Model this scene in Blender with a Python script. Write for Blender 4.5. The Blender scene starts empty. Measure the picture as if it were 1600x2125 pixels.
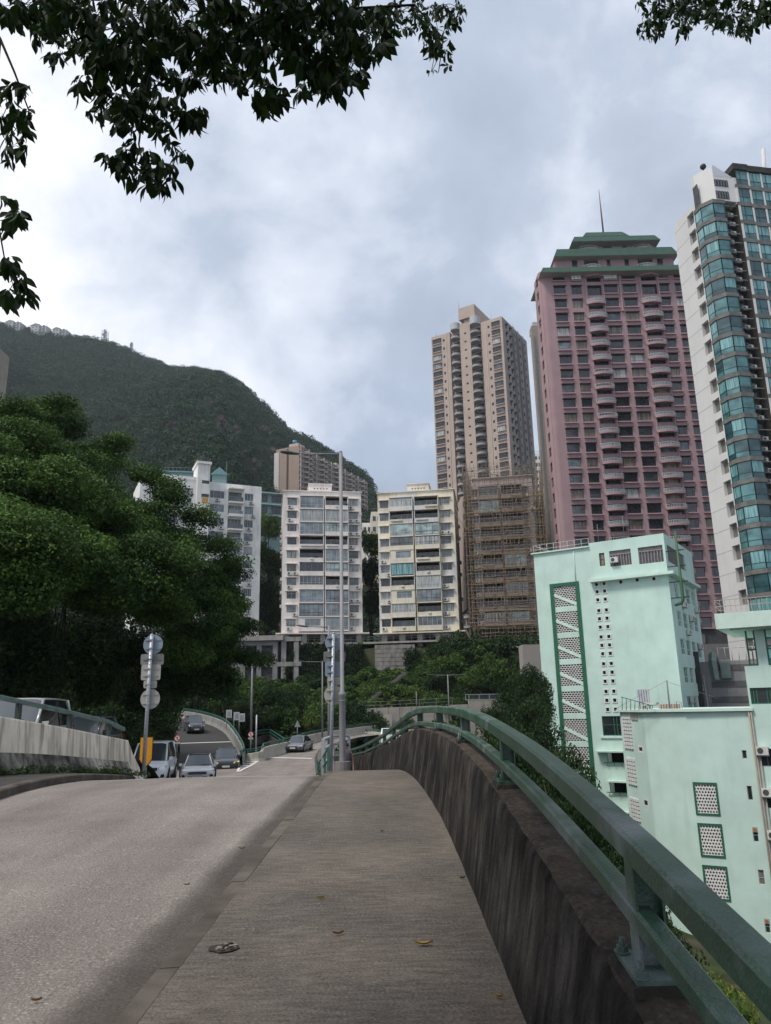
import bpy, math, random
import numpy as np
from mathutils import Vector, Matrix
R = math.radians
random.seed(7)
SC = bpy.context.scene
COL = SC.collection
# camera
FPX, CX, CY, HOR = 1580.0, 800.0, 1062.5, 1470.0
PITCH = math.atan((HOR - CY) / FPX)
ROLL = -0.0212
EYE = Vector((0, 0, 1.6))
_f = Vector((0, math.cos(PITCH), math.sin(PITCH)))
_u = Vector((0, -math.sin(PITCH), math.cos(PITCH)))
_x = Vector((1, 0, 0))
_Rr = _x * math.cos(ROLL) + _u * math.sin(ROLL)
_Ur = -_x * math.sin(ROLL) + _u * math.cos(ROLL)
cam = bpy.data.cameras.new('camera')
camo = bpy.data.objects.new('camera', cam)
COL.objects.link(camo)
M4 = Matrix.Identity(4)
for i in range(3):
    M4[i][0] = _Rr[i]; M4[i][1] = _Ur[i]; M4[i][2] = -_f[i]; M4[i][3] = EYE[i]
camo.matrix_world = M4
cam.sensor_fit = 'VERTICAL'
cam.sensor_height = 24
cam.lens = 24 * FPX / 2125
cam.clip_start = 0.05
cam.clip_end = 6000
SC.camera = camo
# sky, sun, exposure
world = bpy.data.worlds.new('World')
SC.world = world
world.use_nodes = True
wn = world.node_tree; wn.nodes.clear()
SUN_EL, SUN_AZ = 58, -125     # azimuth from +Y towards +X, degrees
def wnode(t, **k):
    n = wn.nodes.new(t)
    for a, b in k.items(): setattr(n, a, b)
    return n
wo = wnode('ShaderNodeOutputWorld')
sky = wnode('ShaderNodeTexSky', sky_type='NISHITA', sun_disc=False)
sky.sun_elevation = R(SUN_EL); sky.sun_rotation = R(SUN_AZ)
bg1 = wnode('ShaderNodeBackground'); bg1.inputs[1].default_value = 0.10
wn.links.new(sky.outputs[0], bg1.inputs[0])
tc = wnode('ShaderNodeTexCoord')
sep = wnode('ShaderNodeSeparateXYZ'); wn.links.new(tc.outputs['Generated'], sep.inputs[0])
def wmath(op, a, b=None, c=None):
    n = wnode('ShaderNodeMath', operation=op)
    for i, v in enumerate((a, b, c)):
        if v is None: continue
        if isinstance(v, (int, float)): n.inputs[i].default_value = v
        else: wn.links.new(v, n.inputs[i])
    return n.outputs[0]
zz = wmath('ADD', wmath('MAXIMUM', sep.outputs[2], 0.0), 0.75)
comb = wnode('ShaderNodeCombineXYZ')
wn.links.new(wmath('DIVIDE', sep.outputs[0], zz), comb.inputs[0])
wn.links.new(wmath('DIVIDE', sep.outputs[1], zz), comb.inputs[1])
comb.inputs[2].default_value = 3.7
def wnoise(scale, det, rough, dist, off):
    mp = wnode('ShaderNodeMapping'); mp.inputs['Location'].default_value = off
    wn.links.new(comb.outputs[0], mp.inputs[0])
    n = wnode('ShaderNodeTexNoise'); n.inputs['Scale'].default_value = scale
    n.inputs['Detail'].default_value = det; n.inputs['Roughness'].default_value = rough
    n.inputs['Distortion'].default_value = dist
    wn.links.new(mp.outputs[0], n.inputs['Vector'])
    return n.outputs[0]
n1 = wnoise(2.3, 9, .55, .15, (0.62, 0.2, 0))
n2 = wnoise(6.5, 9, .6, .25, (4.2, 1.3, 2))
n3 = wnoise(1.3, 4, .5, .2, (2.2, 7.3, 1))
grd = wmath('MULTIPLY', sep.outputs[0], -.115)
cf = wmath('ADD', grd, wmath('ADD', wmath('MULTIPLY', n1, .68), wmath('MULTIPLY', n2, .32)))
rmp = wnode('ShaderNodeValToRGB'); wn.links.new(cf, rmp.inputs[0])
e = rmp.color_ramp.elements
e[0].position = .37; e[0].color = (.205, .235, .285, 1)
e[1].position = .64; e[1].color = (.55, .55, .572, 1)
m_ = e.new(.47); m_.color = (.26, .295, .355, 1)
m2_ = e.new(.55); m2_.color = (.40, .425, .475, 1)
rmp2 = wnode('ShaderNodeValToRGB'); wn.links.new(n3, rmp2.inputs[0])
rmp2.color_ramp.elements[0].position = .35; rmp2.color_ramp.elements[0].color = (.80, .83, .88, 1)
rmp2.color_ramp.elements[1].position = .62; rmp2.color_ramp.elements[1].color = (1.06, 1.05, 1.04, 1)
mulc = wnode('ShaderNodeMix', data_type='RGBA', blend_type='MULTIPLY'); mulc.inputs[0].default_value = 1
wn.links.new(rmp.outputs[0], mulc.inputs[6]); wn.links.new(rmp2.outputs[0], mulc.inputs[7])
bg2 = wnode('ShaderNodeBackground'); bg2.inputs[1].default_value = 1.0
wn.links.new(mulc.outputs[2], bg2.inputs[0])
mixw = wnode('ShaderNodeMixShader'); mixw.inputs[0].default_value = .93
wn.links.new(bg1.outputs[0], mixw.inputs[1]); wn.links.new(bg2.outputs[0], mixw.inputs[2])
wn.links.new(mixw.outputs[0], wo.inputs[0])
sun = bpy.data.lights.new('sun', 'SUN'); sun.energy = 1.5; sun.angle = R(14); sun.color = (1, .95, .87)
suno = bpy.data.objects.new('sun', sun); COL.objects.link(suno)
sd = Vector((math.sin(R(SUN_AZ)) * math.cos(R(SUN_EL)), math.cos(R(SUN_AZ)) * math.cos(R(SUN_EL)), math.sin(R(SUN_EL))))
suno.rotation_euler = (-sd).to_track_quat('-Z', 'Y').to_euler()
SC.view_settings.view_transform = 'Standard'
SC.view_settings.look = 'None'
SC.view_settings.gamma = 1.0
SC.view_settings.use_curve_mapping = False
SC.view_settings.exposure = 1.12
SC.cycles.max_bounces = 6
SC.cycles.diffuse_bounces = 3
SC.cycles.transparent_max_bounces = 8
SC.cycles.volume_bounces = 0
# pixel rays of the photograph (1600x2125) -> world
def ray(px, py):
    a = (px - CX) / FPX; b = -(py - CY) / FPX
    return (_f + _Rr * a + _Ur * b)
def atY(px, py, Y):
    d = ray(px, py); return EYE + d * (Y / d.y)
def atZ(px, py, z):
    d = ray(px, py); return EYE + d * ((z - EYE.z) / d.z)
# mesh builder
class MB:
    def __init__(s):
        s.v = []; s.f = []; s.m = []; s.sm = []
    def face(s, pts, m=0, smooth=False):
        b = len(s.v); s.v.extend([tuple(p) for p in pts])
        s.f.append(tuple(range(b, b + len(pts)))); s.m.append(m); s.sm.append(smooth)
    def box(s, x0, y0, z0, x1, y1, z1, m=0, M=None):
        b = len(s.v)
        P = [(x0, y0, z0), (x1, y0, z0), (x1, y1, z0), (x0, y1, z0), (x0, y0, z1), (x1, y0, z1), (x1, y1, z1), (x0, y1, z1)]
        if M is not None: P = [tuple(M @ Vector(p)) for p in P]
        s.v.extend(P)
        for f in ((0, 3, 2, 1), (4, 5, 6, 7), (0, 1, 5, 4), (1, 2, 6, 5), (2, 3, 7, 6), (3, 0, 4, 7)):
            s.f.append(tuple(b + i for i in f)); s.m.append(m); s.sm.append(False)
    def cbox(s, c, sx, sy, sz, m=0, M=None):
        s.box(c[0] - sx / 2, c[1] - sy / 2, c[2] - sz / 2, c[0] + sx / 2, c[1] + sy / 2, c[2] + sz / 2, m, M)
    def prism(s, poly, z0, z1, m=0, mt=None):
        n = len(poly); b = len(s.v)
        s.v.extend([(p[0], p[1], z0) for p in poly] + [(p[0], p[1], z1) for p in poly])
        for i in range(n):
            j = (i + 1) % n
            s.f.append((b + i, b + j, b + n + j, b + n + i)); s.m.append(m); s.sm.append(False)
        s.f.append(tuple(b + i for i in range(n - 1, -1, -1))); s.m.append(m); s.sm.append(False)
        s.f.append(tuple(b + n + i for i in range(n))); s.m.append(m if mt is None else mt); s.sm.append(False)
    def loft(s, rings, m=0, smooth=True, cap=True, closed=True):
        b = len(s.v); n = len(rings[0])
        for r in rings: s.v.extend([tuple(p) for p in r])
        for k in range(len(rings) - 1):
            for i in range(n if closed else n - 1):
                j = (i + 1) % n
                s.f.append((b + k * n + i, b + k * n + j, b + (k + 1) * n + j, b + (k + 1) * n + i)); s.m.append(m); s.sm.append(smooth)
        if cap and closed:
            s.f.append(tuple(b + i for i in range(n - 1, -1, -1))); s.m.append(m); s.sm.append(False)
            s.f.append(tuple(b + (len(rings) - 1) * n + i for i in range(n))); s.m.append(m); s.sm.append(False)
    def tube(s, pts, rad, n=8, m=0, smooth=True):
        pts = [Vector(p) for p in pts]
        if isinstance(rad, (int, float)): rad = [rad] * len(pts)
        rings = []; pu = None
        for i, p in enumerate(pts):
            if i == 0: t = pts[1] - p
            elif i == len(pts) - 1: t = p - pts[i - 1]
            else: t = (pts[i + 1] - pts[i - 1])
            t.normalize()
            if pu is None:
                a = Vector((0, 0, 1)) if abs(t.z) < .9 else Vector((1, 0, 0))
                u = t.cross(a).normalized()
            else:
                u = (pu - t * pu.dot(t)).normalized()
            pu = u; w = t.cross(u)
            rings.append([p + (u * math.cos(2 * math.pi * k / n) + w * math.sin(2 * math.pi * k / n)) * rad[i] for k in range(n)])
        s.loft(rings, m, smooth)
    def beam(s, pts, w, h, m=0, up=Vector((0, 0, 1)), b=0.0):
        pts = [Vector(p) for p in pts]; rings = []
        for i, p in enumerate(pts):
            t = (pts[min(i + 1, len(pts) - 1)] - pts[max(i - 1, 0)]).normalized()
            sd_ = t.cross(up).normalized(); uu = sd_.cross(t).normalized()
            W, H = w / 2, h / 2
            if b: off = [(-W, -H + b), (-W + b, -H), (W - b, -H), (W, -H + b), (W, H - b), (W - b, H), (-W + b, H), (-W, H - b)]
            else: off = [(-W, -H), (W, -H), (W, H), (-W, H)]
            rings.append([p + sd_ * a + uu * c for a, c in off])
        s.loft(rings, m, smooth=False)
    def mesh(s, name, mats):
        me = bpy.data.meshes.new(name)
        me.from_pydata(s.v, [], s.f)
        for mt in (mats if isinstance(mats, (list, tuple)) else [mats]): me.materials.append(mt)
        me.polygons.foreach_set('material_index', s.m)
        me.polygons.foreach_set('use_smooth', s.sm)
        me.update()
        return me
    def build(s, name, mats, parent=None, M=None, **kw):
        return link(name, s.mesh(name, mats), parent, M, **kw)
def link(name, me, parent=None, M=None, label=None, cat=None, group=None, kind=None):
    o = bpy.data.objects.new(name, me); COL.objects.link(o)
    if parent is not None: o.parent = parent; KIDS.setdefault(parent.name, []).append(o)
    if M is not None: o.matrix_basis = M
    if label: o['label'] = label
    if cat: o['category'] = cat
    if group: o['group'] = group
    if kind: o['kind'] = kind
    return o
def thing(name, label, cat, loc=(0, 0, 0), rz=0, group=None):
    o = link(name, None, None, Matrix.Translation(Vector(loc)) @ Matrix.Rotation(rz, 4, 'Z'), label, cat, group)
    o.empty_display_size = .3
    return o
KIDS = {}
def copy_tree(o, M=None, label=None, parent=None, group=None):
    "a copy of a thing with copies of its parts and sub-parts (mesh data shared)"
    c = o.copy(); COL.objects.link(c)
    if parent is not None: c.parent = parent; KIDS.setdefault(parent.name, []).append(c)
    if M is not None: c.matrix_basis = M
    if label: c['label'] = label
    if group: c['group'] = group
    for ch in list(KIDS.get(o.name, [])): copy_tree(ch, None, None, c)
    return c
def T(x, y, z): return Matrix.Translation(Vector((x, y, z)))
# materials
MATS = {}
def mat(name, col, rough=.75, var=.12, vs=1.5, streak=0.0, bump=0.0, bs=30, metal=0, spec=.35, col2=None, c2t=.55, c2s=.6,
        speck=0, speckcol=None, coat=0, streakcol=(.05, .045, .04), alpha=None, streaks_scale=1.6):
    if name in MATS: return MATS[name]
    if rough >= .75: spec = min(spec, .10)
    m = bpy.data.materials.new(name); m.use_nodes = True
    nt = m.node_tree; N = nt.nodes; Lk = nt.links
    b = N['Principled BSDF']
    b.inputs['Roughness'].default_value = rough
    b.inputs['Metallic'].default_value = metal
    b.inputs['Specular IOR Level'].default_value = spec
    if coat: b.inputs['Coat Weight'].default_value = coat; b.inputs['Coat Roughness'].default_value = .06
    geo = N.new('ShaderNodeNewGeometry')
    pos = geo.outputs['Position']
    def noise(scale, det=5, vec=pos, rg=.55):
        n = N.new('ShaderNodeTexNoise'); n.inputs['Scale'].default_value = scale; n.inputs['Detail'].default_value = det
        n.inputs['Roughness'].default_value = rg
        Lk.new(vec, n.inputs['Vector']); return n.outputs[0]
    def rng(val, a, b_, c, d):
        n = N.new('ShaderNodeMapRange'); n.inputs[1].default_value = a; n.inputs[2].default_value = b_
        n.inputs[3].default_value = c; n.inputs[4].default_value = d; Lk.new(val, n.inputs[0]); return n.outputs[0]
    def mixc(fac, A, B, mode='MIX'):
        n = N.new('ShaderNodeMix'); n.data_type = 'RGBA'; n.blend_type = mode
        if isinstance(fac, (int, float)): n.inputs[0].default_value = fac
        else: Lk.new(fac, n.inputs[0])
        for i, q in ((6, A), (7, B)):
            if isinstance(q, tuple): n.inputs[i].default_value = (*q[:3], 1)
            else: Lk.new(q, n.inputs[i])
        return n.outputs[2]
    c = tuple(col)
    if col2 is not None:
        c = mixc(rng(noise(c2s, 6), c2t - .1, c2t + .1, 0, 1), c, tuple(col2))
    if var:
        v = rng(noise(vs, 6), .3, .7, 1 - var, 1 + var)
        cc = N.new('ShaderNodeCombineXYZ')
        for i in range(3): Lk.new(v, cc.inputs[i])
        c = mixc(1.0, c, cc.outputs[0], 'MULTIPLY')
    if streak:
        mp = N.new('ShaderNodeMapping'); mp.inputs['Scale'].default_value = (streaks_scale, streaks_scale, .10 * streaks_scale); Lk.new(pos, mp.inputs[0])
        f = rng(noise(1.0, 7, mp.outputs[0], .62), .52, .78, 0, streak)
        f2 = rng(noise(.35, 4), .35, .65, .15, 1)
        mm = N.new('ShaderNodeMath'); mm.operation = 'MULTIPLY'; Lk.new(f, mm.inputs[0]); Lk.new(f2, mm.inputs[1])
        c = mixc(mm.outputs[0], c, tuple(streakcol))
    if speck:
        n = noise(speck, 2)
        c = mixc(rng(n, .56, .70, 0, .75), c, tuple(speckcol))
        c = mixc(rng(n, .44, .30, 0, .6), c, tuple(x * .35 for x in col))
    if isinstance(c, tuple): b.inputs['Base Color'].default_value = (*c, 1)
    else: Lk.new(c, b.inputs['Base Color'])
    if bump:
        bn = N.new('ShaderNodeBump'); bn.inputs['Strength'].default_value = bump; bn.inputs['Distance'].default_value = .02
        Lk.new(noise(bs, 6), bn.inputs['Height']); Lk.new(bn.outputs[0], b.inputs['Normal'])
    MATS[name] = m
    return m
def leafmat(name, c1, c2, rough=.55, trans=.25):
    if name in MATS: return MATS[name]
    m = bpy.data.materials.new(name); m.use_nodes = True
    nt = m.node_tree; N = nt.nodes; Lk = nt.links
    b = N['Principled BSDF']; out = N['Material Output']
    at = N.new('ShaderNodeAttribute'); at.attribute_name = 'tint'
    oi = N.new('ShaderNodeObjectInfo')
    ad = N.new('ShaderNodeMath'); ad.operation = 'MULTIPLY_ADD'; Lk.new(oi.outputs['Random'], ad.inputs[0]); ad.inputs[1].default_value = .35
    Lk.new(at.outputs['Fac'], ad.inputs[2])
    mx = N.new('ShaderNodeMix'); mx.data_type = 'RGBA'
    mx.inputs[6].default_value = (*c1, 1); mx.inputs[7].default_value = (*c2, 1)
    Lk.new(ad.outputs[0], mx.inputs[0]); Lk.new(mx.outputs[2], b.inputs['Base Color'])
    b.inputs['Roughness'].default_value = rough; b.inputs['Specular IOR Level'].default_value = .12
    tr = N.new('ShaderNodeBsdfTranslucent'); Lk.new(mx.outputs[2], tr.inputs[0])
    ms = N.new('ShaderNodeMixShader'); ms.inputs[0].default_value = trans
    Lk.new(b.outputs[0], ms.inputs[1]); Lk.new(tr.outputs[0], ms.inputs[2]); Lk.new(ms.outputs[0], out.inputs[0])
    MATS[name] = m
    return m
def glassmat(name, col, rough=.12, spec=.8, folds=0.0):
    if name in MATS: return MATS[name]
    m = mat(name, col, rough=rough, var=.0, spec=spec)
    nt = m.node_tree; N = nt.nodes; Lk = nt.links; b = N['Principled BSDF']
    geo = N.new('ShaderNodeNewGeometry')
    n = N.new('ShaderNodeTexNoise'); n.inputs['Detail'].default_value = 2; n.inputs['Scale'].default_value = 1.0
    mp = N.new('ShaderNodeMapping'); mp.inputs['Scale'].default_value = (5, 5, .35) if folds else (.55, .55, .8)
    Lk.new(geo.outputs['Position'], mp.inputs[0]); Lk.new(mp.outputs[0], n.inputs['Vector'])
    r = N.new('ShaderNodeMapRange'); r.inputs[1].default_value = .35; r.inputs[2].default_value = .65
    r.inputs[3].default_value = .55; r.inputs[4].default_value = 1.35; Lk.new(n.outputs[0], r.inputs[0])
    mx = N.new('ShaderNodeMix'); mx.data_type = 'RGBA'; mx.blend_type = 'MULTIPLY'; mx.inputs[0].default_value = 1
    mx.inputs[6].default_value = (*col, 1); cc = N.new('ShaderNodeCombineXYZ')
    for i in range(3): Lk.new(r.outputs[0], cc.inputs[i])
    Lk.new(cc.outputs[0], mx.inputs[7]); Lk.new(mx.outputs[2], b.inputs['Base Color'])
    return m
G_DARK = glassmat('glass_dark', (.025, .028, .032))
G_MID = glassmat('glass_grey', (.08, .09, .10))
G_BLUE = glassmat('glass_bluish', (.17, .20, .215))
G_CURT = glassmat('curtain_behind_glass', (.36, .37, .36), .25, .6, 1)
G_CURT2 = glassmat('beige_curtain_behind_glass', (.17, .145, .12), .25, .6, 1)
G_TEAL = glassmat('teal_glass', (.06, .165, .17), .08, .9)
G_TEALC = glassmat('teal_glass_with_curtain', (.14, .30, .305), .12, .8, 1)
G_TEALD = glassmat('teal_glass_dark', (.03, .075, .085), .06, .9)
G_PALE = glassmat('pale_green_glass', (.30, .38, .37), .15, .7)
F_DARK = mat('dark_frame', (.02, .022, .025), .5, var=.05)
F_WHITE = mat('white_frame', (.45, .46, .46), .5, var=.05)
F_GREY = mat('grey_frame', (.16, .165, .17), .5, var=.05)
F_GREEN = mat('green_frame', (.03, .13, .08), .5, var=.1)
F_TEAL = mat('teal_black_frame', (.012, .05, .055), .4, var=.05)
CONC = mat('concrete', (.30, .28, .255), .85, var=.18, vs=.8, streak=.55, bump=.15)
CONC_D = mat('dark_concrete', (.13, .125, .12), .85, var=.2, vs=.8, streak=.6, bump=.15)
BLACKM = mat('black_rubber', (.012, .012, .012), .7, var=0)
STEEL = mat('galvanised_steel', (.36, .38, .41), .45, var=.12, vs=3, metal=.35)
GREYP = mat('grey_pole_paint', (.22, .215, .225), .5, var=.14, vs=2.0, streak=.25)
GREENR = mat('green_rail_paint', (.030, .082, .050), .36, var=.25, vs=5, bump=.3, bs=70, spec=.5, col2=(.15, .18, .185), c2t=.60, c2s=3.2)
TEALR = mat('teal_rail_paint', (.035, .115, .09), .45, var=.2, vs=4, bump=.1, bs=40)
ACM = mat('ac_casing', (.55, .54, .51), .5, var=.15)
# road profile
_GP = [(-30, -.9), (-10, -.3), (0, 0), (8, .24), (14, .42), (16, .38), (18, .27), (20, .1), (24, -.3), (28, -.7), (32, -1.05), (36, -1.35), (45, -1.95),
       (55, -2.15), (65, -2.1), (76, -2.1), (90, -1.7), (110, -1.2), (200, -1.0)]
_ys = np.arange(-30, 200, .25)
_gs = np.interp(_ys, [a for a, b in _GP], [b for a, b in _GP])
_k = np.hanning(13); _k /= _k.sum()
_gs = np.convolve(np.pad(_gs, 6, mode='edge'), _k, 'valid')
def g(y): return float(np.interp(y, _ys, _gs))
def lerp(tab):
    xs = [a for a, b in tab]; vs_ = [b for a, b in tab]
    t_ys = np.arange(xs[0], xs[-1] + .01, .25); t = np.interp(t_ys, xs, vs_)
    k = np.hanning(11); k /= k.sum()
    t = np.convolve(np.pad(t, 5, mode='edge'), k, 'valid')
    return lambda y: float(np.interp(y, t_ys, t))
WALLC = lerp([(-8, .84), (0, .86), (8, .86), (10, .84), (12.3, .75), (15.4, .56), (18.5, .35), (21.6, .08), (24.7, -.2), (31, -.95), (38, -1.8), (46, -2.8), (58, -4.2), (70, -5.2)])
RTOP = lerp([(-8, -.4), (0, .74), (1.79, 1.0), (3.07, 1.195), (4.7, 1.37), (7, 1.52), (9, 1.59), (12, 1.62), (15, 1.60), (17.5, 1.49), (21.5, 1.14), (26, .72), (32, .2), (38, -.22), (46, -.7), (70, -.9)])
WTOP = lerp([(-8, -.6), (0, .27), (1.8, .53), (3.07, .71), (4.7, .90), (7, 1.11), (9.2, 1.21), (12, 1.25), (14.8, 1.23), (18, 1.03), (21.5, .72), (26, .32), (32, -.2), (38, -.62), (46, -1.1), (58, -1.3), (70, -1.3)])
KERBR = lerp([(-8, -1.45), (5, -1.43), (10, -1.37), (16, -1.34), (18, -1.45), (20, -1.65), (28, -2.55), (32, -3.0), (45, -4.2), (55, -5.2), (65, -6.2), (76, -6.9), (84, -6.6), (95, -3.6), (110, 4)])
ROADL = lerp([(-8, -5.9), (0, -6.0), (8, -6.1), (12.4, -6.3), (16, -6.6), (22, -7.1), (26, -7.9), (30, -15.5), (36, -18), (45, -17.5), (55, -15), (58, -12.5), (60, -11.2), (64, -10.6), (70, -10.1), (76, -9.6), (84, -9.0), (90, -7.8), (100, -4), (110, 0)])
def strip(name, fl, fr, zf, y0, y1, dy, nx, m, crown=0, **kw):
    ys = np.arange(y0, y1 + 1e-6, dy); V = []; F = []
    for y in ys:
        a, b_ = fl(y), fr(y)
        for i in range(nx + 1):
            t = i / nx; x = a + (b_ - a) * t
            V.append((x, y, zf(x, y)))
    n = nx + 1
    for k in range(len(ys) - 1):
        for i in range(nx): F.append((k * n + i, k * n + i + 1, (k + 1) * n + i + 1, (k + 1) * n + i))
    me = bpy.data.meshes.new(name); me.from_pydata(V, [], F); me.materials.append(m)
    me.polygons.foreach_set('use_smooth', [True] * len(F)); me.update()
    return link(name, me, **kw)
# ground materials
def band_bump(m, scale, strength, axis_scale=(1, 1, 1), dist=.01):
    nt = m.node_tree; N = nt.nodes; Lk = nt.links; b = N['Principled BSDF']
    geo = N.new('ShaderNodeNewGeometry'); mp = N.new('ShaderNodeMapping'); mp.inputs['Scale'].default_value = axis_scale
    Lk.new(geo.outputs['Position'], mp.inputs[0])
    n = N.new('ShaderNodeTexNoise'); n.inputs['Scale'].default_value = scale; n.inputs['Detail'].default_value = 8; n.inputs['Roughness'].default_value = .7
    Lk.new(mp.outputs[0], n.inputs['Vector'])
    bn = N.new('ShaderNodeBump'); bn.inputs['Strength'].default_value = strength; bn.inputs['Distance'].default_value = dist
    Lk.new(n.outputs[0], bn.inputs['Height'])
    old = b.inputs['Normal'].links
    if old: Lk.new(old[0].from_socket, bn.inputs['Normal'])
    Lk.new(bn.outputs[0], b.inputs['Normal'])
def band_colour(m, scale, axis_scale, lo, hi, a=.35, b_=.65):
    nt = m.node_tree; N = nt.nodes; Lk = nt.links; b = N['Principled BSDF']
    geo = N.new('ShaderNodeNewGeometry'); mp = N.new('ShaderNodeMapping'); mp.inputs['Scale'].default_value = axis_scale
    Lk.new(geo.outputs['Position'], mp.inputs[0])
    n = N.new('ShaderNodeTexNoise'); n.inputs['Scale'].default_value = scale; n.inputs['Detail'].default_value = 6; n.inputs['Roughness'].default_value = .6
    Lk.new(mp.outputs[0], n.inputs['Vector'])
    r = N.new('ShaderNodeMapRange'); r.inputs[1].default_value = a; r.inputs[2].default_value = b_; r.inputs[3].default_value = lo; r.inputs[4].default_value = hi
    Lk.new(n.outputs[0], r.inputs[0]); cc = N.new('ShaderNodeCombineXYZ')
    for i in range(3): Lk.new(r.outputs[0], cc.inputs[i])
    mx = N.new('ShaderNodeMix'); mx.data_type = 'RGBA'; mx.blend_type = 'MULTIPLY'; mx.inputs[0].default_value = 1
    Lk.new(b.inputs['Base Color'].links[0].from_socket, mx.inputs[6]); Lk.new(cc.outputs[0], mx.inputs[7])
    Lk.new(mx.outputs[2], b.inputs['Base Color'])
ROADM = mat('worn_road', (.225, .198, .179), .9, var=.14, vs=.9, speck=46, speckcol=(.42, .375, .34), bump=1.0, bs=55)
band_colour(ROADM, 1.0, (1.1, .12, 1), .80, 1.10)
PAVEM = mat('brushed_concrete_pavement', (.172, .147, .124), .92, var=.22, vs=2.2, speck=60, speckcol=(.23, .20, .17), bump=1.0, bs=45, col2=(.115, .104, .092), c2t=.52, c2s=1.1)
band_bump(PAVEM, 1.0, .7, (6, 28, 1), .025)
band_colour(PAVEM, 1.0, (5, 22, 1), .74, 1.14)
KERBM = mat('dirty_kerb_concrete', (.085, .073, .062), .92, var=.3, vs=3, bump=.4, bs=60, col2=(.13, .112, .096), c2s=1.4)
ASPH = mat('dark_asphalt', (.052, .050, .050), .85, var=.12, vs=.6, speck=40, speckcol=(.11, .105, .10), bump=.2, bs=60)
ISLM = mat('dirty_traffic_island_asphalt', (.055, .052, .05), .9, var=.3, vs=2.5, speck=60, speckcol=(.12, .11, .10), bump=.4, bs=50)
PAINT = mat('road_paint', (.62, .61, .58), .7, var=.15, vs=5)
WALLD = mat('weathered_dark_parapet', (.024, .0215, .020), .95, var=.35, vs=2.2, bump=.9, bs=35, streak=.9, streakcol=(.012, .011, .012), streaks_scale=9, col2=(.062, .055, .048), c2t=.56, c2s=2.0)
band_colour(WALLD, 1.0, (10, 10, .35), .25, 1.7, .3, .7)
WALLT = mat('mossy_parapet_top', (.062, .049, .040), .95, var=.4, vs=5, bump=1.0, bs=28, col2=(.05, .042, .035), c2t=.55, c2s=4, speck=34, speckcol=(.10, .085, .07))
BARR = mat('cream_barrier_concrete', (.68, .60, .49), .88, var=.16, vs=1.3, bump=.3, bs=25, streak=.95, streakcol=(.10, .085, .07), streaks_scale=4.5)
BARRD = mat('mildewed_barrier_base', (.36, .33, .28), .9, var=.35, vs=1.2, bump=.4, bs=25, streak=.95, streakcol=(.03, .03, .025), streaks_scale=3.5, col2=(.08, .078, .065), c2t=.50, c2s=.9)
band_colour(BARR, 1.0, (6, 6, .6), .50, 1.12, .34, .56)
band_colour(BARRD, 1.0, (5, 5, .9), .35, 1.15, .36, .62)
# road, pavement, kerb
strip('road', ROADL, lambda y: KERBR(y) + .01, lambda x, y: g(y) - .10 + .03 * math.exp(-((x + 3.8) / 2.0) ** 2), -8, 110, .5, 14, ROADM, kind='structure')
strip('pavement', lambda y: KERBR(y) + .16, lambda y: WALLC(y) - .12, lambda x, y: g(y), -8, 84, .25, 6, PAVEM, kind='structure')
mb = MB(); rings = []
for y in np.arange(-8, 84, .25):
    x = KERBR(y); z = g(y); j = .006 * math.sin(y * 3.1) + .004 * math.sin(y * 7.7)
    rings.append([(x + j, y, z - .16), (x + j + .004, y, z - .035), (x + .035 + j, y, z - .002), (x + .16, y, z + .003), (x + .16, y, z - .16)])
kb = link('kerb', None, kind='structure')
for k in range(0, len(rings) - 4, 4):
    mb = MB(); rr_ = rings[k:k + 5]; jz = random.uniform(-.004, .004); jx = random.uniform(-.004, .004)
    rr_ = [[(p[0] + jx, p[1] + (.006 if i == 0 else -.006 if i == 4 else 0), p[2] + jz) for p in r_] for i, r_ in enumerate(rr_)]
    mb.loft(rr_, 0, smooth=False); mb.build('kerb_stone', KERBM, kb)
KERBSHADE = mat('painted_kerb_shade', (.075, .066, .058), .92, var=.3, vs=1.6, speck=80, speckcol=(.17, .155, .14), bump=.4, bs=90)  # soft shadow beside the kerb, painted as a dark fading strip on the road
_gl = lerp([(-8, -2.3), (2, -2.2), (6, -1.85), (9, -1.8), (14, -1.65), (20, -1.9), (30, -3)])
gm = KERBSHADE.node_tree; _b = gm.nodes['Principled BSDF']; _o = gm.nodes['Material Output']
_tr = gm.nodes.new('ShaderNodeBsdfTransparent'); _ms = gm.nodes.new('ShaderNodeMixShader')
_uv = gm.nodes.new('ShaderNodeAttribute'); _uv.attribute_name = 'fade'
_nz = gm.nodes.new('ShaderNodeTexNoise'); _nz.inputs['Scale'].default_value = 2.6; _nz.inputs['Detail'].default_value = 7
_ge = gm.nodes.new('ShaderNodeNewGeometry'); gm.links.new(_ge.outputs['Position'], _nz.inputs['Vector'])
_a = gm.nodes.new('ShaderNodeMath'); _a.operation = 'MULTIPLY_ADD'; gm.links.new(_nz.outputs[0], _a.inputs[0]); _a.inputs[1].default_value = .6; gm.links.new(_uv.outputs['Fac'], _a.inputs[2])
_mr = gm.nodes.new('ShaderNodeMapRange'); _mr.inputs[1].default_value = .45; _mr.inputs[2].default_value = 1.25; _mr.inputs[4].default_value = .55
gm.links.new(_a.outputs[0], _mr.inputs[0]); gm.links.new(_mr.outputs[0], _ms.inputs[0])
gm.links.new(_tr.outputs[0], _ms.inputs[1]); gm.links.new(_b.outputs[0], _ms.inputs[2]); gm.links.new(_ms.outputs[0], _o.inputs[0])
go = strip('painted_kerb_shade', _gl, lambda y: KERBR(y) + .005, lambda x, y: g(y) - .094 + .03 * math.exp(-((x + 3.8) / 2.0) ** 2), -6, 30, .5, 8, KERBSHADE, kind='structure')
at = go.data.attributes.new('fade', 'FLOAT', 'POINT')
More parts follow.
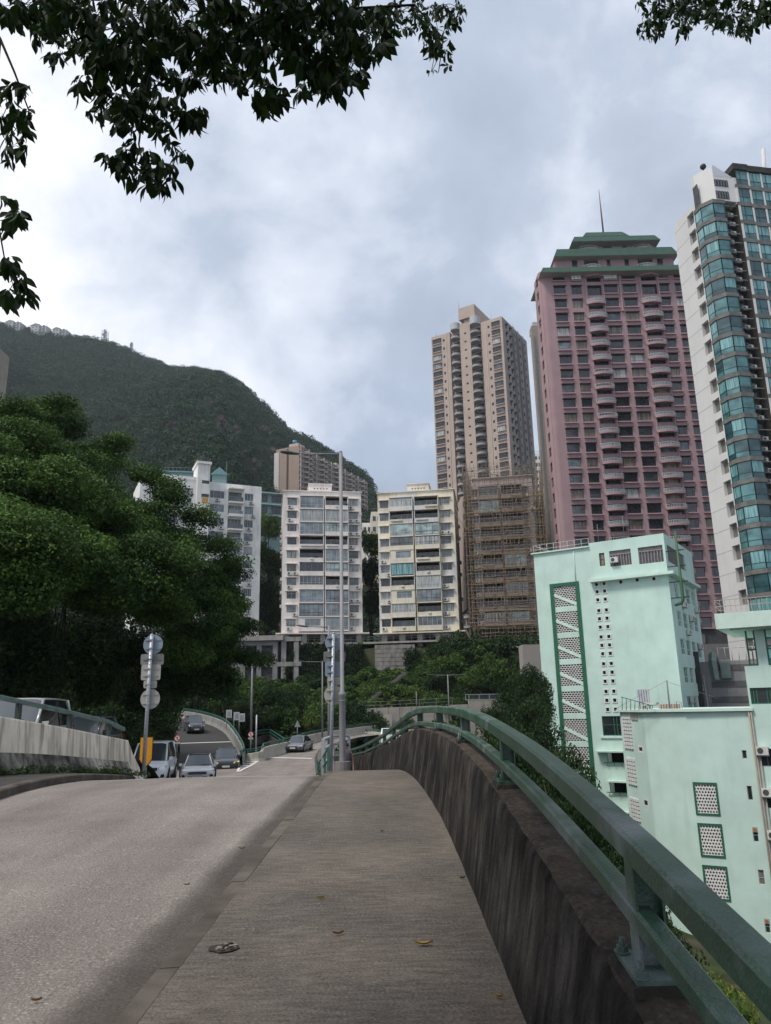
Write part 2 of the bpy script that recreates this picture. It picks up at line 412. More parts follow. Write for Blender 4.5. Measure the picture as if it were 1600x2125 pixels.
at.data.foreach_set('value', [min(1.0, (i % 9) / 5.0) for i in range(len(go.data.vertices))])
# right parapet with its green rail
def wc(y, off=0.0):
    "point of the parapet centre line shifted sideways"
    d = .25; t = Vector((WALLC(y + d) - WALLC(y - d), 2 * d, 0)).normalized(); n = Vector((t.y, -t.x, 0))
    return Vector((WALLC(y), y, 0)) + n * off
par = thing('bridge_parapet', 'dark weathered concrete parapet wall curving beside the pavement under the green rail', 'wall', (.86, 0, 0))
IP = par.matrix_basis.inverted()
rings = []; tops = []
rs = np.random.RandomState(3)
def nz(y, k): return math.sin(y * 5.1 + k) * .5 + math.sin(y * 13.7 + 2.1 * k) * .3 + math.sin(y * 31 + k * 1.7) * .2
for y in np.arange(-4, 70, .12 if True else .2):
    zt = WTOP(y); zb = g(y) - .3
    prof = [(-.245, zb), (-.235, zb + .35), (-.14, zt - .2), (-.112, zt - .045), (-.095, zt - .012)]
    tp = [(-.095, zt - .012), (-.07, zt), (-.02, zt + .006), (.06, zt + .004), (.16, zt - .004), (.2, zt - .04)]
    bk = [(.2, zt - .04), (.205, zt - .4), (.205, zb - 1.6)]
    def mk(pr, k0):
        out = []
        for i, (o_, z) in enumerate(pr):
            jj = .010 if (k0 == 0 and i >= 3) or k0 == 1 else .004
            p = wc(y, o_ + jj * nz(y, i + k0 * 7)); p.z = z + jj * nz(y, i * 3 + k0 * 5 + 1); out.append(IP @ p)
        return out
    rings.append((mk(prof, 0), mk(tp, 1), mk(bk, 2)))
for i in range(len(rings)):
    rings[i][1][0] = rings[i][0][-1]; rings[i][2][0] = rings[i][1][-1]
mb = MB(); mb.loft([r[0] for r in rings], 0, smooth=True, closed=False); mb.loft([r[2] for r in rings], 0, closed=False); mb.build('inner_face', WALLD, par)
mb = MB(); mb.loft([r[1] for r in rings], 0, smooth=True, closed=False); mb.build('wall_top', WALLT, par)
rail = thing('bridge_railing', 'green painted steel two-bar railing bolted along the top of the dark curving parapet', 'railing', (.86, 0, .6))
IR = rail.matrix_basis.inverted()
def rp(y, h, off=0.0):
    p = wc(y, off); p.z = RTOP(y) + h; return IR @ p
_jn = [(-4, 7.35), (7.37, 19.8), (19.82, 34), (34.02, 52)]
for (a, b_) in _jn:
    mb = MB(); mb.beam([rp(y, -.05) for y in np.linspace(a, b_, int((b_ - a) / .3) + 2)], .105, .10, b=.014); mb.build('top_bar', GREENR, rail)
for (a, b_) in [(-4, 6.9), (6.92, 18.4), (18.42, 34), (34.02, 52)]:
    mb = MB(); mb.beam([rp(y, -.285) for y in np.linspace(a, b_, int((b_ - a) / .3) + 2)], .075, .075, b=.012); mb.build('lower_bar', GREENR, rail)
posty = [-.1, 2.92] + [2.92 + 3.1 * k for k in range(1, 16)]
def hexnut(mb, x, y, z, r, h):
    mb.prism([(x + r * math.cos(k * math.pi / 3), y + r * math.sin(k * math.pi / 3)) for k in range(6)], z, z + h)
pm = MB(); pm.box(-.05, -.05, -.0, .05, -.041, 1); pm.box(-.05, .041, 0, .05, .05, 1); pm.box(-.008, -.042, 0, .008, .042, 1); postmesh = pm.mesh('post', GREENR)
pm = MB(); pm.box(-.12, -.09, -.005, .12, .09, .012); platemesh = pm.mesh('base_plate', GREENR)
pm = MB(); hexnut(pm, 0, 0, .014, .021, .022); pm.tube([(0, 0, .014), (0, 0, .062)], .0105, 8)
pm.tube([(0, 0, .0135), (0, 0, .0175)], .03, 12); boltmesh = pm.mesh('bolt', GREENR)
PADM = mat('mortar_pad', (.05, .045, .04), .95, var=.3, vs=8, bump=.8, bs=30)
pm = MB(); pm.box(-.135, -.105, -.055, .135, .105, -.005); padmesh = pm.mesh('mortar_pad', PADM)
for y in posty:
    p = wc(y, .02); t = (wc(y + .2) - wc(y - .2)); az = math.atan2(t.y, t.x)
    sl = math.atan2(WTOP(y + .1) - WTOP(y - .1), .2)
    p.z = WTOP(y) + .035
    Mp = IR @ Matrix.Translation(p) @ Matrix.Rotation(az, 4, 'Z') @ Matrix.Rotation(-sl * .8, 4, 'Y')
    po = link('post', postmesh, rail, IR @ Matrix.Translation(p) @ Matrix.Rotation(az, 4, 'Z') @ Matrix.Scale(RTOP(y) - WTOP(y) - .12, 4, (0, 0, 1)))
    pl = link('base_plate', platemesh, rail, Mp)
    link('mortar_pad', padmesh, rail, Mp)
    if y < 14:
        for sx in (-.1, .1):
            for sy in (-.07, .07): link('bolt', boltmesh, pl, T(sx, sy, 0))
# left traffic island and barrier
ISLX = lerp([(8, -9.3), (12, -8.7), (16, -8.15), (22.5, -7.4), (24, -7.3), (26, -7.6)])
def islL(y): return ISLX(y)
mb = MB(); rings = []
def kerbl(y): return ROADL(min(y, 26.0)) if y < 24 else ROADL(24) - (y - 24) ** 2 * .12
ISLTOP = MB()
rg = []
for y in np.arange(2, 26.3, .4):
    z = g(y)
    rg.append([(kerbl(y) + .0, y, z - .2), (kerbl(y), y, z + .03), (kerbl(y) - .03, y, z + .055), (kerbl(y) - .16, y, z + .06)])
mb.loft(rg, 0, smooth=False, closed=False)
mb.build('island_kerb', KERBM, kind='structure')
rg = [[(kerbl(y) - .155, y, g(y) + .058), ((kerbl(y) - .155 + islL(y) - .1) / 2, y, g(y) + .075), (islL(y) - .35, y, g(y) + .10)] for y in np.arange(2, 26.3, .4)]
mb = MB(); mb.loft(rg, 0, smooth=True, closed=False); mb.build('traffic_island', ISLM, kind='structure')
bar = thing('roadside_barrier', 'cream concrete barrier wall streaked with black mildew, tapering down towards the white minivan', 'barrier', (-8.35, 16, g(16)))
IB = bar.matrix_basis.inverted()
BT = lerp([(8, 1.85), (12, 1.80), (16, 1.66), (19, 1.32), (21.5, 1.0), (23.8, .72)])
def barpiece(y0, y1, endcap=False):
    up = []; lo = []
    for y in np.linspace(y0, y1, 8):
        x = ISLX(y); z0 = g(y) + .05; zt = BT(y); h = zt - z0
        k = z0 + .40 * h
        lo.append([IB @ Vector(q) for q in ((x + .20, y, z0 - .1), (x + .17, y, z0 + .05), (x + .0, y, k))])
        up.append([IB @ Vector(q) for q in ((x, y, k), (x - .03, y, zt - .03), (x - .05, y, zt), (x - .30, y, zt), (x - .32, y, zt - .03), (x - .34, y, z0 - .3))])
    m1 = MB(); m1.loft(up, 0, smooth=False, closed=False)
    for s_ in (0, -1): m1.face(up[s_] + [lo[s_][0]], 0)
    m2 = MB(); m2.loft(lo, 0, smooth=False, closed=False)
    m1.build('wall_segment', BARR, bar); m2.build('sloped_base', BARRD, bar)
_e = [8, 12.4, 15.2, 17.4, 19.6, 21.6, 22.5]
for i in range(len(_e) - 1): barpiece(_e[i] + .012, _e[i + 1])
mb = MB(); rr = []
for t, y in ((0, 22.52), (.5, 22.9), (1, 23.5)):
    x = ISLX(y); zt = BT(22.5) * (1 - t) + (g(y) + .3) * t; z0 = g(y) - .1
    rr.append([IB @ Vector(q) for q in ((x + .18, y, z0), (x, y, (z0 + zt) / 2), (x - .04, y, zt), (x - .30, y, zt), (x - .34, y, z0))])
mb.loft(rr, 0, smooth=False); mb.build('end_block', BARR, bar)
lr = thing('barrier_railing', 'grey-green steel rail on short posts along the top of the cream barrier', 'railing', (-8.5, 16, 1.6))
IL = lr.matrix_basis.inverted()
LRM = mat('faded_green_rail_paint', (.10, .15, .14), .45, var=.3, vs=6, spec=.5)
def lp(y, h): return IL @ Vector((ISLX(y) - .18, y, BT(y) + h))
mb = MB(); mb.beam([lp(y, .40 - max(0, (y - 21.5)) * .1) for y in np.arange(8, 22.9, .5)], .10, .10, b=.012); mb.build('top_bar', LRM, lr)
for y in (12.6, 15.9, 17.3, 19.5, 21.6):
    mb = MB(); q = lp(y, .02); mb.box(q.x - .05, q.y - .06, q.z - .03, q.x + .05, q.y + .06, q.z + .33); mb.box(q.x - .08, q.y - .09, q.z - .03, q.x + .08, q.y + .09, q.z); mb.build('post', mat('dark_post', (.03, .045, .042), .5), lr)
def foliage_mesh(name, clumps, nleaf, leaf, m, seed=0, aspect=.5, up=.35, tintvar=.25, shell=.55, flat=.5):
    rs = np.random.RandomState(seed)
    clumps = np.asarray(clumps, float)
    C = clumps[:, :3]; Rr = clumps[:, 3:6]
    wgt = (Rr[:, 0] * Rr[:, 1] + Rr[:, 0] * Rr[:, 2]) ; wgt = wgt / wgt.sum()
    idx = rs.choice(len(C), nleaf, p=wgt)
    d = rs.normal(size=(nleaf, 3)); d /= np.linalg.norm(d, axis=1)[:, None]
    rad = shell + (1.08 - shell) * rs.rand(nleaf) ** .6
    P = C[idx] + d * Rr[idx] * rad[:, None]
    nrm = d * flat + rs.normal(size=(nleaf, 3)) * .55 + np.array([0, 0, up])
    nrm /= np.linalg.norm(nrm, axis=1)[:, None]
    a = rs.normal(size=(nleaf, 3)); t = np.cross(nrm, a); t /= np.linalg.norm(t, axis=1)[:, None]
    b_ = np.cross(nrm, t)
    L = leaf * (.6 + .8 * rs.rand(nleaf))[:, None]
    bend = nrm * L * .12
    V = np.stack([P - t * L * .5, P - b_ * L * aspect * .5 - bend * .2, P + t * L * .5 - bend, P + b_ * L * aspect * .5 - bend * .2], 1).reshape(-1, 3)
    me = bpy.data.meshes.new(name)
    me.vertices.add(nleaf * 4); me.vertices.foreach_set('co', V.astype(np.float32).ravel())
    me.loops.add(nleaf * 4); me.loops.foreach_set('vertex_index', np.arange(nleaf * 4, dtype=np.int32))
    me.polygons.add(nleaf); me.polygons.foreach_set('loop_start', np.arange(0, nleaf * 4, 4, dtype=np.int32))
    ct = rs.rand(len(C))
    tint = np.clip(.35 + (ct[idx] - .5) * tintvar * 2 + rs.normal(size=nleaf) * .10 , 0, 1)
    at = me.attributes.new('tint', 'FLOAT', 'POINT'); at.data.foreach_set('value', np.repeat(tint, 4).astype(np.float32))
    me.materials.append(m); me.update(calc_edges=True)
    return me
def clumpify(ells, per, cr, seed=0, fill=.25):
    rs = np.random.RandomState(seed); out = []
    for e in ells:
        cx, cy, cz, rx, ry, rz = e[:6]; n = int(per * (e[6] if len(e) > 6 else 1))
        for _ in range(n):
            d = rs.normal(size=3); d /= np.linalg.norm(d)
            k = (.45 + .5 * rs.rand()) if rs.rand() < fill else (.82 + .2 * rs.rand())
            c = cr * (.55 + .8 * rs.rand())
            out.append((cx + d[0] * rx * k, cy + d[1] * ry * k, cz + d[2] * rz * k, c * 1.15, c * 1.15, c * .7))
    return out
WEED = leafmat('weed_leaves', (.03, .055, .015), (.075, .13, .03))
wd = []
for i in range(120):
    y = random.uniform(9, 23.2) ; y = y if random.random() < .6 else random.uniform(14, 22)
    wd.append((ISLX(y) + .26 + random.uniform(-.06, .14), y, g(y) + .13, .12, .16, .06 + random.random() * .10))
link('weeds', foliage_mesh('weeds', wd, 5200, .055, WEED, 5, up=.6), kind='stuff')
# fallen leaves, patch
def fallen(px, py, L, colr, lab, rot, zoff=0.012):
    d = ray(px, py); t = 1.0
    z = 0
    for _ in range(30):
        P = EYE + d * ((z - EYE.z) / d.z); z = g(P.y) + (0 if P.x > KERBR(P.y) else -.085)
    W = L * .33; mb = MB(); n = 8; top = []; bot = []
    for i in range(n + 1):
        s = i / n; w = W * math.sin(math.pi * s ** .8) * .5; x = (s - .5) * L; zc = .25 * L * (abs(s - .5) * 2) ** 2 * .5 + .004
        top.append((x, w, zc + .006)); bot.append((x, -w, zc + .01))
    mid = [((i / n - .5) * L, 0, .25 * L * (abs(i / n - .5) * 2) ** 2 * .5) for i in range(n + 1)]
    for i in range(n):
        mb.face([mid[i], mid[i + 1], top[i + 1], top[i]], 0, True); mb.face([bot[i], bot[i + 1], mid[i + 1], mid[i]], 0, True)
    mb.build('fallen_leaf', mat('dry_leaf_%d' % (colr[0] * 100), colr, .7, var=.25, vs=40), None,
             T(P.x, P.y, z + zoff) @ Matrix.Rotation(rot, 4, 'Z'), label=lab, cat='leaf', group='dry leaves lying on the pavement and road')
fallen(880, 1964, .12, (.38, .24, .045), 'largest curled yellow leaf lying on the pavement near the parapet', .1)
fallen(702, 1942, .075, (.27, .13, .04), 'small brown dry leaf in the middle of the pavement', .3)
fallen(665, 1867, .075, (.33, .24, .06), 'yellowish dry leaf left of centre on the pavement, behind the brown one', -.2)
fallen(793, 1728, .06, (.34, .22, .05), 'tiny yellow leaf farther up the middle of the pavement', .9)
fallen(960, 1826, .055, (.23, .12, .035), 'small brown leaf at the foot of the dark parapet', .5)
fallen(502, 1764, .075, (.36, .20, .05), 'orange-yellow leaf on the road just before the kerb', .0)
fallen(388, 1840, .045, (.30, .24, .08), 'tiny pale leaf lying out on the road surface', .4)
fallen(75, 2082, .06, (.24, .14, .04), 'brown curled leaf on the road at the lower left', .2)
fallen(1037, 2075, .06, (.31, .19, .05), 'small ochre leaf by the near foot of the parapet', -.5)
fallen(530, 1936, .035, (.62, .62, .60), 'white scrap-like leaf beside the worn patch in the pavement', .3)
P = EYE.copy(); d = ray(468, 1980); P = EYE + d * ((0.13 - EYE.z) / d.z)
mb = MB(); rs = random.Random(4); poly = []
for k in range(14):
    a = 2 * math.pi * k / 14; rr_ = .085 * (1 + rs.uniform(-.2, .2)); poly.append((rr_ * 1.15 * math.cos(a), rr_ * 1.1 * math.sin(a)))
mb.prism(poly, 0, .006, 0)
for k in range(16):
    a = rs.uniform(0, 6.28); q = .07 * math.sqrt(rs.random()); r0 = rs.uniform(.008, .02)
    mb.prism([(q * math.cos(a) + r0 * math.cos(b_ + a), q * math.sin(a) + r0 * .8 * math.sin(b_ + a)) for b_ in (0, 1.3, 2.6, 3.7, 5)], .004, .012 + rs.random() * .006, k % 2)
mb.build('pavement_patch', [mat('patch_dark', (.05, .045, .04), .95, bump=.8, bs=60), mat('patch_stone', (.22, .19, .165), .9, bump=.5, bs=50)], None,
         T(P.x, P.y, g(P.y) + .002), kind='structure')
def drape(name, quad, m, zo, n=8):
    (a, b_, c, d_) = [Vector(q) for q in quad]
    V = []; F = []
    for i in range(n + 1):
        for j in range(3):
            s = i / n; t = j / 2; p = (a.lerp(b_, s)).lerp(d_.lerp(c, s), t); V.append((p.x, p.y, zo(p.x, p.y)))
    for i in range(n):
        for j in range(2): k = i * 3 + j; F.append((k, k + 3, k + 4, k + 1))
    me = bpy.data.meshes.new(name); me.from_pydata(V, [], F); me.materials.append(m); me.update()
    return link(name, me, kind='structure')
zr = lambda x, y: g(y) - .09
drape('stop_line', [(-8.6, 16.9), (-1.55, 17.2), (-1.55, 17.32), (-8.6, 17.02)], PAINT, lambda x, y: g(y) - .092 + .034 * math.exp(-((x + 3.8) / 2.0) ** 2), 20)
_z2 = lambda x, y: g(y) - .08
drape('road_line', [(-10.15, 66.5), (-6.35, 64.0), (-6.35, 64.8), (-10.15, 67.3)], PAINT, _z2)
drape('road_line', [(-6.6, 81), (-4.6, 84), (-4.5, 84.9), (-6.5, 81.9)], PAINT, _z2)
for k in range(4):
    y = 55.5 + k * 2.0; xa = -10.25 - (y - 52) * .16; xb = min(xa + .25 + k * .28, -10.1)
    drape('hatching_line', [(xa + .15, y), (xb + .2, y + .5), (xb + .2, y + 1.1), (xa + .15, y + .6)], PAINT, _z2)
for q in ([(-10.05, 52), (-9.9, 52), (-11.6, 63), (-11.8, 63)], [(-10.0, 52), (-9.8, 52), (-10.35, 63), (-10.55, 63)], [(-11.8, 62.6), (-10.4, 62.6), (-10.4, 63.2), (-11.8, 63.2)]):
    drape('hatching_line', q, PAINT, _z2)
# far side of the junction: ramp, barriers
_rc = [  # ramp centre line: x, y, z, half width
    (-13.2, 52, -2.25, 2.6), (-13.6, 58, -2.45, 2.5), (-14.5, 64, -2.35, 2.5), (-16.2, 71, -1.85, 2.5), (-18.2, 78, -1.15, 2.5),
    (-20.8, 86, -.45, 2.6), (-24.5, 94, .25, 2.7), (-30, 102, .95, 2.8), (-38, 108, 1.5, 2.9), (-48, 112, 2.0, 3)]
def catmull(pts, n=6):
    P = [np.array(p, float) for p in pts]; P = [2 * P[0] - P[1]] + P + [2 * P[-1] - P[-2]]; out = []
    for i in range(1, len(P) - 2):
        for k in range(n):
            t = k / n; a, b_, c, d_ = P[i - 1:i + 3]
            out.append(.5 * ((2 * b_) + (-a + c) * t + (2 * a - 5 * b_ + 4 * c - d_) * t * t + (-a + 3 * b_ - 3 * c + d_) * t ** 3))
    out.append(P[-2]); return out
RC = catmull(_rc)
def rside(i, s):
    p = RC[i]; q = RC[min(i + 1, len(RC) - 1)] - RC[max(i - 1, 0)]
    t = Vector((q[0], q[1], 0)).normalized(); n = Vector((t.y, -t.x, 0))
    return Vector((p[0], p[1], p[2])) + n * s * p[3], n
mb = MB(); mb.loft([[rside(i, -1)[0], Vector(RC[i][:3]), rside(i, 1)[0]] for i in range(len(RC))], 0, smooth=True, closed=False)
mb.build('ramp_road', ASPH, kind='structure')
def rampline(i, s0=-.95, s1=.95):
    a = rside(i, s0)[0]; b_ = rside(i, s1)[0]; a2 = rside(i + 1, s0)[0]; b2 = rside(i + 1, s1)[0]
    k = .28; mbq = MB(); up = Vector((0, 0, .014))
    mbq.face([a + up, b_ + up, b_.lerp(b2, k) + up, a.lerp(a2, k) + up]); mbq.build('ramp_line', PAINT, kind='structure')
rampline(23)
def barrier_path(name, label, pts, h, wd, m, railm=None, group=None, rh=.35, flip=1, loc=None):
    pts = [Vector(p) for p in pts]
    t = thing(name, label, 'barrier', pts[0], 0, group); I = t.matrix_basis.inverted()
    rings = []; rl = []
    for i, p in enumerate(pts):
        d_ = (pts[min(i + 1, len(pts) - 1)] - pts[max(i - 1, 0)]); d_.z = 0; d_.normalize(); n = Vector((d_.y, -d_.x, 0)) * flip
        hh = h(i) if callable(h) else h
        prof = [(wd * .5 + .12, -.3), (wd * .5 + .10, 0), (wd * .5, hh * .38), (wd * .5 - .03, hh - .03), (wd * .5 - .06, hh), (-wd * .5, hh), (-wd * .5, -.8)]
        rings.append([I @ (p + n * a + Vector((0, 0, z))) for a, z in prof]); rl.append(I @ (p + Vector((0, 0, hh + rh))))
    mb = MB(); mb.loft(rings, 0, smooth=False); mb.build('wall', m, t)
    if railm:
        mb = MB(); mb.beam(rl, .10, .09); mb.build('top_bar', railm, t)
        mb = MB(); mb.beam([q - Vector((0, 0, rh * .5)) for q in rl], .07, .06); mb.build('lower_bar', railm, t)
        for q in rl[::2]:
            mb = MB(); mb.box(q.x - .045, q.y - .05, q.z - rh, q.x + .045, q.y + .05, q.z); mb.build('post', railm, t)
    return t
BARL = mat('pale_barrier_concrete', (.40, .375, .32), .88, var=.14, vs=1.2, streak=.5, streakcol=(.14, .12, .10), streaks_scale=3)
BARG = mat('grey_barrier_concrete', (.24, .235, .22), .88, var=.2, vs=1.0, streak=.6, streakcol=(.08, .075, .07), streaks_scale=3)
pr = [rside(i, 1.06)[0] for i in range(len(RC) - 1, 5, -2)]
pr += [Vector((-11.9, 63.0, -2.45))]
barrier_path('ramp_barrier', 'grey concrete barrier with a thin green rail curving along the outside of the dark ramp', [p for p in pr], .95, .3, BARG, TEALR, flip=1, rh=.3)
nose = []
for k in range(7):
    a = math.pi * (1.0 + k / 6 * .75); nose.append(Vector((-10.9 + 1.0 * math.cos(a), 64.2 + 1.3 * math.sin(a), -2.28)))
def ROADLf(y): return ROADL(y) - .1
pl_ = nose[1:] + [Vector((ROADLf(y), y, g(y) - .1)) for y in (66, 69, 72, 76, 80, 84, 88, 92, 97, 103, 110)]
barrier_path('road_barrier', 'pale cream concrete barrier with teal rail curving behind the grey sedan', pl_, lambda i: .55 + min(.35, i * .05), .32, BARL, TEALR, flip=1, rh=.32)
pf = [atY(x, y, Y) for x, y, Y in ((702, 1527, 104), (740, 1526, 103), (775, 1525, 101), (815, 1530, 96), (860, 1540, 90))]
barrier_path('far_barrier', 'long pale concrete barrier in front of the bushes beyond the lamp posts', [Vector((p.x, p.y, p.z - .6)) for p in pf], 1.0, .3, BARL, TEALR, flip=1, rh=.3)
pf = [atY(x, y, Y) for x, y, Y in ((520, 1533, 96), (545, 1527, 97), (560, 1526, 98), (575, 1536, 92), (590, 1547, 84))]
UPB = barrier_path('underpass_parapet', 'dark concrete underpass parapet with bright green rails left of the grey sedan', [Vector((p.x, p.y, p.z - .6)) for p in pf], .6, .3, mat('dark_wet_concrete', (.045, .04, .037), .9, var=.3, vs=1.5, streak=.7), TEALR, flip=1, rh=.7)
def railrun(name, label, pts, m, rr=.045, hs=(.0, -.35), post_h=1.0, group=None, pw=.05):
    pts = [Vector(p) for p in pts]; t = thing(name, label, 'railing', pts[0] - Vector((0, 0, post_h)), 0, group); I = t.matrix_basis.inverted()
    for h_ in hs:
        mb = MB(); mb.tube([I @ (p + Vector((0, 0, h_))) for p in pts], rr, 6); mb.build('rail_bar', m, t)
    for p in pts:
        q = I @ p; mb = MB(); mb.box(q.x - pw, q.y - pw, q.z - post_h, q.x + pw, q.y + pw, q.z + .02); mb.build('post', m, t)
    return t
railrun('green_railing', 'thin bright green railing in front of the dark bushes beyond the grey sedan', [atY(x, y, Y) for x, y, Y in ((530, 1524, 108), (570, 1519, 109), (610, 1518, 110), (650, 1516, 110), (678, 1513, 110), (740, 1512, 112), (790, 1513, 112), (850, 1513, 112))], mat('bright_green_rail', (.03, .24, .12), .5), post_h=1.1)
def sidept(y, h, off): return Vector((KERBR(y) + off, y, g(y) + h))
railrun('kerb_railing', 'teal painted railing at the road edge just beyond the pavement crest', [sidept(y, .62, .12) for y in (21, 24, 27, 31, 36, 42, 50, 58)], TEALR, .03, hs=(0, -.3), post_h=.62, pw=.03)
railrun('pedestrian_guardrail', 'pale grey steel pedestrian guardrail behind the lamp post base', [atY(x, y, Y) for x, y, Y in ((671, 1535, 26), (690, 1527, 31), (724, 1527, 32))], STEEL, .05, (0, -.30, -.75), 1.45, pw=.06)
# street lamps
def lamp(name, label, base, h, r0, r1, arm, armdir, m, collar=True, plinth=False, head=.85, group=None):
    t = thing(name, label, 'street lamp', base, 0, group)
    mb = MB(); zc = h * .228
    if plinth:
        q = MB(); n = 14; q.prism([(.27 * math.cos(2 * math.pi * k / n), .27 * math.sin(2 * math.pi * k / n)) for k in range(n)], -.25, .46)
        q.build('plinth', mat('stained_plinth_concrete', (.19, .18, .17), .9, var=.25, vs=3, streak=.95, streakcol=(.01, .01, .01), streaks_scale=7), t)
    if collar:
        mb.tube([(0, 0, 0), (0, 0, .03), (0, 0, zc), (0, 0, zc + .03), (0, 0, zc + .10), (0, 0, zc + .16), (0, 0, h)], [r0 * 1.02, r0, r0 * .97, r0 * 1.15, r0 * 1.12, r1 * 1.15, r1], 20)
    else: mb.tube([(0, 0, 0), (0, 0, h)], [r0, r1], 10)
    mb.build('pole', m, t)
    if collar:
        mb = MB(); mb.tube([(0, 0, zc - .16), (0, 0, zc - .13)], r0 * 1.06, 16); mb.tube([(r0, -.03, zc - .145), (r0 + .03, -.03, zc - .145)], .012, 6); mb.build('cable_band', GREYP, t)
        mb = MB(); mb.tube([(0, 0, h - .01), (0, 0, h + .0), (0, 0, h + .03)], [r1 * 1.1, r1 * 1.12, r1 * .8], 14); mb.build('cap', m, t)
    for sgn in armdir:
        a = Vector((math.cos(sgn), math.sin(sgn), 0))
        mb = MB(); mb.tube([(0, 0, h - .08), a * arm * .5 + Vector((0, 0, h - .05)), a * arm + Vector((0, 0, h - .01))], [r1 * .55, r1 * .45, r1 * .4], 8); mb.build('arm', m, t)
        MM = Matrix.Translation(a * arm + Vector((0, 0, h - .02))) @ Matrix.Rotation(sgn, 4, 'Z') @ Matrix.Rotation(R(-8), 4, 'Y')
        mb = MB(); rg = []
        for s, w, th in ((-.12, .04, .04), (0, .07, .05), (head * .3, .15, .05), (head * .7, .17, .045), (head, .10, .02)):
            rg.append([MM @ Vector((s, w * math.cos(k * math.pi / 4), th * math.sin(k * math.pi / 4))) for k in range(8)])
        mb.loft(rg, 0, smooth=True); mb.build('lamp_head', mat('lamp_head_grey', (.10, .105, .11), .5, var=.1), t)
    return t
b0 = atY(711, 1591, 26.0); b0.z = g(26) + .0; _lt = atY(706, 938, 26.0).z - b0.z
lamp('street_lamp', 'tall grey street lamp on a round concrete plinth at the pavement crest, arm reaching left', b0, _lt, .108, .058, 1.62, (math.pi,), GREYP, plinth=True, head=.55)
b1 = atY(683, 1600, 40.0); top = atY(686, 1298, 40.0)
b1.z = g(40) - .05
lamp('street_lamp', 'second street lamp standing close behind the round-sign pole, arm reaching left', b1, top.z - b1.z, .085, .065, 1.2, (math.pi,), GREYP, collar=False, head=.5)
for (px0, py0, px1, py1, Y, arms, armL, lab) in (
    (525, 1364, 520, 1545, 68, (0,), 1.1, 'slender street lamp rising beside the ramp barrier, before the hillside'),
    (673, 1372, 669, 1530, 88, (math.pi,), 2.0, 'thin distant street lamp left of the round-sign pole'),
    (929, 1400, 933, 1500, 105, (0, math.pi), 1.8, 'twin-armed street lamp standing over the green railing hump'),
    (22, 1308, 20, 1470, 40, (0,), 1.3, 'street lamp head poking out of the dark banyan at the far left'),
    (228, 1408, 222, 1530, 60, (math.pi,), 2.0, 'faint thin street lamp in the shade under the banyan')):
    b_ = atY(px1, py1, Y); tp = atY(px0, py0, Y); tp.x = b_.x
    lamp('street_lamp', lab, b_, tp.z - b_.z, .11, .06, armL, arms, GREYP, collar=False, head=.8)
# sign poles seen from behind
SB1 = mat('sign_back_blue_grey', (.20, .245, .29), .5, var=.10, vs=2.5)
SB2 = mat('sign_back_beige', (.33, .315, .29), .55, var=.10, vs=2.5)
SB3 = mat('sign_back_worn_grey', (.165, .17, .165), .6, var=.3, vs=5)
HOLE = mat('bolt_hole', (.03, .03, .03), .8, var=0)
def signpole(label, base, top, discs, arrow=None, lean=0.0):
    t = thing('sign_pole', label, 'sign', base)
    H = top - base.z
    mb = MB(); mb.tube([(0, 0, -.1), (lean, 0, H)], .057, 14); mb.tube([(lean, 0, H), (lean, 0, H + .02), (lean, 0, H + .045)], [.062, .058, .02], 14); mb.build('pole', STEEL, t)
    mb = MB()
    for k in range(26):
        z = .5 + k * (H - .6) / 26 * 1.0 + .03 * math.sin(k * 2.3)
        mb.box(lean * z / H - .010, -.0605, z, lean * z / H + .010, -.055, z + .022)
    mb.build('bolt_holes', HOLE, t, kind='stuff')
    mb = MB(); mb.prism([(.12 * math.cos(k * math.pi / 6), .12 * math.sin(k * math.pi / 6)) for k in range(12)], -.02, .035); mb.build('base_collar', STEEL, t)
    for (kind, cx, z, w, h, m, yo) in discs:
        mb = MB(); y0 = .075 + yo; n = 40
        if kind == 'o':
            P = [(w / 2 * math.cos(2 * math.pi * k / n), w / 2 * math.sin(2 * math.pi * k / n)) for k in range(n)]
        else:
            r_ = .05; P = []
            for (sx, sy, a0) in ((1, 1, 0), (-1, 1, 90), (-1, -1, 180), (1, -1, 270)):
                for k in range(4): a = R(a0 + k * 30); P.append((sx * (w / 2 - r_) + r_ * math.cos(a), sy * (h / 2 - r_) + r_ * math.sin(a)))
        mb.loft([[(cx + a, y0, z + b_) for a, b_ in P], [(cx + a, y0 + .02, z + b_) for a, b_ in P]], 0, smooth=False)
        s = mb.build('sign_plate', m, t)
        mb = MB()
        for dz in ((-.22 * h, .22 * h) if h > .4 else (0,)):
            mb.box(cx - w * .40, y0 - .018, z + dz - .018, cx + w * .40, y0 - .002, z + dz + .018, 0); mb.box(-.075, -.065, z + dz - .02, .075, y0 - .004, z + dz + .02, 0)
        if kind == 'o' or w > .55: mb.box(cx - w * .22, y0 - .004, z - h * .36, cx - w * .08, y0 - .001, z - h * .30, 1)
        mb.build('bracket', [m, SB3], t)
    return t
P0 = atY(298, 1594, 24); P0.z = g(24) + .07
def pz(px, py, Y): return atY(px, py, Y).z - P0.z
_Y = 24
tz = atY(315, 1318, _Y)
lean = (atY(315, 1318, _Y).x - atY(298, 1594, _Y).x)
def cxl(px, py): return atY(px, py, _Y).x - P0.x
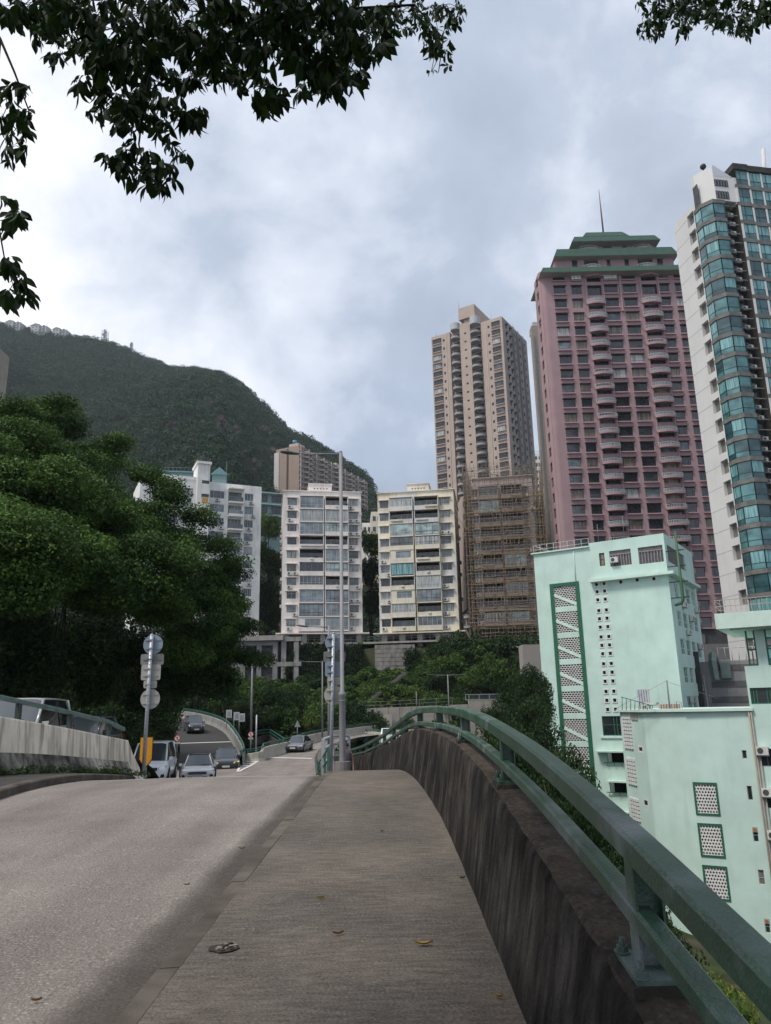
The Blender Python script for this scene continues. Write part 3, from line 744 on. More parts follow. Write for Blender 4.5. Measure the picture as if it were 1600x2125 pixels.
signpole('steel pole on the island carrying two round and three square sign backs', P0, tz.z, [
    ('o', cxl(316, 1337), pz(316, 1337, _Y), .61, .61, SB1, 0), ('r', cxl(314, 1368), pz(314, 1368, _Y), .72, .335, SB3, .012),
    ('r', cxl(311.5, 1395), pz(311.5, 1395, _Y), .60, .47, SB2, 0), ('r', cxl(310, 1420), pz(310, 1420, _Y), .41, .235, SB2, 0), ('o', cxl(310, 1450.5), pz(310, 1450.5, _Y), .60, .60, SB2, 0)], lean=lean)
YEL = mat('yellow_sign', (.62, .27, .012), .5, var=.08, vs=4)
ty = thing('hazard_plate', 'yellow shield-shaped hazard plate edged in black behind the left sign pole', 'sign', (P0.x - .05, 24.6, g(24.6) + .07))
Yq = 24.6; c0 = atY(303, 1560, Yq); cx0 = c0.x - ty.location.x; cz0 = c0.z - ty.location.z
def shield(k): return [(-.19 * k, .43 * k), (.19 * k, .43 * k), (.19 * k, -.22 * k), (.12 * k, -.33 * k), (0, -.47 * k), (-.12 * k, -.33 * k), (-.19 * k, -.22 * k)]
mb = MB(); mb.loft([[(cx0 + a, .0, cz0 + b_) for a, b_ in shield(1.06)], [(cx0 + a, .02, cz0 + b_) for a, b_ in shield(1.06)]], 0, smooth=False); mb.build('border', BLACKM, ty)
mb = MB(); mb.loft([[(cx0 + a, -.008, cz0 + b_) for a, b_ in shield(.98)], [(cx0 + a, -.001, cz0 + b_) for a, b_ in shield(.98)]], 0, smooth=False); mb.build('plate', YEL, ty)
mb = MB(); mb.tube([(cx0, .05, 0), (cx0, .05, cz0 + .3)], .04, 8); mb.build('post', STEEL, ty)
_Y = 26
P0 = atY(686, 1597, 26); P0.z = g(26)
tz = atY(692, 1315, _Y)
signpole('steel pole with blue and beige sign backs standing just left of the tall grey lamp', P0, tz.z, [
    ('o', cxl(693, 1332.5), pz(693, 1332.5, _Y), .62, .62, SB1, .03), ('r', cxl(693.5, 1362), pz(693.5, 1362, _Y), .74, .35, SB3, .05),
    ('r', cxl(692, 1388), pz(692, 1388, _Y), .58, .48, SB1, .03), ('r', cxl(692.5, 1412.5), pz(692.5, 1412.5, _Y), .44, .25, SB2, .03), ('o', cxl(692, 1442), pz(692, 1442, _Y), .64, .64, SB2, .03)],
    lean=(atY(692, 1315, _Y).x - atY(686, 1597, _Y).x))
RED = mat('sign_red', (.42, .03, .035), .5, var=.1); WHT = mat('sign_white', (.62, .60, .58), .5, var=.05); BLK = mat('sign_black', (.02, .02, .02), .5, var=0)
def nosign(label, px, py, Y, dia, base_py):
    c = atY(px, py, Y); b_ = atY(px, base_py, Y); t = thing('prohibition_sign', label, 'sign', (c.x, Y, b_.z)); z = c.z - b_.z
    mb = MB(); mb.tube([(0, .04, 0), (0, .04, z + dia * .4)], .035, 8); mb.build('post', STEEL, t)
    def disc(r_, y, m, nm, r2=None):
        mb = MB(); n = 28; mb.loft([[(r_ * math.cos(2 * math.pi * k / n), y, z + r_ * math.sin(2 * math.pi * k / n)) for k in range(n)], [(r_ * math.cos(2 * math.pi * k / n), y + .012, z + r_ * math.sin(2 * math.pi * k / n)) for k in range(n)]], 0, smooth=False)
        return mb.build(nm, m, t)
    disc(dia / 2, -.012, RED, 'red_ring'); disc(dia * .39, -.026, WHT, 'white_disc')
    mb = MB(); MM = Matrix.Translation((0, -.034, z)) @ Matrix.Rotation(R(45), 4, 'Y'); mb.box(-dia * .42, 0, -dia * .045, dia * .42, .006, dia * .045, 0, MM); mb.build('red_slash', RED, t)
    mb = MB(); mb.box(-dia * .06, -.031, z - dia * .24, dia * .05, -.027, z + dia * .22); mb.box(-dia * .06, -.031, z + dia * .16, dia * .2, -.027, z + dia * .22); mb.build('arrow_mark', BLK, t)
    mb = MB(); mb.box(-dia * .42, -.01, z - dia * .84, dia * .42, .01, z - dia * .56); mb.build('small_plate', WHT, t)
    mb = MB(); mb.box(-dia * .3, -.014, z - dia * .74, dia * .3, -.0105, z - dia * .66); mb.build('text_strip', BLK, t)
nosign('round red-ringed prohibition sign at the nose between ramp and road', 520.5, 1524, 63.5, .44, 1560)
nosign('round red-ringed prohibition sign just behind the white minivan', 368, 1532, 52, .42, 1560)
t = thing('triangle_sign', 'triangular warning sign seen from behind on a thin post beyond the sedan', 'sign', atY(617, 1524, 98))
q = atY(617, 1502, 98) - t.location
mb = MB(); mb.loft([[(-.38, 0, q.z - .38), (.38, 0, q.z - .38), (0, 0, q.z + .42)], [(-.38, .03, q.z - .38), (.38, .03, q.z - .38), (0, .03, q.z + .42)]], 0, smooth=False); mb.build('sign_plate', mat('sign_back_dull', (.27, .27, .26), .6, var=.1), t)
mb = MB(); mb.tube([(0, .06, -.6), (0, .06, q.z)], .04, 8); mb.build('post', STEEL, t)
for (px, py, pb, Y, lab) in ((479, 1481, 1506, 84, 'white framed board on a post, leftmost of three along the ramp barrier'), (495, 1486, 1512, 81, 'white framed board on a post, middle one of three along the ramp barrier'), (506, 1489, 1517, 79, 'white framed board on a post, rightmost of three along the ramp barrier')):
    c = atY(px, py, Y); b_ = atY(px, pb + 8, Y); t = thing('framed_board', lab, 'sign', (c.x - .2, Y, b_.z), R(12), 'white framed boards along the ramp')
    z = c.z - b_.z; mb = MB(); w = .30
    mb.box(-w, 0, z - .40, w, .05, z + .40); mb.build('frame', mat('board_white', (.50, .51, .52), .5, var=.08), t)
    mb = MB(); mb.box(-w + .12, -.012, z - .26, w - .12, -.001, z + .26); mb.build('panel', mat('board_grey', (.30, .32, .33), .4, var=.1), t)
    mb = MB(); mb.tube([(-w + .05, .09, 0), (-w + .05, .09, z + .3)], .04, 6); mb.build('post', STEEL, t)
for (px, p0, p1, Y, r_, m, lab) in ((531, 1484, 1560, 62, .06, STEEL, 'plain grey post beside the prohibition sign'), (662, 1492, 1545, 100, .045, mat('brownish_post', (.16, .12, .09), .7), 'thin brown post in front of the bushes by the sign pole'), (865, 1435, 1480, 108, .05, GREYP, 'thin post above the concrete retaining wall')):
    a = atY(px, p1, Y); b_ = atY(px, p0, Y); mb = MB(); mb.tube([(0, 0, 0), (0, 0, b_.z - a.z)], r_, 8); mb.tube([(0, 0, b_.z - a.z), (0, 0, b_.z - a.z + .03)], r_ * .7, 8); mb.build('post_pole', m, None, T(*a), label=lab, cat='post')
# cars
CARGLASS = mat('car_glass', (.018, .022, .024), .06, var=0, spec=.9)
CARGLASSL = mat('windscreen_glass', (.045, .055, .06), .05, var=0, spec=1)
CHROME = mat('car_chrome', (.45, .46, .47), .2, var=0, metal=.9)
RIM = mat('alloy_rim', (.28, .28, .29), .35, var=.1, metal=.6)
HEADL = mat('headlight_lens', (.42, .44, .46), .12, var=.1, spec=1)
TAIL = mat('rear_light', (.25, .01, .01), .3, var=0)
CBLACK = mat('car_black_plastic', (.018, .018, .02), .5, var=0)
PLATE = mat('number_plate', (.55, .55, .52), .5, var=.0)
def paint(name, c): return mat(name, c, .28, var=.03, vs=1, spec=.6, coat=.8)
STY = {
 'sedan': dict(low=[(0, .70, .30, .52), (.015, .86, .22, .60), (.06, .95, .17, .68), (.16, .99, .16, .76), (.29, 1, .16, .86), (.5, 1, .16, .91), (.75, 1, .16, .95), (.9, .97, .18, .96), (.985, .88, .24, .92), (1, .78, .32, .80)],
               cab=(.27, .43, .71, .89, .84, .60)),
 'coupe': dict(low=[(0, .72, .22, .46), (.015, .88, .14, .56), (.06, .96, .12, .64), (.16, .99, .12, .70), (.28, 1, .12, .78), (.5, 1, .12, .84), (.75, 1, .14, .88), (.9, .97, .16, .86), (.985, .9, .22, .78), (1, .8, .3, .66)],
               cab=(.25, .45, .70, .93, .86, .60)),
 'suv': dict(low=[(0, .74, .36, .62), (.015, .88, .28, .78), (.05, .96, .22, .88), (.15, .99, .2, .96), (.26, 1, .2, 1.02), (.5, 1, .2, 1.05), (.75, 1, .2, 1.08), (.92, .97, .22, 1.08), (.985, .9, .3, 1.0), (1, .82, .4, .9)],
             cab=(.23, .38, .80, .97, .86, .66)),
 'mpv': dict(low=[(0, .74, .30, .62), (.015, .88, .2, .76), (.05, .96, .16, .86), (.12, .99, .16, .98), (.20, 1, .16, 1.06), (.5, 1, .16, 1.06), (.8, 1, .16, 1.06), (.95, .98, .18, 1.06), (.99, .93, .22, 1.02), (1, .88, .3, .96)],
             cab=(.14, .33, .90, .985, .90, .74)),
}
def car(name, label, cat, base, yaw, L, W, H, style, pm, group=None, roofm=None, lightm=None, darkgrille=True, fog=False):
    """front looks along local -Y; yaw turns it"""
    S = STY[style]; t = thing(name, label, cat, base, yaw, group)
    hw = W / 2; k = H / {'sedan': 1.46, 'coupe': 1.32, 'suv': 1.62, 'mpv': 1.75}[style]
    rings = []
    for (tt, wk, z0, z1) in S['low']:
        y = (tt - .5) * L; w = hw * wk; z0 *= k; z1 *= k; h = z1 - z0
        half = [(0, z0), (w * .80, z0), (w * .94, z0 + .10 * h), (w * .985, z0 + .35 * h), (w, z0 + .62 * h), (w * .975, z0 + .84 * h), (w * .90, z0 + .965 * h), (w * .62, z1), (0, z1 + .015)]
        rings.append([(a, y, b_) for a, b_ in half] + [(-a, y, b_) for a, b_ in half[-2:0:-1]])
    mb = MB(); mb.loft(rings, 0, smooth=True); body = mb.build('body', pm, t)
    md = body.modifiers.new('sub', 'SUBSURF'); md.levels = 1; md.render_levels = 2
    t0, t1, t2, t3, wb, wt = S['cab']; ys = [(q - .5) * L for q in (t0, t1, t2, t3)]
    def ztop(tt):
        return np.interp(tt, [a[0] for a in S['low']], [a[3] for a in S['low']]) * k
    zb0 = ztop(t0) - .03; zb1 = ztop(t3) - .03; Hh = H
    B = hw * wb; Tt = hw * wt
    c = [(B * .93, ys[0], zb0), (Tt, ys[1], Hh - .06), (Tt, ys[2], Hh - .07), (B * .92, ys[3], zb1)]
    def cring(x, y, z): return [(x, y, z), (x * .6, y - (.05 if y < 0 else -.03), z + .015), (-x * .6, y - (.05 if y < 0 else -.03), z + .015), (-x, y, z)]
    mb = MB()
    A, Bq, Cq, Dq = [cring(*q) for q in c]
    mb.loft([A, Bq], 0, smooth=True, closed=False); mb.build('windscreen', CARGLASSL, t)
    mb = MB(); mb.loft([Cq, Dq], 0, smooth=True, closed=False); mb.build('rear_window', CARGLASS, t)
    nside = 3 if style in ('mpv', 'suv') else 2
    for sgn in (1, -1):
        ym = (ys[1] + ys[2]) / 2; zbm = (zb0 + zb1) / 2
        bl = [(sgn * B * 1.0, ys[0] + .02, zb0), (sgn * B * 1.02, ys[1] + .15, zb0 + .02), (sgn * B * 1.02, ym, zbm + .02), (sgn * B * 1.01, ys[2] + .02, zb1), (sgn * B * .95, ys[3], zb1)]
        tl = [(sgn * Tt * .0 + sgn * (Tt + (B - Tt) * .95), ys[0] + .04, zb0 + .03), (sgn * (Tt + .005), ys[1], Hh - .07), (sgn * (Tt + .02), ym, Hh - .06), (sgn * (Tt + .005), ys[2], Hh - .08), (sgn * (Tt + (B - Tt) * .9), ys[3] - .04, zb1 + .03)]
        mb = MB(); mb.loft([bl, tl], 0, smooth=True, closed=False); mb.build('side_window', CARGLASS, t)
        mp_ = MB()
        mp_.tube([(sgn * B * .94, ys[0] + .0, zb0), (sgn * Tt * 1.0, ys[1], Hh - .06)], .040, 6); mp_.build('front_pillar', pm, t)
        mp_ = MB(); mp_.tube([(sgn * Tt * 1.0, ys[2], Hh - .07), (sgn * B * .93, ys[3], zb1)], .055, 6); mp_.build('rear_pillar', pm, t)
        mp_ = MB(); mp_.tube([(sgn * B * 1.025, ym, zbm), (sgn * (Tt + .022), ym, Hh - .06)], .022, 6); mp_.build('centre_pillar', CBLACK, t)
        mp_ = MB(); rr = [[(sgn * (B + .03), ys[0] + .22, zb0 + .02), (sgn * (B + .2), ys[0] + .20, zb0 + .02), (sgn * (B + .22), ys[0] + .21, zb0 + .17), (sgn * (B + .05), ys[0] + .22, zb0 + .16)], [(sgn * (B + .03), ys[0] + .32, zb0 + .04), (sgn * (B + .18), ys[0] + .30, zb0 + .04), (sgn * (B + .20), ys[0] + .30, zb0 + .14), (sgn * (B + .05), ys[0] + .32, zb0 + .14)]]
        mp_.loft(rr, 0, smooth=False); mp_.build('wing_mirror', pm, t)
        mp_ = MB(); zs = .3 * k + .05
        for yy in (ys[0] + .32, ym, ys[2] - .05): mp_.box(sgn * hw * 1.0 - .004, yy - .006, .35 * k, sgn * hw * 1.0 + .004, yy + .006, zbm - .12)
        mp_.build('door_seam', CBLACK, t)
        mp_ = MB()
        for yy in (ym - .2, ys[2] - .2): mp_.box(sgn * hw * .99 - .015, yy - .09, zbm - .14, sgn * hw * .99 + .02, yy + .09, zbm - .11)
        mp_.build('door_handle', pm, t)
    rf = []
    for (x, y, z) in ((Tt, ys[1] - .04, Hh - .06), (Tt * 1.02, ys[1] + .15, Hh - .03), (Tt * 1.03, (ys[1] + ys[2]) / 2, Hh - .015), (Tt * 1.02, ys[2] - .15, Hh - .03), (Tt, ys[2] + .06, Hh - .07)):
        rf.append([(x + .01, y, z - .03), (x, y, z + .005), (x * .55, y, z + .03), (-x * .55, y, z + .03), (-x, y, z + .005), (-x - .01, y, z - .03)])
    mb = MB(); mb.loft(rf, 0, smooth=True); mb.build('roof', roofm or pm, t)
    r_ = .33 * (1.1 if style == 'suv' else 1)
    for fy in (-.5 * L + .19 * L, .5 * L - .19 * L):
        for sgn in (1, -1):
            mb = MB(); mb.tube([(sgn * (hw - .24), fy, r_), (sgn * (hw + .006), fy, r_)], r_ * 1.14, 20); mb.build('wheel_arch', CBLACK, t)
            mb = MB(); x0, x1 = sgn * (hw - .2), sgn * (hw + .022)
            mb.tube([(x0, fy, r_), (x0 + sgn * .03, fy, r_), (x1 - sgn * .02, fy, r_), (x1, fy, r_)], [r_ * .93, r_, r_, r_ * .9], 20)
            wh = mb.build('wheel', BLACKM, t)
            mb = MB(); mb.tube([(x1 - sgn * .01, fy, r_), (x1 + sgn * .008, fy, r_)], [r_ * .66, r_ * .6], 16); mb.build('rim', RIM, wh)
    zf = S['low'][1][3] * k; zl = S['low'][1][2] * k; yf = -.5 * L
    lm = lightm or HEADL
    for sgn in (1, -1):
        mb = MB(); zz_ = zf - .07 * k
        P = [(sgn * hw * .52, yf + .03, zz_ - .06), (sgn * hw * .93, yf + .17, zz_ + .03), (sgn * hw * .91, yf + .24, zz_ + .11), (sgn * hw * .55, yf + .09, zz_ + .045)]
        mb.loft([P, [(a * 1.015, b_ - .03, c_ + .01) for a, b_, c_ in P]], 0, smooth=False); mb.build('headlight', lm, t)
        mb = MB(); zq = zl + .12; P = [(sgn * hw * .66, yf - .005, zq), (sgn * hw * .86, yf + .06, zq), (sgn * hw * .85, yf + .06, zq + .14), (sgn * hw * .70, yf - .0, zq + .12)]
        mb.loft([P, [(a, b_ - .03, c_) for a, b_, c_ in P]], 0, smooth=False); mb.build('fog_light_recess', CBLACK, t)
        mb = MB(); zt_ = S['low'][-2][3] * k; mb.box(sgn * hw * .62, .5 * L - .09, zt_ - .22, sgn * hw * .93, .5 * L - .03, zt_ - .06); mb.build('rear_light', TAIL, t)
    mb = MB(); mb.box(-hw * .5, yf - .03, zf - .16 * k, hw * .5, yf + .05, zf - .03 * k); gl = mb.build('grille', CBLACK, t)
    mb = MB()
    for q in range(3): mb.box(-hw * .5, yf - .04, zf - (.14 - q * .045) * k, hw * .5, yf - .031, zf - (.14 - q * .045) * k + .012)
    mb.build('grille_bar', CHROME, gl)
    mb = MB(); mb.box(-hw * .55, yf - .012, zl + .04, hw * .55, yf + .06, zl + .16 * k); mb.build('lower_intake', CBLACK, t)
    mb = MB(); mb.box(-.26, yf - .055, zl + .13 * k, .26, yf - .032, zl + .13 * k + .125); mb.build('number_plate', PLATE, t)
    mb = MB()
    for s_ in (1, -1): mb.tube([(s_ * hw * .1, ys[0] - .02, zb0 + .03), (s_ * hw * .1 + hw * .55, ys[0] + .06, zb0 + .09)], .008, 4)
    mb.build('wiper', CBLACK, t)
    return t
def carat(px, Y, z): p = atY(px, 1500, Y); return Vector((p.x, Y, z))
W_PEARL = paint('pearl_white_paint', (.82, .80, .77)); W_WHITE = paint('white_paint', (.82, .84, .86)); BLKP = paint('black_paint', (.012, .014, .018)); NAVY = paint('dark_blue_black_paint', (.014, .016, .024))
GRYP = paint('grey_metallic_paint', (.13, .14, .15)); SILV = paint('silver_paint', (.36, .36, .35)); DTEAL = paint('dark_teal_paint', (.02, .035, .04))
YELL = mat('lit_yellow_lamp', (.8, .6, .1), .3, var=0, spec=1)
car('minivan', 'white minivan facing us beyond the tapering end of the cream barrier', 'minivan', carat(324, 36.5, g(36) - .05), R(9), 4.26, 1.70, 1.74, 'mpv', W_WHITE)
car('parked_car', 'pearl white low car facing us at the ramp foot beside a black SUV', 'car', carat(416, 44, -1.93), R(12), 4.5, 1.85, 1.32, 'coupe', W_PEARL, roofm=CBLACK)
car('suv', 'glossy black SUV with yellowish headlights beside the pearl white car', 'SUV', carat(471, 58, -2.55), R(12), 5.0, 1.95, 1.62, 'suv', BLKP, lightm=YELL)
car('van', 'dark navy people carrier coming down the dark ramp', 'van', carat(402, 86, -.55), R(22), 4.8, 1.75, 1.85, 'mpv', NAVY)
car('sedan', 'dark grey metallic sedan driving towards us on the right-hand road', 'car', carat(621, 76, g(76) - .1), R(-8), 4.75, 1.84, 1.46, 'sedan', GRYP)
car('silver_minivan', 'silver minivan half hidden behind the cream barrier at the left edge', 'minivan', Vector((-10.15, 21.9, .32)), R(9), 4.6, 1.75, 1.76, 'mpv', SILV)
car('dark_hatchback', 'dark teal car mostly hidden behind the barrier under the banyan', 'car', Vector((-10.5, 27.3, .0)), R(6), 4.4, 1.75, 1.55, 'suv', DTEAL)
p = atY(727, 1333, 156); car('parked_saloon', 'pale silver-blue car parked between the columns under the pinkish block', 'car', Vector((p.x, 158, p.z + .1)), R(70), 4.5, 1.8, 1.45, 'sedan', paint('pale_blue_paint', (.30, .36, .42)))
p = atY(924, 1322, 150); car('parked_saloon', 'pale car parked under the cream block behind the treetops', 'car', Vector((p.x, 152, p.z + .1)), R(70), 4.5, 1.8, 1.45, 'sedan', paint('pale_grey_paint', (.42, .45, .47)))
# people
SKIN = mat('skin', (.34, .20, .14), .6, var=.05); HAIR = mat('dark_hair', (.015, .012, .01), .6, var=0)
def skinned(name, verts, edges, radii, m, parent, sub=2):
    me = bpy.data.meshes.new(name); me.from_pydata(verts, edges, []); me.materials.append(m)
    o = link(name, me, parent); o.modifiers.new('skin', 'SKIN')
    sk = me.skin_vertices[0].data
    for i, r_ in enumerate(radii): sk[i].radius = (r_, r_) if not isinstance(r_, tuple) else r_
    sk[0].use_root = True
    s = o.modifiers.new('sub', 'SUBSURF'); s.levels = 1; s.render_levels = sub
    for p_ in me.polygons: p_.use_smooth = True
    return o
def person(label, base, yaw, shirt, shorts, cap=None, h=1.72, fingers=True, longsleeve=False):
    t = thing('person', label, 'person', base, yaw); k = h / 1.72
    V = [(0, 0, .95), (0, 0, 1.10), (0, 0, 1.28), (0, 0, 1.42), (0, 0, 1.50), (0, -.01, 1.57), (0, -.015, 1.64), (0, -.01, 1.70),
         (.17, 0, 1.40), (.23, .01, 1.12), (.245, -.04, .89), (.245, -.06, .82),
         (-.17, 0, 1.40), (-.23, .01, 1.12), (-.245, -.04, .89), (-.245, -.06, .82),
         (.09, 0, .88), (.10, -.06, .50), (.10, .02, .10), (.10, -.08, .04),
         (-.09, 0, .88), (-.10, .05, .50), (-.10, .16, .12), (-.10, .08, .05)]
    E = [(0, 1), (1, 2), (2, 3), (3, 4), (4, 5), (5, 6), (6, 7), (3, 8), (8, 9), (9, 10), (10, 11), (3, 12), (12, 13), (13, 14), (14, 15), (0, 16), (16, 17), (17, 18), (18, 19), (0, 20), (20, 21), (21, 22), (22, 23)]
    rad = [(.15, .10), (.135, .095), (.155, .105), (.12, .09), .05, (.065, .08), (.078, .095), (.055, .07), .055, .042, .030, .026, .055, .042, .030, .026, .085, .058, .036, (.04, .035), .085, .058, .036, (.04, .035)]
    V = [tuple(c * k for c in v) for v in V]
    skinned('body', V, E, rad, SKIN, t)
    for sgn in (1, -1):
        for f_ in range(4):
            x = sgn * .245 + (f_ - 1.5) * .017 * 1; L_ = (.07, .082, .078, .06)[f_]
            skinned('finger', [(x * k, -.06 * k - f_ * .004, .80 * k), ((x) * k, -.075 * k, (.80 - L_ * .5) * k), (x * k, -.065 * k, (.80 - L_) * k)], [(0, 1), (1, 2)], [.009, .008, .007], SKIN, t, 1)
        skinned('thumb', [(sgn * .235 * k, -.085 * k, .84 * k), (sgn * .22 * k, -.105 * k, .805 * k), (sgn * .22 * k, -.105 * k, .775 * k)], [(0, 1), (1, 2)], [.011, .010, .008], SKIN, t, 1)
    mb = MB()
    def ring(z, rx, ry, cx=0, cy=0): return [((cx + rx * math.cos(a)) * k, (cy + ry * math.sin(a)) * k, z * k) for a in [2 * math.pi * q / 16 for q in range(16)]]
    mb.loft([ring(.93, .185, .135), ring(1.05, .175, .13), ring(1.25, .19, .135), ring(1.38, .20, .125), ring(1.45, .16, .105), ring(1.485, .075, .075)], 0, smooth=True, cap=False); mb.build('shirt', shirt, t)
    if longsleeve:
        for sgn in (1, -1):
            mb = MB(); mb.tube([tuple(k * c for c in (sgn * .15, 0, 1.41)), tuple(k * c for c in (sgn * .235, .01, 1.12)), tuple(k * c for c in (sgn * .247, -.04, .90))], [.075, .058, .045], 10); mb.build('sleeve', shirt, t)
    mb = MB(); mb.loft([ring(.70 if not longsleeve else .12, .08, .09, .10), ring(.88, .11, .11, .085), ring(.94, .09, .12, .09)], 0, cap=False)
    mb.loft([ring(.70 if not longsleeve else .12, .08, .09, -.10, .02 if not longsleeve else .14), ring(.88, .11, .11, -.085), ring(.94, .09, .12, -.09)], 0, cap=False)
    mb.loft([ring(.86, .175, .125), ring(1.0, .18, .13)], 0, cap=False); mb.build('trousers' if longsleeve else 'shorts', shorts, t)
    mb = MB(); mb.loft([ring(1.615, .088, .105, 0, .012), ring(1.67, .092, .108, 0, .01), ring(1.72, .075, .088, 0, .005), ring(1.745, .035, .04)], 0, smooth=True); mb.build('hair' if cap is None else 'helmet', HAIR if cap is None else cap, t)
    mb = MB(); mb.tube([(0, -.10 * k, 1.63 * k), (0, -.118 * k, 1.605 * k)], [.008, .014], 6); mb.build('nose', SKIN, t)
    for sgn in (1, -1):
        mb = MB(); mb.cbox((sgn * .03 * k, -.097 * k, 1.635 * k), .02, .008, .009); mb.build('eye', HAIR, t)
        mb = MB(); mb.tube([(sgn * .08 * k, 0, 1.60 * k), (sgn * .095 * k, .01, 1.62 * k), (sgn * .082 * k, .015, 1.65 * k)], .012, 6); mb.build('ear', SKIN, t)
        mb = MB(); mb.loft([ring(.0, .05, .13, sgn * .10, -.03 if sgn > 0 else .12), ring(.07, .045, .09, sgn * .10, .0 if sgn > 0 else .14)], 0); mb.build('shoe', BLACKM, t)
    mb = MB(); mb.cbox((0, -.096 * k, 1.578 * k), .04, .006, .007); mb.build('mouth', mat('lips', (.22, .09, .07), .6, var=0), t)
    return t
p = atY(718.5, 1542, 28.2)
person('man in grey sleeveless top and dark shorts half hidden behind the tall lamp post', Vector((p.x, 28.2, p.z - 1.73)), R(8), mat('grey_cloth', (.085, .085, .095), .9, var=.1, vs=8), mat('navy_shorts', (.015, .018, .035), .9, var=.1))
HEL = mat('white_helmet', (.55, .57, .58), .4, var=0); TEALC = mat('pale_teal_workwear', (.15, .28, .32), .9, var=.1)
for (px, py, Y, lab) in ((759, 1519, 99, 'worker in white helmet and pale workwear behind the long barrier, the left one'), (793, 1518, 96, 'worker in white helmet and pale workwear by the truck, the right one')):
    p = atY(px, py, Y); person(lab, Vector((p.x, Y, p.z - 1.74)), R(20), TEALC, TEALC, HEL, longsleeve=True)
# building kit
class Face:
    """a wall plane: local x to the right seen from outside, -y outwards, z up (z is world height)"""
    def __init__(s, root, M=Matrix.Identity(4)):
        s.root = root; s.M = M; s.W = root.matrix_basis @ M; s.I = s.W.inverted()
    def hit(s, px, py, y=0.0):
        d = ray(px, py); o = s.I @ EYE; dd = (s.I.to_3x3() @ d)
        t = (y - o.y) / dd.y; p = o + dd * t
        return p.x, p.z
    def mx(s, x, y, z): return s.M @ T(x, y, z)
def bld(name, label, p, yaw, group=None):
    return thing(name, label, 'building', (p.x, p.y, p.z), R(yaw), group)
def holewall(mb, x0, x1, z0, z1, holes, depth=.25, y=0, m=0):
    xs = sorted({round(v, 4) for h in holes for v in (h[0], h[1]) if x0 < v < x1} | {round(x0, 4), round(x1, 4)})
    zs = sorted({round(v, 4) for h in holes for v in (h[2], h[3]) if z0 < v < z1} | {round(z0, 4), round(z1, 4)})
    for k in range(len(zs) - 1):
        zc = (zs[k] + zs[k + 1]) / 2; rowh = [h for h in holes if h[2] < zc < h[3]]; run = None
        for i in range(len(xs) - 1):
            xc = (xs[i] + xs[i + 1]) / 2; solid = not any(h[0] < xc < h[1] for h in rowh)
            if solid and run is None: run = xs[i]
            if not solid and run is not None:
                mb.face([(run, y, zs[k]), (xs[i], y, zs[k]), (xs[i], y, zs[k + 1]), (run, y, zs[k + 1])], m); run = None
        if run is not None: mb.face([(run, y, zs[k]), (xs[-1], y, zs[k]), (xs[-1], y, zs[k + 1]), (run, y, zs[k + 1])], m)
    for (a, b_, c, d_) in holes:
        q = y + depth
        mb.face([(a, y, c), (a, q, c), (a, q, d_), (a, y, d_)], m); mb.face([(b_, q, c), (b_, y, c), (b_, y, d_), (b_, q, d_)], m)
        mb.face([(a, y, c), (b_, y, c), (b_, q, c), (a, q, c)], m); mb.face([(a, q, d_), (b_, q, d_), (b_, y, d_), (a, y, d_)], m)
WC = {}
def window(F, x, z, w, h, cols=(.5,), rows=(), frame=F_DARK, glass=G_DARK, depth=.16, fr=.05, name='window', sill=None, pane=True):
    w = round(w, 2); h = round(h, 2)
    key = (w, h, tuple(cols), tuple(rows), frame.name, fr)
    if key not in WC:
        mb = MB(); d0, d1 = -.03, .03
        mb.box(0, d0, 0, fr, d1, h); mb.box(w - fr, d0, 0, w, d1, h); mb.box(fr, d0, 0, w - fr, d1, fr); mb.box(fr, d0, h - fr, w - fr, d1, h)
        for c in cols: mb.box(w * c - fr * .4, d0 + .005, fr, w * c + fr * .4, d1, h - fr)
        for r_ in rows: mb.box(fr, d0 + .008, h * r_ - fr * .35, w - fr, d1 - .004, h * r_ + fr * .35)
        WC[key] = mb.mesh(name, frame)
    o = link(name, WC[key], F.root, F.mx(x, depth, z))
    k2 = ('p', w, h, glass.name)
    if k2 not in WC:
        mb = MB(); mb.face([(.01, .012, .01), (w - .01, .012, .01), (w - .01, .012, h - .01), (.01, .012, h - .01)]); WC[k2] = mb.mesh('pane', glass)
    link('pane', WC[k2], o)
    return o
MC = {}
def inst(key, fn, name, F, x, y, z, parent=None):
    if key not in MC: MC[key] = fn()
    return link(name, MC[key], parent or F.root, F.mx(x, y, z) if parent is None else T(x, y, z))
def ac_mesh():
    mb = MB(); mb.box(0, 0, 0, .85, .35, .6, 0); mb.prism([(.3 + .2 * math.cos(k * math.pi / 5), .001) for k in range(2)] + [(.3, .0)], .2, .21, 1)
    mb.loft([[(.3 + .22 * math.cos(k * math.pi / 6), -.012, .3 + .22 * math.sin(k * math.pi / 6)) for k in range(12)], [(.3 + .22 * math.cos(k * math.pi / 6), -.001, .3 + .22 * math.sin(k * math.pi / 6)) for k in range(12)]], 1, smooth=False)
    mb.box(-.05, .02, -.08, .9, .3, -.02, 2)
    return mb.mesh('air_conditioner', [ACM, mat('ac_fan_dark', (.06, .06, .06), .6), F_GREY])
def ac(F, x, z): return inst('ac', ac_mesh, 'air_conditioner', F, x, -.42, z)
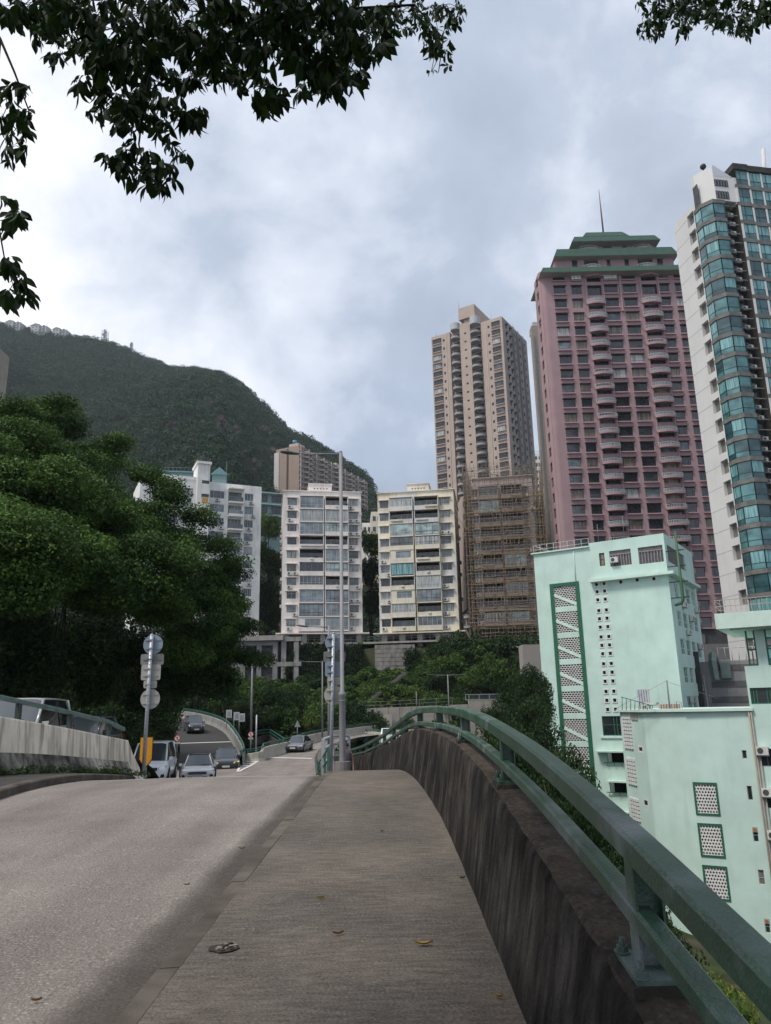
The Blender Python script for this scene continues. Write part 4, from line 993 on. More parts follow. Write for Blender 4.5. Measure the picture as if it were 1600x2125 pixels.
def shell(name, root, x0, x1, y0, y1, z0, z1, m, roofm=None, front=False):
    mb = MB()
    if front: mb.face([(x0, y0, z0), (x1, y0, z0), (x1, y0, z1), (x0, y0, z1)])
    mb.face([(x1, y0, z0), (x1, y1, z0), (x1, y1, z1), (x1, y0, z1)]); mb.face([(x0, y1, z0), (x0, y0, z0), (x0, y0, z1), (x0, y1, z1)])
    mb.face([(x1, y1, z0), (x0, y1, z0), (x0, y1, z1), (x1, y1, z1)])
    mb.face([(x0, y0, z1), (x1, y0, z1), (x1, y1, z1), (x0, y1, z1)], 1 if roofm else 0)
    mb.face([(x0, y0, z0), (x0, y1, z0), (x1, y1, z0), (x1, y0, z0)])
    return mb.build(name, [m, roofm] if roofm else m, root)
def railmesh(w, h, gap, m, rr=.02, glass=None, d=0):
    mb = MB(); mb.box(0, -.03, h - .05, w, .03, h); mb.box(0, -.02, .04, w, .02, .08)
    n = max(2, int(w / gap))
    for k in range(n + 1): mb.box(w * k / n - rr, -rr, 0, w * k / n + rr, rr, h - .05)
    return mb.mesh('balcony_rail', m)
rg = random.Random(11)
def pick(opts):
    r_ = rg.random() * sum(w for _, w in opts)
    for o, w in opts:
        r_ -= w
        if r_ <= 0: return o
    return opts[-1][0]
# pink tower with green tiered roof
PINK = mat('pink_wall', (.33, .225, .235), .8, var=.08, vs=.35, streak=.25, bump=.05)
PINKL = mat('pink_ledge', (.36, .235, .25), .8, var=.1, vs=1)
GRN = mat('green_roof_tiles', (.026, .066, .045), .6, var=.18, vs=1.2, bump=.4, bs=8)
SOFF = mat('soffit', (.36, .33, .31), .8, var=.1)
PALER = mat('pale_railing', (.50, .54, .54), .4, var=.05)
D = 142.0
c = atY(1157, 900, D)
root = bld('pink_tower', 'tall dusty pink apartment tower with green stepped roof eaves and rows of curved balconies', Vector((c.x, D, -12)), 0)
F = Face(root); h = lambda px, py, y=0: F.hit(px, py, y)
zt0 = h(1163, 566.3)[1]; zt17 = h(1203, 1081.4)[1]; fh = (zt0 - zt17) / 17
PINK_FH = fh
zbase = h(1460, 1306)[1]; xend = h(1480, 687)[0]; ROW = 687
def cx(px0, px1, py=ROW): return h(px0, py)[0], h(px1, py)[0]
cols = [(*cx(1156.4, 1181.4), 1), (*cx(1193.7, 1214.9), 2), (*cx(1262.6, 1290.6), 3), (*cx(1302.6, 1330.2), 4), (*cx(1379.5, 1400), 5), (*cx(1413, 1434), 6)]
bcs = [cx(1223, 1262), cx(1338.4, 1379)]
NF = 26; wh_ = 1.9
ztopwall = zt0 + .55
holes = []
for i in range(NF):
    zt = zt0 - i * fh
    if zt - 2 < zbase: break
    for (a, b_, k) in cols: holes.append((a, b_, zt - wh_, zt))
    for (a, b_) in bcs: holes.append((a + .45, b_ - .45, zt - 2.25, zt + .1))
mb = MB(); xr = 1.2   # rounded left corner radius
holewall(mb, 0, xend, zbase, ztopwall, holes, .3)
mb.build('front_wall', PINK, root)
DP = 5.0
mb = MB(); rgs = []
for k in range(7):
    a = math.pi / 2 * k / 6; rgs.append([(-xr * math.sin(a), xr - xr * math.cos(a), zbase), (-xr * math.sin(a), xr - xr * math.cos(a), ztopwall)])
mb.loft(rgs, 0, smooth=True, closed=False); mb.build('rounded_corner', PINK, root)
FS = Face(root, T(-xr, DP, 0) @ Matrix.Rotation(R(-90), 4, 'Z'))
hs = []; s0, s1 = DP - xr - 2.0, DP - xr - .3
for i in range(NF):
    zt = zt0 - i * fh
    if zt - 2 < zbase: break
    hs.append((s0, s1, zt - wh_, zt))
mb = MB(); holewall(mb, 0, DP - xr, zbase, ztopwall, hs, .3); mb.build('side_wall', PINK, root, FS.M)
shell('rear_walls', root, -xr + .31, xend, .31, DP, zbase, ztopwall, PINK)
opt = [(G_DARK, 9), (G_MID, 1.2), (G_CURT2, 2.6), (G_BLUE, .4), (G_CURT, .5)]
for i in range(NF):
    zt = zt0 - i * fh
    if zt - 2 < zbase: break
    for (a, b_, k) in cols:
        gl = pick(opt)
        cc = {0: (.25, .75), 1: (.28,), 2: (.72,), 3: ()}[rg.randrange(4)]
        window(F, a, zt - wh_, b_ - a, wh_, cc, (.28,) if cc and rg.random() < .5 else (), F_DARK, gl, .14, .06)
        w_ = b_ - a
        if not (k == 2 and i in (1, 2)):
            inst(('psill', round(w_, 1)), lambda: (lambda q: (q.box(-.12, -.34, -.24, w_ + .12, -.002, 0), q.mesh('sill', PINKL))[1])(MB()), 'sill', F, a, 0, zt - wh_)
        inst(('plint', round(w_, 1)), lambda: (lambda q: (q.box(-.12, -.35, 0, w_ + .12, -.002, .10), q.mesh('lintel', mat('dark_pink_lintel', (.10, .055, .06), .8)))[1])(MB()), 'lintel', F, a, 0, zt)
    window(FS, s0, zt - wh_, s1 - s0, wh_, (.5,), (), F_DARK, pick(opt), .14, .06)
    for (a, b_) in bcs:
        w_ = b_ - a
        window(F, a + .45, zt - 2.25, w_ - .9, 2.35, (.33, .66), (), F_DARK, pick([(G_DARK, 6), (G_MID, 1), (G_CURT2, 1), (G_BLUE, .7)]), .6, .06, name='balcony_door')
        def bal():
            n = 14; P = []
            for k in range(n + 1):
                u = k / n; x = w_ * u; y = -(.5 + .65 * math.sin(math.pi * u) ** .8); P.append((x, y))
            poly = [(0, -.003)] + P + [(w_, -.003)]
            q = MB(); q.prism(poly, -.45, 0); return q.mesh('balcony', PINKL)
        def balr():
            n = 14; q = MB(); P = []
            for k in range(n + 1):
                u = k / n; P.append(Vector((w_ * u, -(.45 + .65 * math.sin(math.pi * u) ** .8), .62)))
            P = [Vector((0.02, -.05, .62))] + P + [Vector((w_ - .02, -.05, .62))]
            q.beam(P, .05, .06)
            q.beam([p - Vector((0, 0, .56)) for p in P], .04, .04)
            for k, p in enumerate(P): q.box(p.x - .025, p.y - .025, 0, p.x + .025, p.y + .025, .6)
            return q.mesh('balcony_rail', PALER)
        if i == 1:
            continue
        bo = inst(('pbal', round(w_, 1)), bal, 'balcony', F, a, 0, zt - .95)
        inst(('pbalr', round(w_, 1)), balr, 'balcony_rail', F, 0, 0, 0, parent=bo)
        if rg.random() < .8:
            def glp():
                n = 14; q = MB(); P = []
                for k in range(n + 1):
                    u = k / n; P.append((w_ * u, -(.435 + .65 * math.sin(math.pi * u) ** .8)))
                for k in range(n):
                    q.face([(P[k][0], P[k][1], .08), (P[k + 1][0], P[k + 1][1], .08), (P[k + 1][0], P[k + 1][1], .55), (P[k][0], P[k][1], .55)])
                return q.mesh('rail_glass', glassmat('rail_glass', (.11, .14, .145), .15, .7))
            inst(('pbalg', round(w_, 1)), glp, 'rail_glass', F, 0, 0, 0, parent=bo)
for (a, b_) in bcs:
    for x in (a + .12, b_ - .12):
        mb = MB(); mb.box(x - .12, -.22, zbase, x + .12, -.002, ztopwall - .01); mb.build('rib', PINKL, root)
mb = MB(); xm = (cols[2][1] + cols[3][0]) / 2; mb.box(xm - .15, -.3, zt0 - 3 * fh + .3, xm + .15, -.002, ztopwall - .01); mb.tube([(xm, -.2, zt0 - 3 * fh + .1), (xm, -.2, zt0 - 3 * fh + .4)], .28, 8); mb.build('rib', PINKL, root)
def tier(px0, px1, pyb, pyt, yb, yt, dp, wallpx=None, nm='roof'):
    x0, zb = h(px0, pyb, yb); x1 = h(px1, pyb, yb)[0]; zt = h((px0 + px1) / 2, pyt - .5, yt)[1]; ins = (yt - yb)
    mb = MB()
    A = [(x0, yb, zb), (x1, yb, zb), (x1, dp, zb), (x0, dp, zb)]; B = [(x0 + ins, yt, zt), (x1 - ins, yt, zt), (x1 - ins, dp - ins, zt), (x0 + ins, dp - ins, zt)]
    mb.loft([A, B], 0, smooth=False, cap=False); mb.face(B, 0)
    mb.loft([[(p[0], p[1], p[2] - .12) for p in A], A], 0, smooth=False, cap=False)
    mb.face([(p[0], p[1], zb - .12) for p in reversed(A)], 1)
    mb.build(nm, [GRN, SOFF], root)
    return x0, x1, zb, zt
x0, x1, zb1, zt1 = tier(1122, 1492, 564.5, 552, -2.0, -1.3, 9.5)
mb = MB(); mb.loft([[(-xr, .0, ztopwall - .6), (xend, .0, ztopwall - .6)], [(x0 + .3, -1.7, zb1 - .13), (x1 - .3, -1.7, zb1 - .13)]], 0, smooth=False, closed=False); mb.build('soffit', SOFF, root)
x2a, z2 = h(1146, 548, 1.0); x2b = h(1418, 548, 1.0)[0]
def tierwall(xa, xb, y, z0, z1, hl, nm='upper_wall', DP=9):
    mb = MB(); holewall(mb, xa, xb, z0, z1, hl, .3, y);
    mb.face([(xa, y, z0), (xa, y, z1), (xa, DP, z1), (xa, DP, z0)]); mb.face([(xb, y, z0), (xb, DP, z0), (xb, DP, z1), (xb, y, z1)])
    mb.build(nm, PINK, root)
bal_w = bcs[0][1] - bcs[0][0]
z2b = zt1 - .3; z2t = h(1300, 534, .6)[1] + .2
hl2 = []
for (p0, p1) in ((1187, 1198), (1259, 1267), (1296, 1305), (1364, 1376)):
    a, b_ = h(p0, 545, .6)[0], h(p1, 545, .6)[0]; hl2.append((a, b_, z2b + .55, z2t - .35))
tierwall(h(1150, 545, .6)[0], h(1398, 545, .6)[0], .6, z2b, z2t, hl2 + [(a + .45, b_ - .45, z2b + .2, z2t - .4) for a, b_ in bcs])
for q in hl2: window(F, q[0], q[2], q[1] - q[0], q[3] - q[2], (.5,) if q[1] - q[0] > .9 else (), (), F_DARK, G_DARK, .75, .08)
x0, x1, zb2, zt2 = tier(1150, 1409, 531.5, 515, -.9, .0, 11)
z3b = zt2 - .3; z3t = h(1300, 508, 2.0)[1] + .15
hl3 = []
for (p0, p1) in ((1251, 1269), (1292, 1301)):
    a, b_ = h(p0, 515, 1.6)[0], h(p1, 515, 1.6)[0]; hl3.append((a, b_, z3b + .5, z3t - .3))
tierwall(h(1203, 515, 1.6)[0], h(1358, 515, 1.6)[0], 1.6, z3b, z3t, hl3 + [(a + .45, b_ - .45, z3b + .2, z3t - .4) for a, b_ in bcs])
for q in hl3: window(F, q[0], q[2], q[1] - q[0], q[3] - q[2], (), (), F_DARK, G_MID, 1.75, .1)
for (a, b_), in zip(bcs):
    for (yy, zz_) in ((.6, z2b), (1.6, z3b)):
        window(F, a + .45, zz_ + .2, bal_w - .9, 1.9, (.33, .66), (), F_DARK, G_DARK, yy + .2, .06, name='balcony_door')
        bo = link('balcony', MC[('pbal', round(b_ - a, 1))], root, T(a, yy, zz_ + .85)); link('balcony_rail', MC[('pbalr', round(b_ - a, 1))], bo)
tier(1187, 1371, 500.5, 490, -.3, .5, 10)
tier(1210, 1305, 490, 482, 1.4, 2.4, 9)
mb = MB(); xm_, zm_ = h(1252, 483, 5); zt_ = h(1243, 393, 5)[1]
mb.tube([(xm_, 5, zm_ - 2), (xm_, 5, (zm_ + zt_) / 2), (xm_, 5, zt_)], [.22, .16, .05], 8); mb.build('mast', mat('rusty_mast', (.16, .09, .07), .6), root)
for k in (1, 2):
    a, b_, _ = cols[k]; mb = MB()
    for i_ in range(3):
        for j in range(4): mb.box(a + (b_ - a) * (i_ / 3) + .03, -.52, zt0 - wh_ + wh_ * j / 4 + .03, a + (b_ - a) * ((i_ + 1) / 3) - .03, -.48, zt0 - wh_ + wh_ * (j + 1) / 4 - .03)
    mb.build('covered_grille', mat('white_cover', (.62, .63, .64), .5, var=.3, vs=2), root)
mb = MB(); xa, zp = h(1415, 1308, -.4); xb = h(1530, 1308, -.4)[0]; mb.box(xa - 8, -.4, zp - 11, xb, 6, zp - 2.6, 0); mb.box(xa - 8, .1, zp - 2.6, xb, 6, zp, 1)
xq = h(1462, 1313, -.4)[0]
mb.box(xq - 4, -.35, zp - 2.5, xq, .0, zp - .8, 0); mb.build('podium', [mat('podium_grey', (.17, .16, .16), .8, var=.08), mat('podium_recess', (.07, .07, .072), .8)], root)
p = atY(1112, 800, 176)
rb = bld('beige_tower', 'narrow strip of a beige tower just visible left of the pink tower', Vector((p.x, 176, 0)), 0); FB = Face(rb)
zt_ = FB.hit(1118, 676)[1]; mb = MB(); mb.box(0, 0, 0, 9, 2, zt_, 0); mb.build('wall', mat('beige_wall', (.27, .24, .21), .85, var=.12, streak=.5), rb)
mb = MB(); mb.box(.3, -.12, 0, .8, -.002, zt_ - 3, 0); mb.build('pipe', F_GREY, rb)
mb = MB(); mb.box(.6, 1, zt_, 4, 6, zt_ + 1.6); mb.build('roof_parapet', mat('roof_white', (.4, .39, .37), .8), rb)
# tan tower with round balconies
TAN = mat('tan_wall', (.40, .325, .28), .82, var=.08, vs=.3, streak=.35, streakcol=(.12, .09, .08), bump=.05)
TANG = mat('grey_bay_wall', (.30, .30, .30), .8, var=.1, streak=.4)
D = 232.0
P1 = atY(1041, 656, D); dd = ray(895, 700.6); P2 = EYE + dd * ((P1.z - EYE.z) / dd.z); dd = ray(1089, 699); P3 = EYE + dd * ((P1.z - EYE.z) / dd.z)
yaw = math.degrees(math.atan2(P1.y - P2.y, P1.x - P2.x)); WID = (P1 - P2).length
root = bld('tan_tower', 'slim tan high-rise with two columns of semicircular grey balconies and a rooftop tank block', Vector((P2.x, P2.y, 10)), yaw)
root.location.z = 10
F = Face(root)
zroof = P1.z - 10; h = F.hit
za = h(1028, 620 + 335 / 6.957)[1]; zb_ = h(1031, 620 + 1460 / 6.957)[1]; fh = (za - zb_) / 9.0
DPT = 20.0
hA = (h(896, 720)[0] + .5, h(915.5, 717)[0]); hB = (h(1020.5, 680)[0], h(1040, 676)[0] - .6)
sA = (h(919.5, 715)[0], h(923, 715)[0]); sB = (h(1012, 685)[0], h(1016, 685)[0])
core = (h(955, 700)[0], h(977, 700)[0]); cb = (h(966, 700)[0] - .3, h(966, 700)[0] + .45)
NFt = 33
hl = [];
for i in range(NFt):
    z = za - i * fh - 1.7
    if i > 0 or True:
        hl.append((hB[0], hB[1], z, z + 1.7)); hl.append((sB[0], sB[1], z + .1, z + 1.1))
        hl.append((hA[0], hA[1], z, z + 1.7)); hl.append((sA[0], sA[1], z + .1, z + 1.1)); hl.append((cb[0], cb[1], z + .4, z + 1.0))
zlow = za - NFt * fh - 2
mb = MB(); bz = (core[0] - 3.4, core[0] - .05), (core[1] + .05, core[1] + 3.4)
hl_all = hl
for (xa, xb, y) in ((0, core[0] - 4.0, 0), (core[0] - 4.0, core[0], 1.2), (core[0], core[1], 0), (core[1], core[1] + 4.0, 1.2), (core[1] + 4.0, WID, 0)):
    sub = [q for q in hl if q[0] >= xa - .01 and q[1] <= xb + .01]
    holewall(mb, xa, xb, zlow, zroof, sub, .3, y)
for xx in (core[0] - 4.0, core[0], core[1], core[1] + 4.0): mb.face([(xx, 0, zlow), (xx, 1.2, zlow), (xx, 1.2, zroof), (xx, 0, zroof)])
mb.build('front_wall', TAN, root)
mb = MB(); mb.box(core[0], -.3, zlow, core[1], -.01, zroof + 1.6);
core_w = mb.build('lift_core', TAN, root)
for i in range(NFt):
    z = za - i * fh - 1.7
    for (a, b_) in (hA, hB):
        window(F, a, z, b_ - a, 1.7, (.2, .8) if rg.random() < .6 else (.2, .5, .8), (), F_DARK, pick([(G_DARK, 6), (G_MID, 2), (G_BLUE, 1), (G_CURT, .9)]), -.25, .07)
        w_ = b_ - a
        inst(('tsill', round(w_, 1)), lambda: (lambda q: (q.box(-.1, -.42, -.26, w_ + .1, -.002, -.02), q.mesh('sill', TAN))[1])(MB()), 'sill', F, a, 0, z)
        inst(('tlint', round(w_, 1)), lambda: (lambda q: (q.box(-.1, -.5, 0, w_ + .1, -.002, .12), q.mesh('lintel', TAN))[1])(MB()), 'lintel', F, a, 0, z + 1.71)
    for (a, b_) in (sA, sB): window(F, a, z + .1, b_ - a, 1.0, (.5,), (), F_DARK, G_DARK, .1, .06)
    mb_ = inst(('tcore',), lambda: (lambda q: (q.box(0, -.31, 0, .75, -.302, .6), q.mesh('vent_opening', mat('opening_dark', (.015, .015, .015), .9)))[1])(MB()), 'vent_opening', F, cb[0], 0, z + .4)
    for (xc, nm) in ((core[0] - 1.75, 0), (core[1] + 1.75, 1)):
        def sb():
            q = MB(); n = 14; P = [(1.65 * math.cos(math.pi + math.pi * k / n), 1.75 * math.sin(math.pi + math.pi * k / n)) for k in range(n + 1)]
            q.prism([(1.65, 1.2)] [:0] + P + [(1.65, 1.15), (-1.65, 1.15)], -.18, .55); return q.mesh('balcony', TANG)
        def sr():
            q = MB(); n = 14; P = [Vector((1.6 * math.cos(math.pi + math.pi * k / n), 1.7 * math.sin(math.pi + math.pi * k / n), 1.05)) for k in range(n + 1)]
            q.beam(P, .05, .05)
            for p_ in P: q.box(p_.x - .02, p_.y - .02, .55, p_.x + .02, p_.y + .02, 1.05)
            return q.mesh('balcony_rail', F_GREY)
        zz_ = z - .45
        bo = inst(('tbal',), sb, 'balcony', F, xc, 0, zz_ + (0 if i else .2)); inst(('tbalr',), sr, 'balcony_rail', F, 0, 0, 0, parent=bo)
        def bd():
            q = MB(); q.box(-1.4, 1.16, .56, 1.4, 1.195, 2.6, 0); return q.mesh('balcony_door', G_DARK)
        inst(('tbald',), bd, 'balcony_door', F, xc, 0, zz_)
for xc, up in ((core[0] - 1.75, 0), (core[1] + 1.75, 1.4)):
    q = MB(); n = 16; P = [(1.7 * math.cos(math.pi + math.pi * k / n), 1.8 * math.sin(math.pi + math.pi * k / n)) for k in range(n + 1)]
    q.prism(P + [(1.7, 1.15), (-1.7, 1.15)], za + 1.2, za + 3.6 + up * .2); q.build('round_parapet', mat('pale_grey_parapet', (.40, .41, .42), .7, var=.08), root, T(xc, 0, 0))
FR = Face(root, T(WID, 0, 0) @ Matrix.Rotation(R(90), 4, 'Z')); depthR = FR.hit(1089, 699)[0]
hs = []; sc_ = [(2.8, 3.8), (5.8, 6.7), (9.5, 11), (13.5, 15.5), (18, 20)]
mb = MB(); hl = []
for i in range(NFt):
    z = za - i * fh - 1.7
    for (a, b_) in sc_: hl.append((a, b_, z, z + 1.3))
dr = max(depthR, 22)
holewall(mb, 0, dr, zlow, zroof, hl, .3); mb.build('side_wall', mat('tan_wall_shaded', (.30, .26, .235), .82, var=.12, vs=.3, streak=.5), root, FR.M)  # shade on the side face put into a darker, greyer tan
for i in range(NFt):
    z = za - i * fh - 1.7
    for (a, b_) in sc_:
        window(FR, a, z, b_ - a, 1.3, (.5,), (), F_DARK, G_DARK, .12, .06)
    for x in (3.2, 6.3): inst(('hood',), lambda: (lambda q: (q.prism([(.6 * math.cos(math.pi + math.pi * k / 8), .8 * math.sin(math.pi + math.pi * k / 8)) for k in range(9)], -.25, .2), q.mesh('planter_hood', CONC_D))[1])(MB()), 'planter_hood', FR, x, 0, z + 1.5)
for x in (8.0, 12.2, 16.8):
    mb = MB(); mb.box(x, -.7, zlow, x + .5, -.002, zroof - .5); mb.build('fin', mat('grey_fin', (.22, .22, .22), .8, var=.1, streak=.4), root, FR.M)
shell('rear_walls', root, .01, WID - .31, 1.6, dr, zlow, zroof - .01, TAN)
xa = h(951, 650, -1)[0]; xb = h(984, 640, -1)[0]; z0 = h(951, 665, -1)[1]; z1 = h(985, 630, -1)[1]
mb = MB(); mb.box(xa, -1, z0, xb, 15, z1); mb.build('tank_block', TAN, root)
mb = MB(); mb.box(xa + 1.6, -.2, zroof, xb - .6, 12, z0 - .01); mb.build('tank_neck', TAN, root)
mb = MB()
for (x, y, z) in ((xa + .2, -.8, z1), (1.5, 1, zroof), (WID - 1, 12, zroof), (xb, 13, z1)): mb.tube([(x, y, z), (x, y, z + 2.6)], .05, 5)
mb.build('aerial', F_GREY, root)
for x in (sA[1] + .5, sB[0] - .7):
    mb = MB(); mb.tube([(x, -.12, zlow), (x, -.12, zroof)], .09, 6); mb.build('drain_pipe', mat('pale_pipe', (.42, .38, .34), .6), root)
# mid-rise blocks in front of the hill
def midrise(name, label, px_l, py_l, px_r, D, yaw, pyb, zbase_px, wallm, cols, bays, nfl, row0, pitch_rows, depth, drawn, side='L', roofbox=None, grnd=True, seed=1, pad=1.2):
    """cols: windows in pixels at the reference row; bays: wide balcony bays (px0, px1)"""
    rg2 = random.Random(seed)
    c = atY(px_l, py_l, D); root = bld(name, label, Vector((c.x, D, 0)), yaw); F = Face(root); h = F.hit
    ztop = h(px_l, py_l)[1]; W_ = h(px_r, py_l + 3)[0]; ry = row0
    zt0 = h((px_l + px_r) / 2, row0)[1]; zt9 = h((px_l + px_r) / 2, pitch_rows[0])[1]; fh = (zt0 - zt9) / pitch_rows[1]
    zb = zt0 - nfl * fh + .35
    ymid = (row0 + pitch_rows[0]) / 2
    C = [(h(a, ymid)[0], h(b_, ymid)[0], k) for a, b_, k in cols]; B = [(h(a, ymid)[0], h(b_, ymid)[0]) for a, b_ in bays]
    hl = []
    for i in range(nfl):
        zt = zt0 - i * fh
        for a, b_, k in C: hl.append((a, b_, zt - 1.5, zt))
        for a, b_ in B: hl.append((a + .1, b_ - .1, zt - 2.3, zt + .25))
    mb = MB(); holewall(mb, 0, W_, zb - .4, ztop, hl, .3); mb.build('front_wall', wallm, root)
    mb = MB(); mb.box(-.2, -.25, ztop, W_ + .2, depth + .2, ztop + .18); mb.build('roof_edge', wallm, root)
    for i in range(nfl):
        zt = zt0 - i * fh
        for a, b_, k in C:
            fr_ = pick([(F_WHITE, 5), (F_GREY, 2), (F_DARK, 2)]); w_ = b_ - a
            window(F, a, zt - 1.5, w_, 1.5, pick([((.5,), 3), ((.33, .66), 3), ((.25, .75), 3)]), pick([((), 2), ((.3,), 1), ((.7,), 1)]), fr_, pick([(G_DARK, 3), (G_MID, 3), (G_BLUE, 3), (G_CURT, 2.5), (G_CURT2, 1)]), .1, .06)
            inst(('mlint', wallm.name, round(w_, 1)), lambda: (lambda q: (q.box(-.25, -.45, .02, w_ + .25, -.002, .14), q.mesh('lintel', wallm))[1])(MB()), 'lintel', F, a, 0, zt)
            if rg2.random() < .4: ac(F, a + .1, zt - 2.25)
            if rg2.random() < .2: ac(F, a + 1.3, zt - 2.25)
        for bi, (a, b_) in enumerate(B):
            kind = drawn(i, bi) if drawn else rg2.choice('goog'); w_ = b_ - a; pr = 1.0
            q = MB(); q.box(a - .02, -pr - .1, zt - 2.55, b_ + .02, -.004, zt - 2.33)
            if kind in 'gw' or kind == 'o': q.box(a, -pr - .05, zt - 2.33, b_, -pr + .07, zt - (1.62 if kind != 'G' else 2.2))
            if kind == 'o': q.box(a + .3 if rg2.random() < .5 else a + w_ * .45, -pr - .28, zt - 2.0, a + w_ * .55 if rg2.random() < .5 else b_ - .2, -pr - .06, zt - 1.62)
            q.box(a - .04, -pr, zt - 2.33, a + .10, -.005, zt + .2); q.box(b_ - .10, -pr, zt - 2.33, b_ + .04, -.005, zt + .2)
            bal_ = q.build('balcony', wallm, root)
            if kind == 'g':   # glazed in
                fr_ = pick([(F_WHITE, 4), (F_DARK, 3), (F_GREY, 3)]); n = rg2.choice((4, 5, 6)); gh = 1.8
                window(F, a + .1, zt - 1.62, w_ - .2, gh - .05, tuple(k / n for k in range(1, n)), rg2.choice(((.28,), (), (.75,))), fr_, pick([(G_BLUE, 3), (G_CURT, 2.4), (G_MID, 2), (G_PALE, 1.4), (G_DARK, 1)]), -pr + .01, .07, name='glazed_balcony')
            elif kind == 'G':
                n = rg2.choice((4, 5)); fr_ = pick([(F_WHITE, 3), (F_DARK, 2)])
                window(F, a + .1, zt - 2.3, w_ - .2, 2.4, tuple(k / n for k in range(1, n)), (.3,), fr_, pick([(G_BLUE, 2), (G_PALE, 2), (G_CURT, 1)]), -pr + .01, .07, name='glazed_balcony')
            elif kind == 't':
                window(F, a + .1, zt - 2.2, w_ - .2, 2.3, (.25, .5, .75), (), F_TEAL, G_TEALC, -pr + .01, .07, name='glazed_balcony')
            elif kind == 'w':  # walled with a window
                q = MB(); holewall(q, a, b_, zt - 1.62, zt + .2, [(a + w_ * .25, b_ - w_ * .12, zt - 1.5, zt - .1)], .15, -pr); q.build('infill_wall', wallm, root)
                window(F, a + w_ * .25, zt - 1.5, w_ * .63, 1.4, (.33, .66), (.7,), F_WHITE, G_BLUE, -pr + .1, .06)
            else:              # open
                q = MB(); q.box(a + .05, -pr + .0, zt - 1.58, b_ - .05, -pr + .03, zt - 1.52); q.build('handrail', F_GREY, bal_)
                if rg2.random() < .6:
                    PLM = leafmat('pot_plant_leaves', (.015, .04, .012), (.05, .10, .03)); nn = rg2.randrange(1, 3)
                    for _ in range(nn):
                        x = rg2.uniform(a + .5, b_ - .5)
                        key = ('plant', rg2.randrange(3))
                        if key not in MC: MC[key] = foliage_mesh('balcony_plant', [(0, 0, 0, .45, .2, .25), (.3, 0, .1, .3, .2, .25)], 160, .16, PLM, 9 + key[1])
                        link('balcony_plant', MC[key], bal_, T(x, -pr + .1, zt - 1.5))
            n = rg2.choice((3, 4))
            window(F, a + .15, zt - 2.3, w_ - .3, 2.0, tuple(k / n for k in range(1, n)), (), pick([(F_WHITE, 2), (F_DARK, 3)]), pick([(G_DARK, 4), (G_MID, 2)]), .2, .07, name='balcony_door')
            inst(('mbl', wallm.name, round(w_, 1)), lambda: (lambda q: (q.box(0, -pr - .12, 0, w_, -.006, .12), q.mesh('balcony_soffit', wallm))[1])(MB()), 'balcony_soffit', F, a, 0, zt + .24) if i == 0 else None
    for sd_ in ('L', 'R'):
        FSd = Face(root, T(0, depth, 0) @ Matrix.Rotation(R(-90), 4, 'Z')) if sd_ == 'L' else Face(root, T(W_, 0, 0) @ Matrix.Rotation(R(90), 4, 'Z'))
        hl = []; xs_ = [depth * q for q in (.12, .38, .62, .85)]
        for i in range(nfl):
            zt = zt0 - i * fh
            for x in xs_: hl.append((x - .8, x + .8, zt - 1.5, zt))
        mb = MB(); holewall(mb, 0, depth, zb - .4, ztop, hl, .3); mb.build('side_wall', wallm, root, FSd.M)
        for (a, b_, z0, z1) in hl:
            window(FSd, a, z0, 1.6, 1.5, (.5,), (), pick([(F_WHITE, 1), (F_GREY, 2)]), pick([(G_DARK, 3), (G_MID, 2), (G_CURT, 1)]), .1, .06)
            inst(('bayblk', wallm.name), lambda: (lambda q: (q.box(-.2, -.6, -.75, 1.8, -.002, -.08), q.box(-.2, -.5, 1.52, 1.8, -.002, 1.64), q.mesh('window_box', wallm))[1])(MB()), 'window_box', FSd, a, 0, z0)
            if rg2.random() < .4: ac(FSd, a + .3, z0 - 1.45)
    mb = MB(); mb.face([(0, depth, zb), (0, depth, ztop), (W_, depth, ztop), (W_, depth, zb)]); mb.face([(0, 0, ztop - .01), (W_, 0, ztop - .01), (W_, depth, ztop - .01), (0, depth, ztop - .01)]); mb.face([(0, 0, zb - .39), (0, depth, zb - .39), (W_, depth, zb - .39), (W_, 0, zb - .39)]); mb.build('rear_wall', wallm, root)
    zg = h((px_l + px_r) / 2, zbase_px)[1]
    if grnd:
        mb = MB(); mb.box(-pad, -pad, zb - .62, W_ + pad, depth, zb - .405); mb.build('podium_slab', wallm, root)
        for k in range(5):
            x = .4 + (W_ - 1.6) * k / 4
            for y in (.2, depth * .5):
                mb = MB(); mb.box(x, y, zg - 1, x + .95, y + .9, zb - .62); mb.build('column', mat('pier_paint', (.42, .40, .36), .85, var=.15, streak=.5), root)
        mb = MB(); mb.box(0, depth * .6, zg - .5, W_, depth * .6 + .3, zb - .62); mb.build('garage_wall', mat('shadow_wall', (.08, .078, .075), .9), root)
        mb = MB(); mb.box(-3, -1.5, zg - .4, W_ + 3, depth, zg - .05); mb.build('garage_floor', CONC, root)
        mb = MB(); ww = W_ + 4; mb.box(-2, -1.4, zg + .95, W_ + 2, -1.34, zg + 1.0); mb.box(-2, -1.4, zg + .5, W_ + 2, -1.34, zg + .54)
        for k in range(int(ww / 1.2)): mb.box(-2 + k * 1.2, -1.4, zg - .05, -1.94 + k * 1.2, -1.34, zg + .95)
        mb.build('garage_railing', F_GREY, root)
    return root, F, dict(W=W_, ztop=ztop, zb=zb, zg=zg, fh=fh, zt0=zt0)
CREAMPINK = mat('pinkish_white_wall', (.72, .665, .625), .85, var=.10, vs=.4, streak=.5, streakcol=(.17, .14, .12), bump=.05)
CREAM = mat('stained_cream_wall', (.66, .60, .48), .85, var=.14, vs=.4, streak=.65, streakcol=(.12, .09, .07), bump=.05, col2=(.55, .54, .53), c2t=.55, c2s=.12)
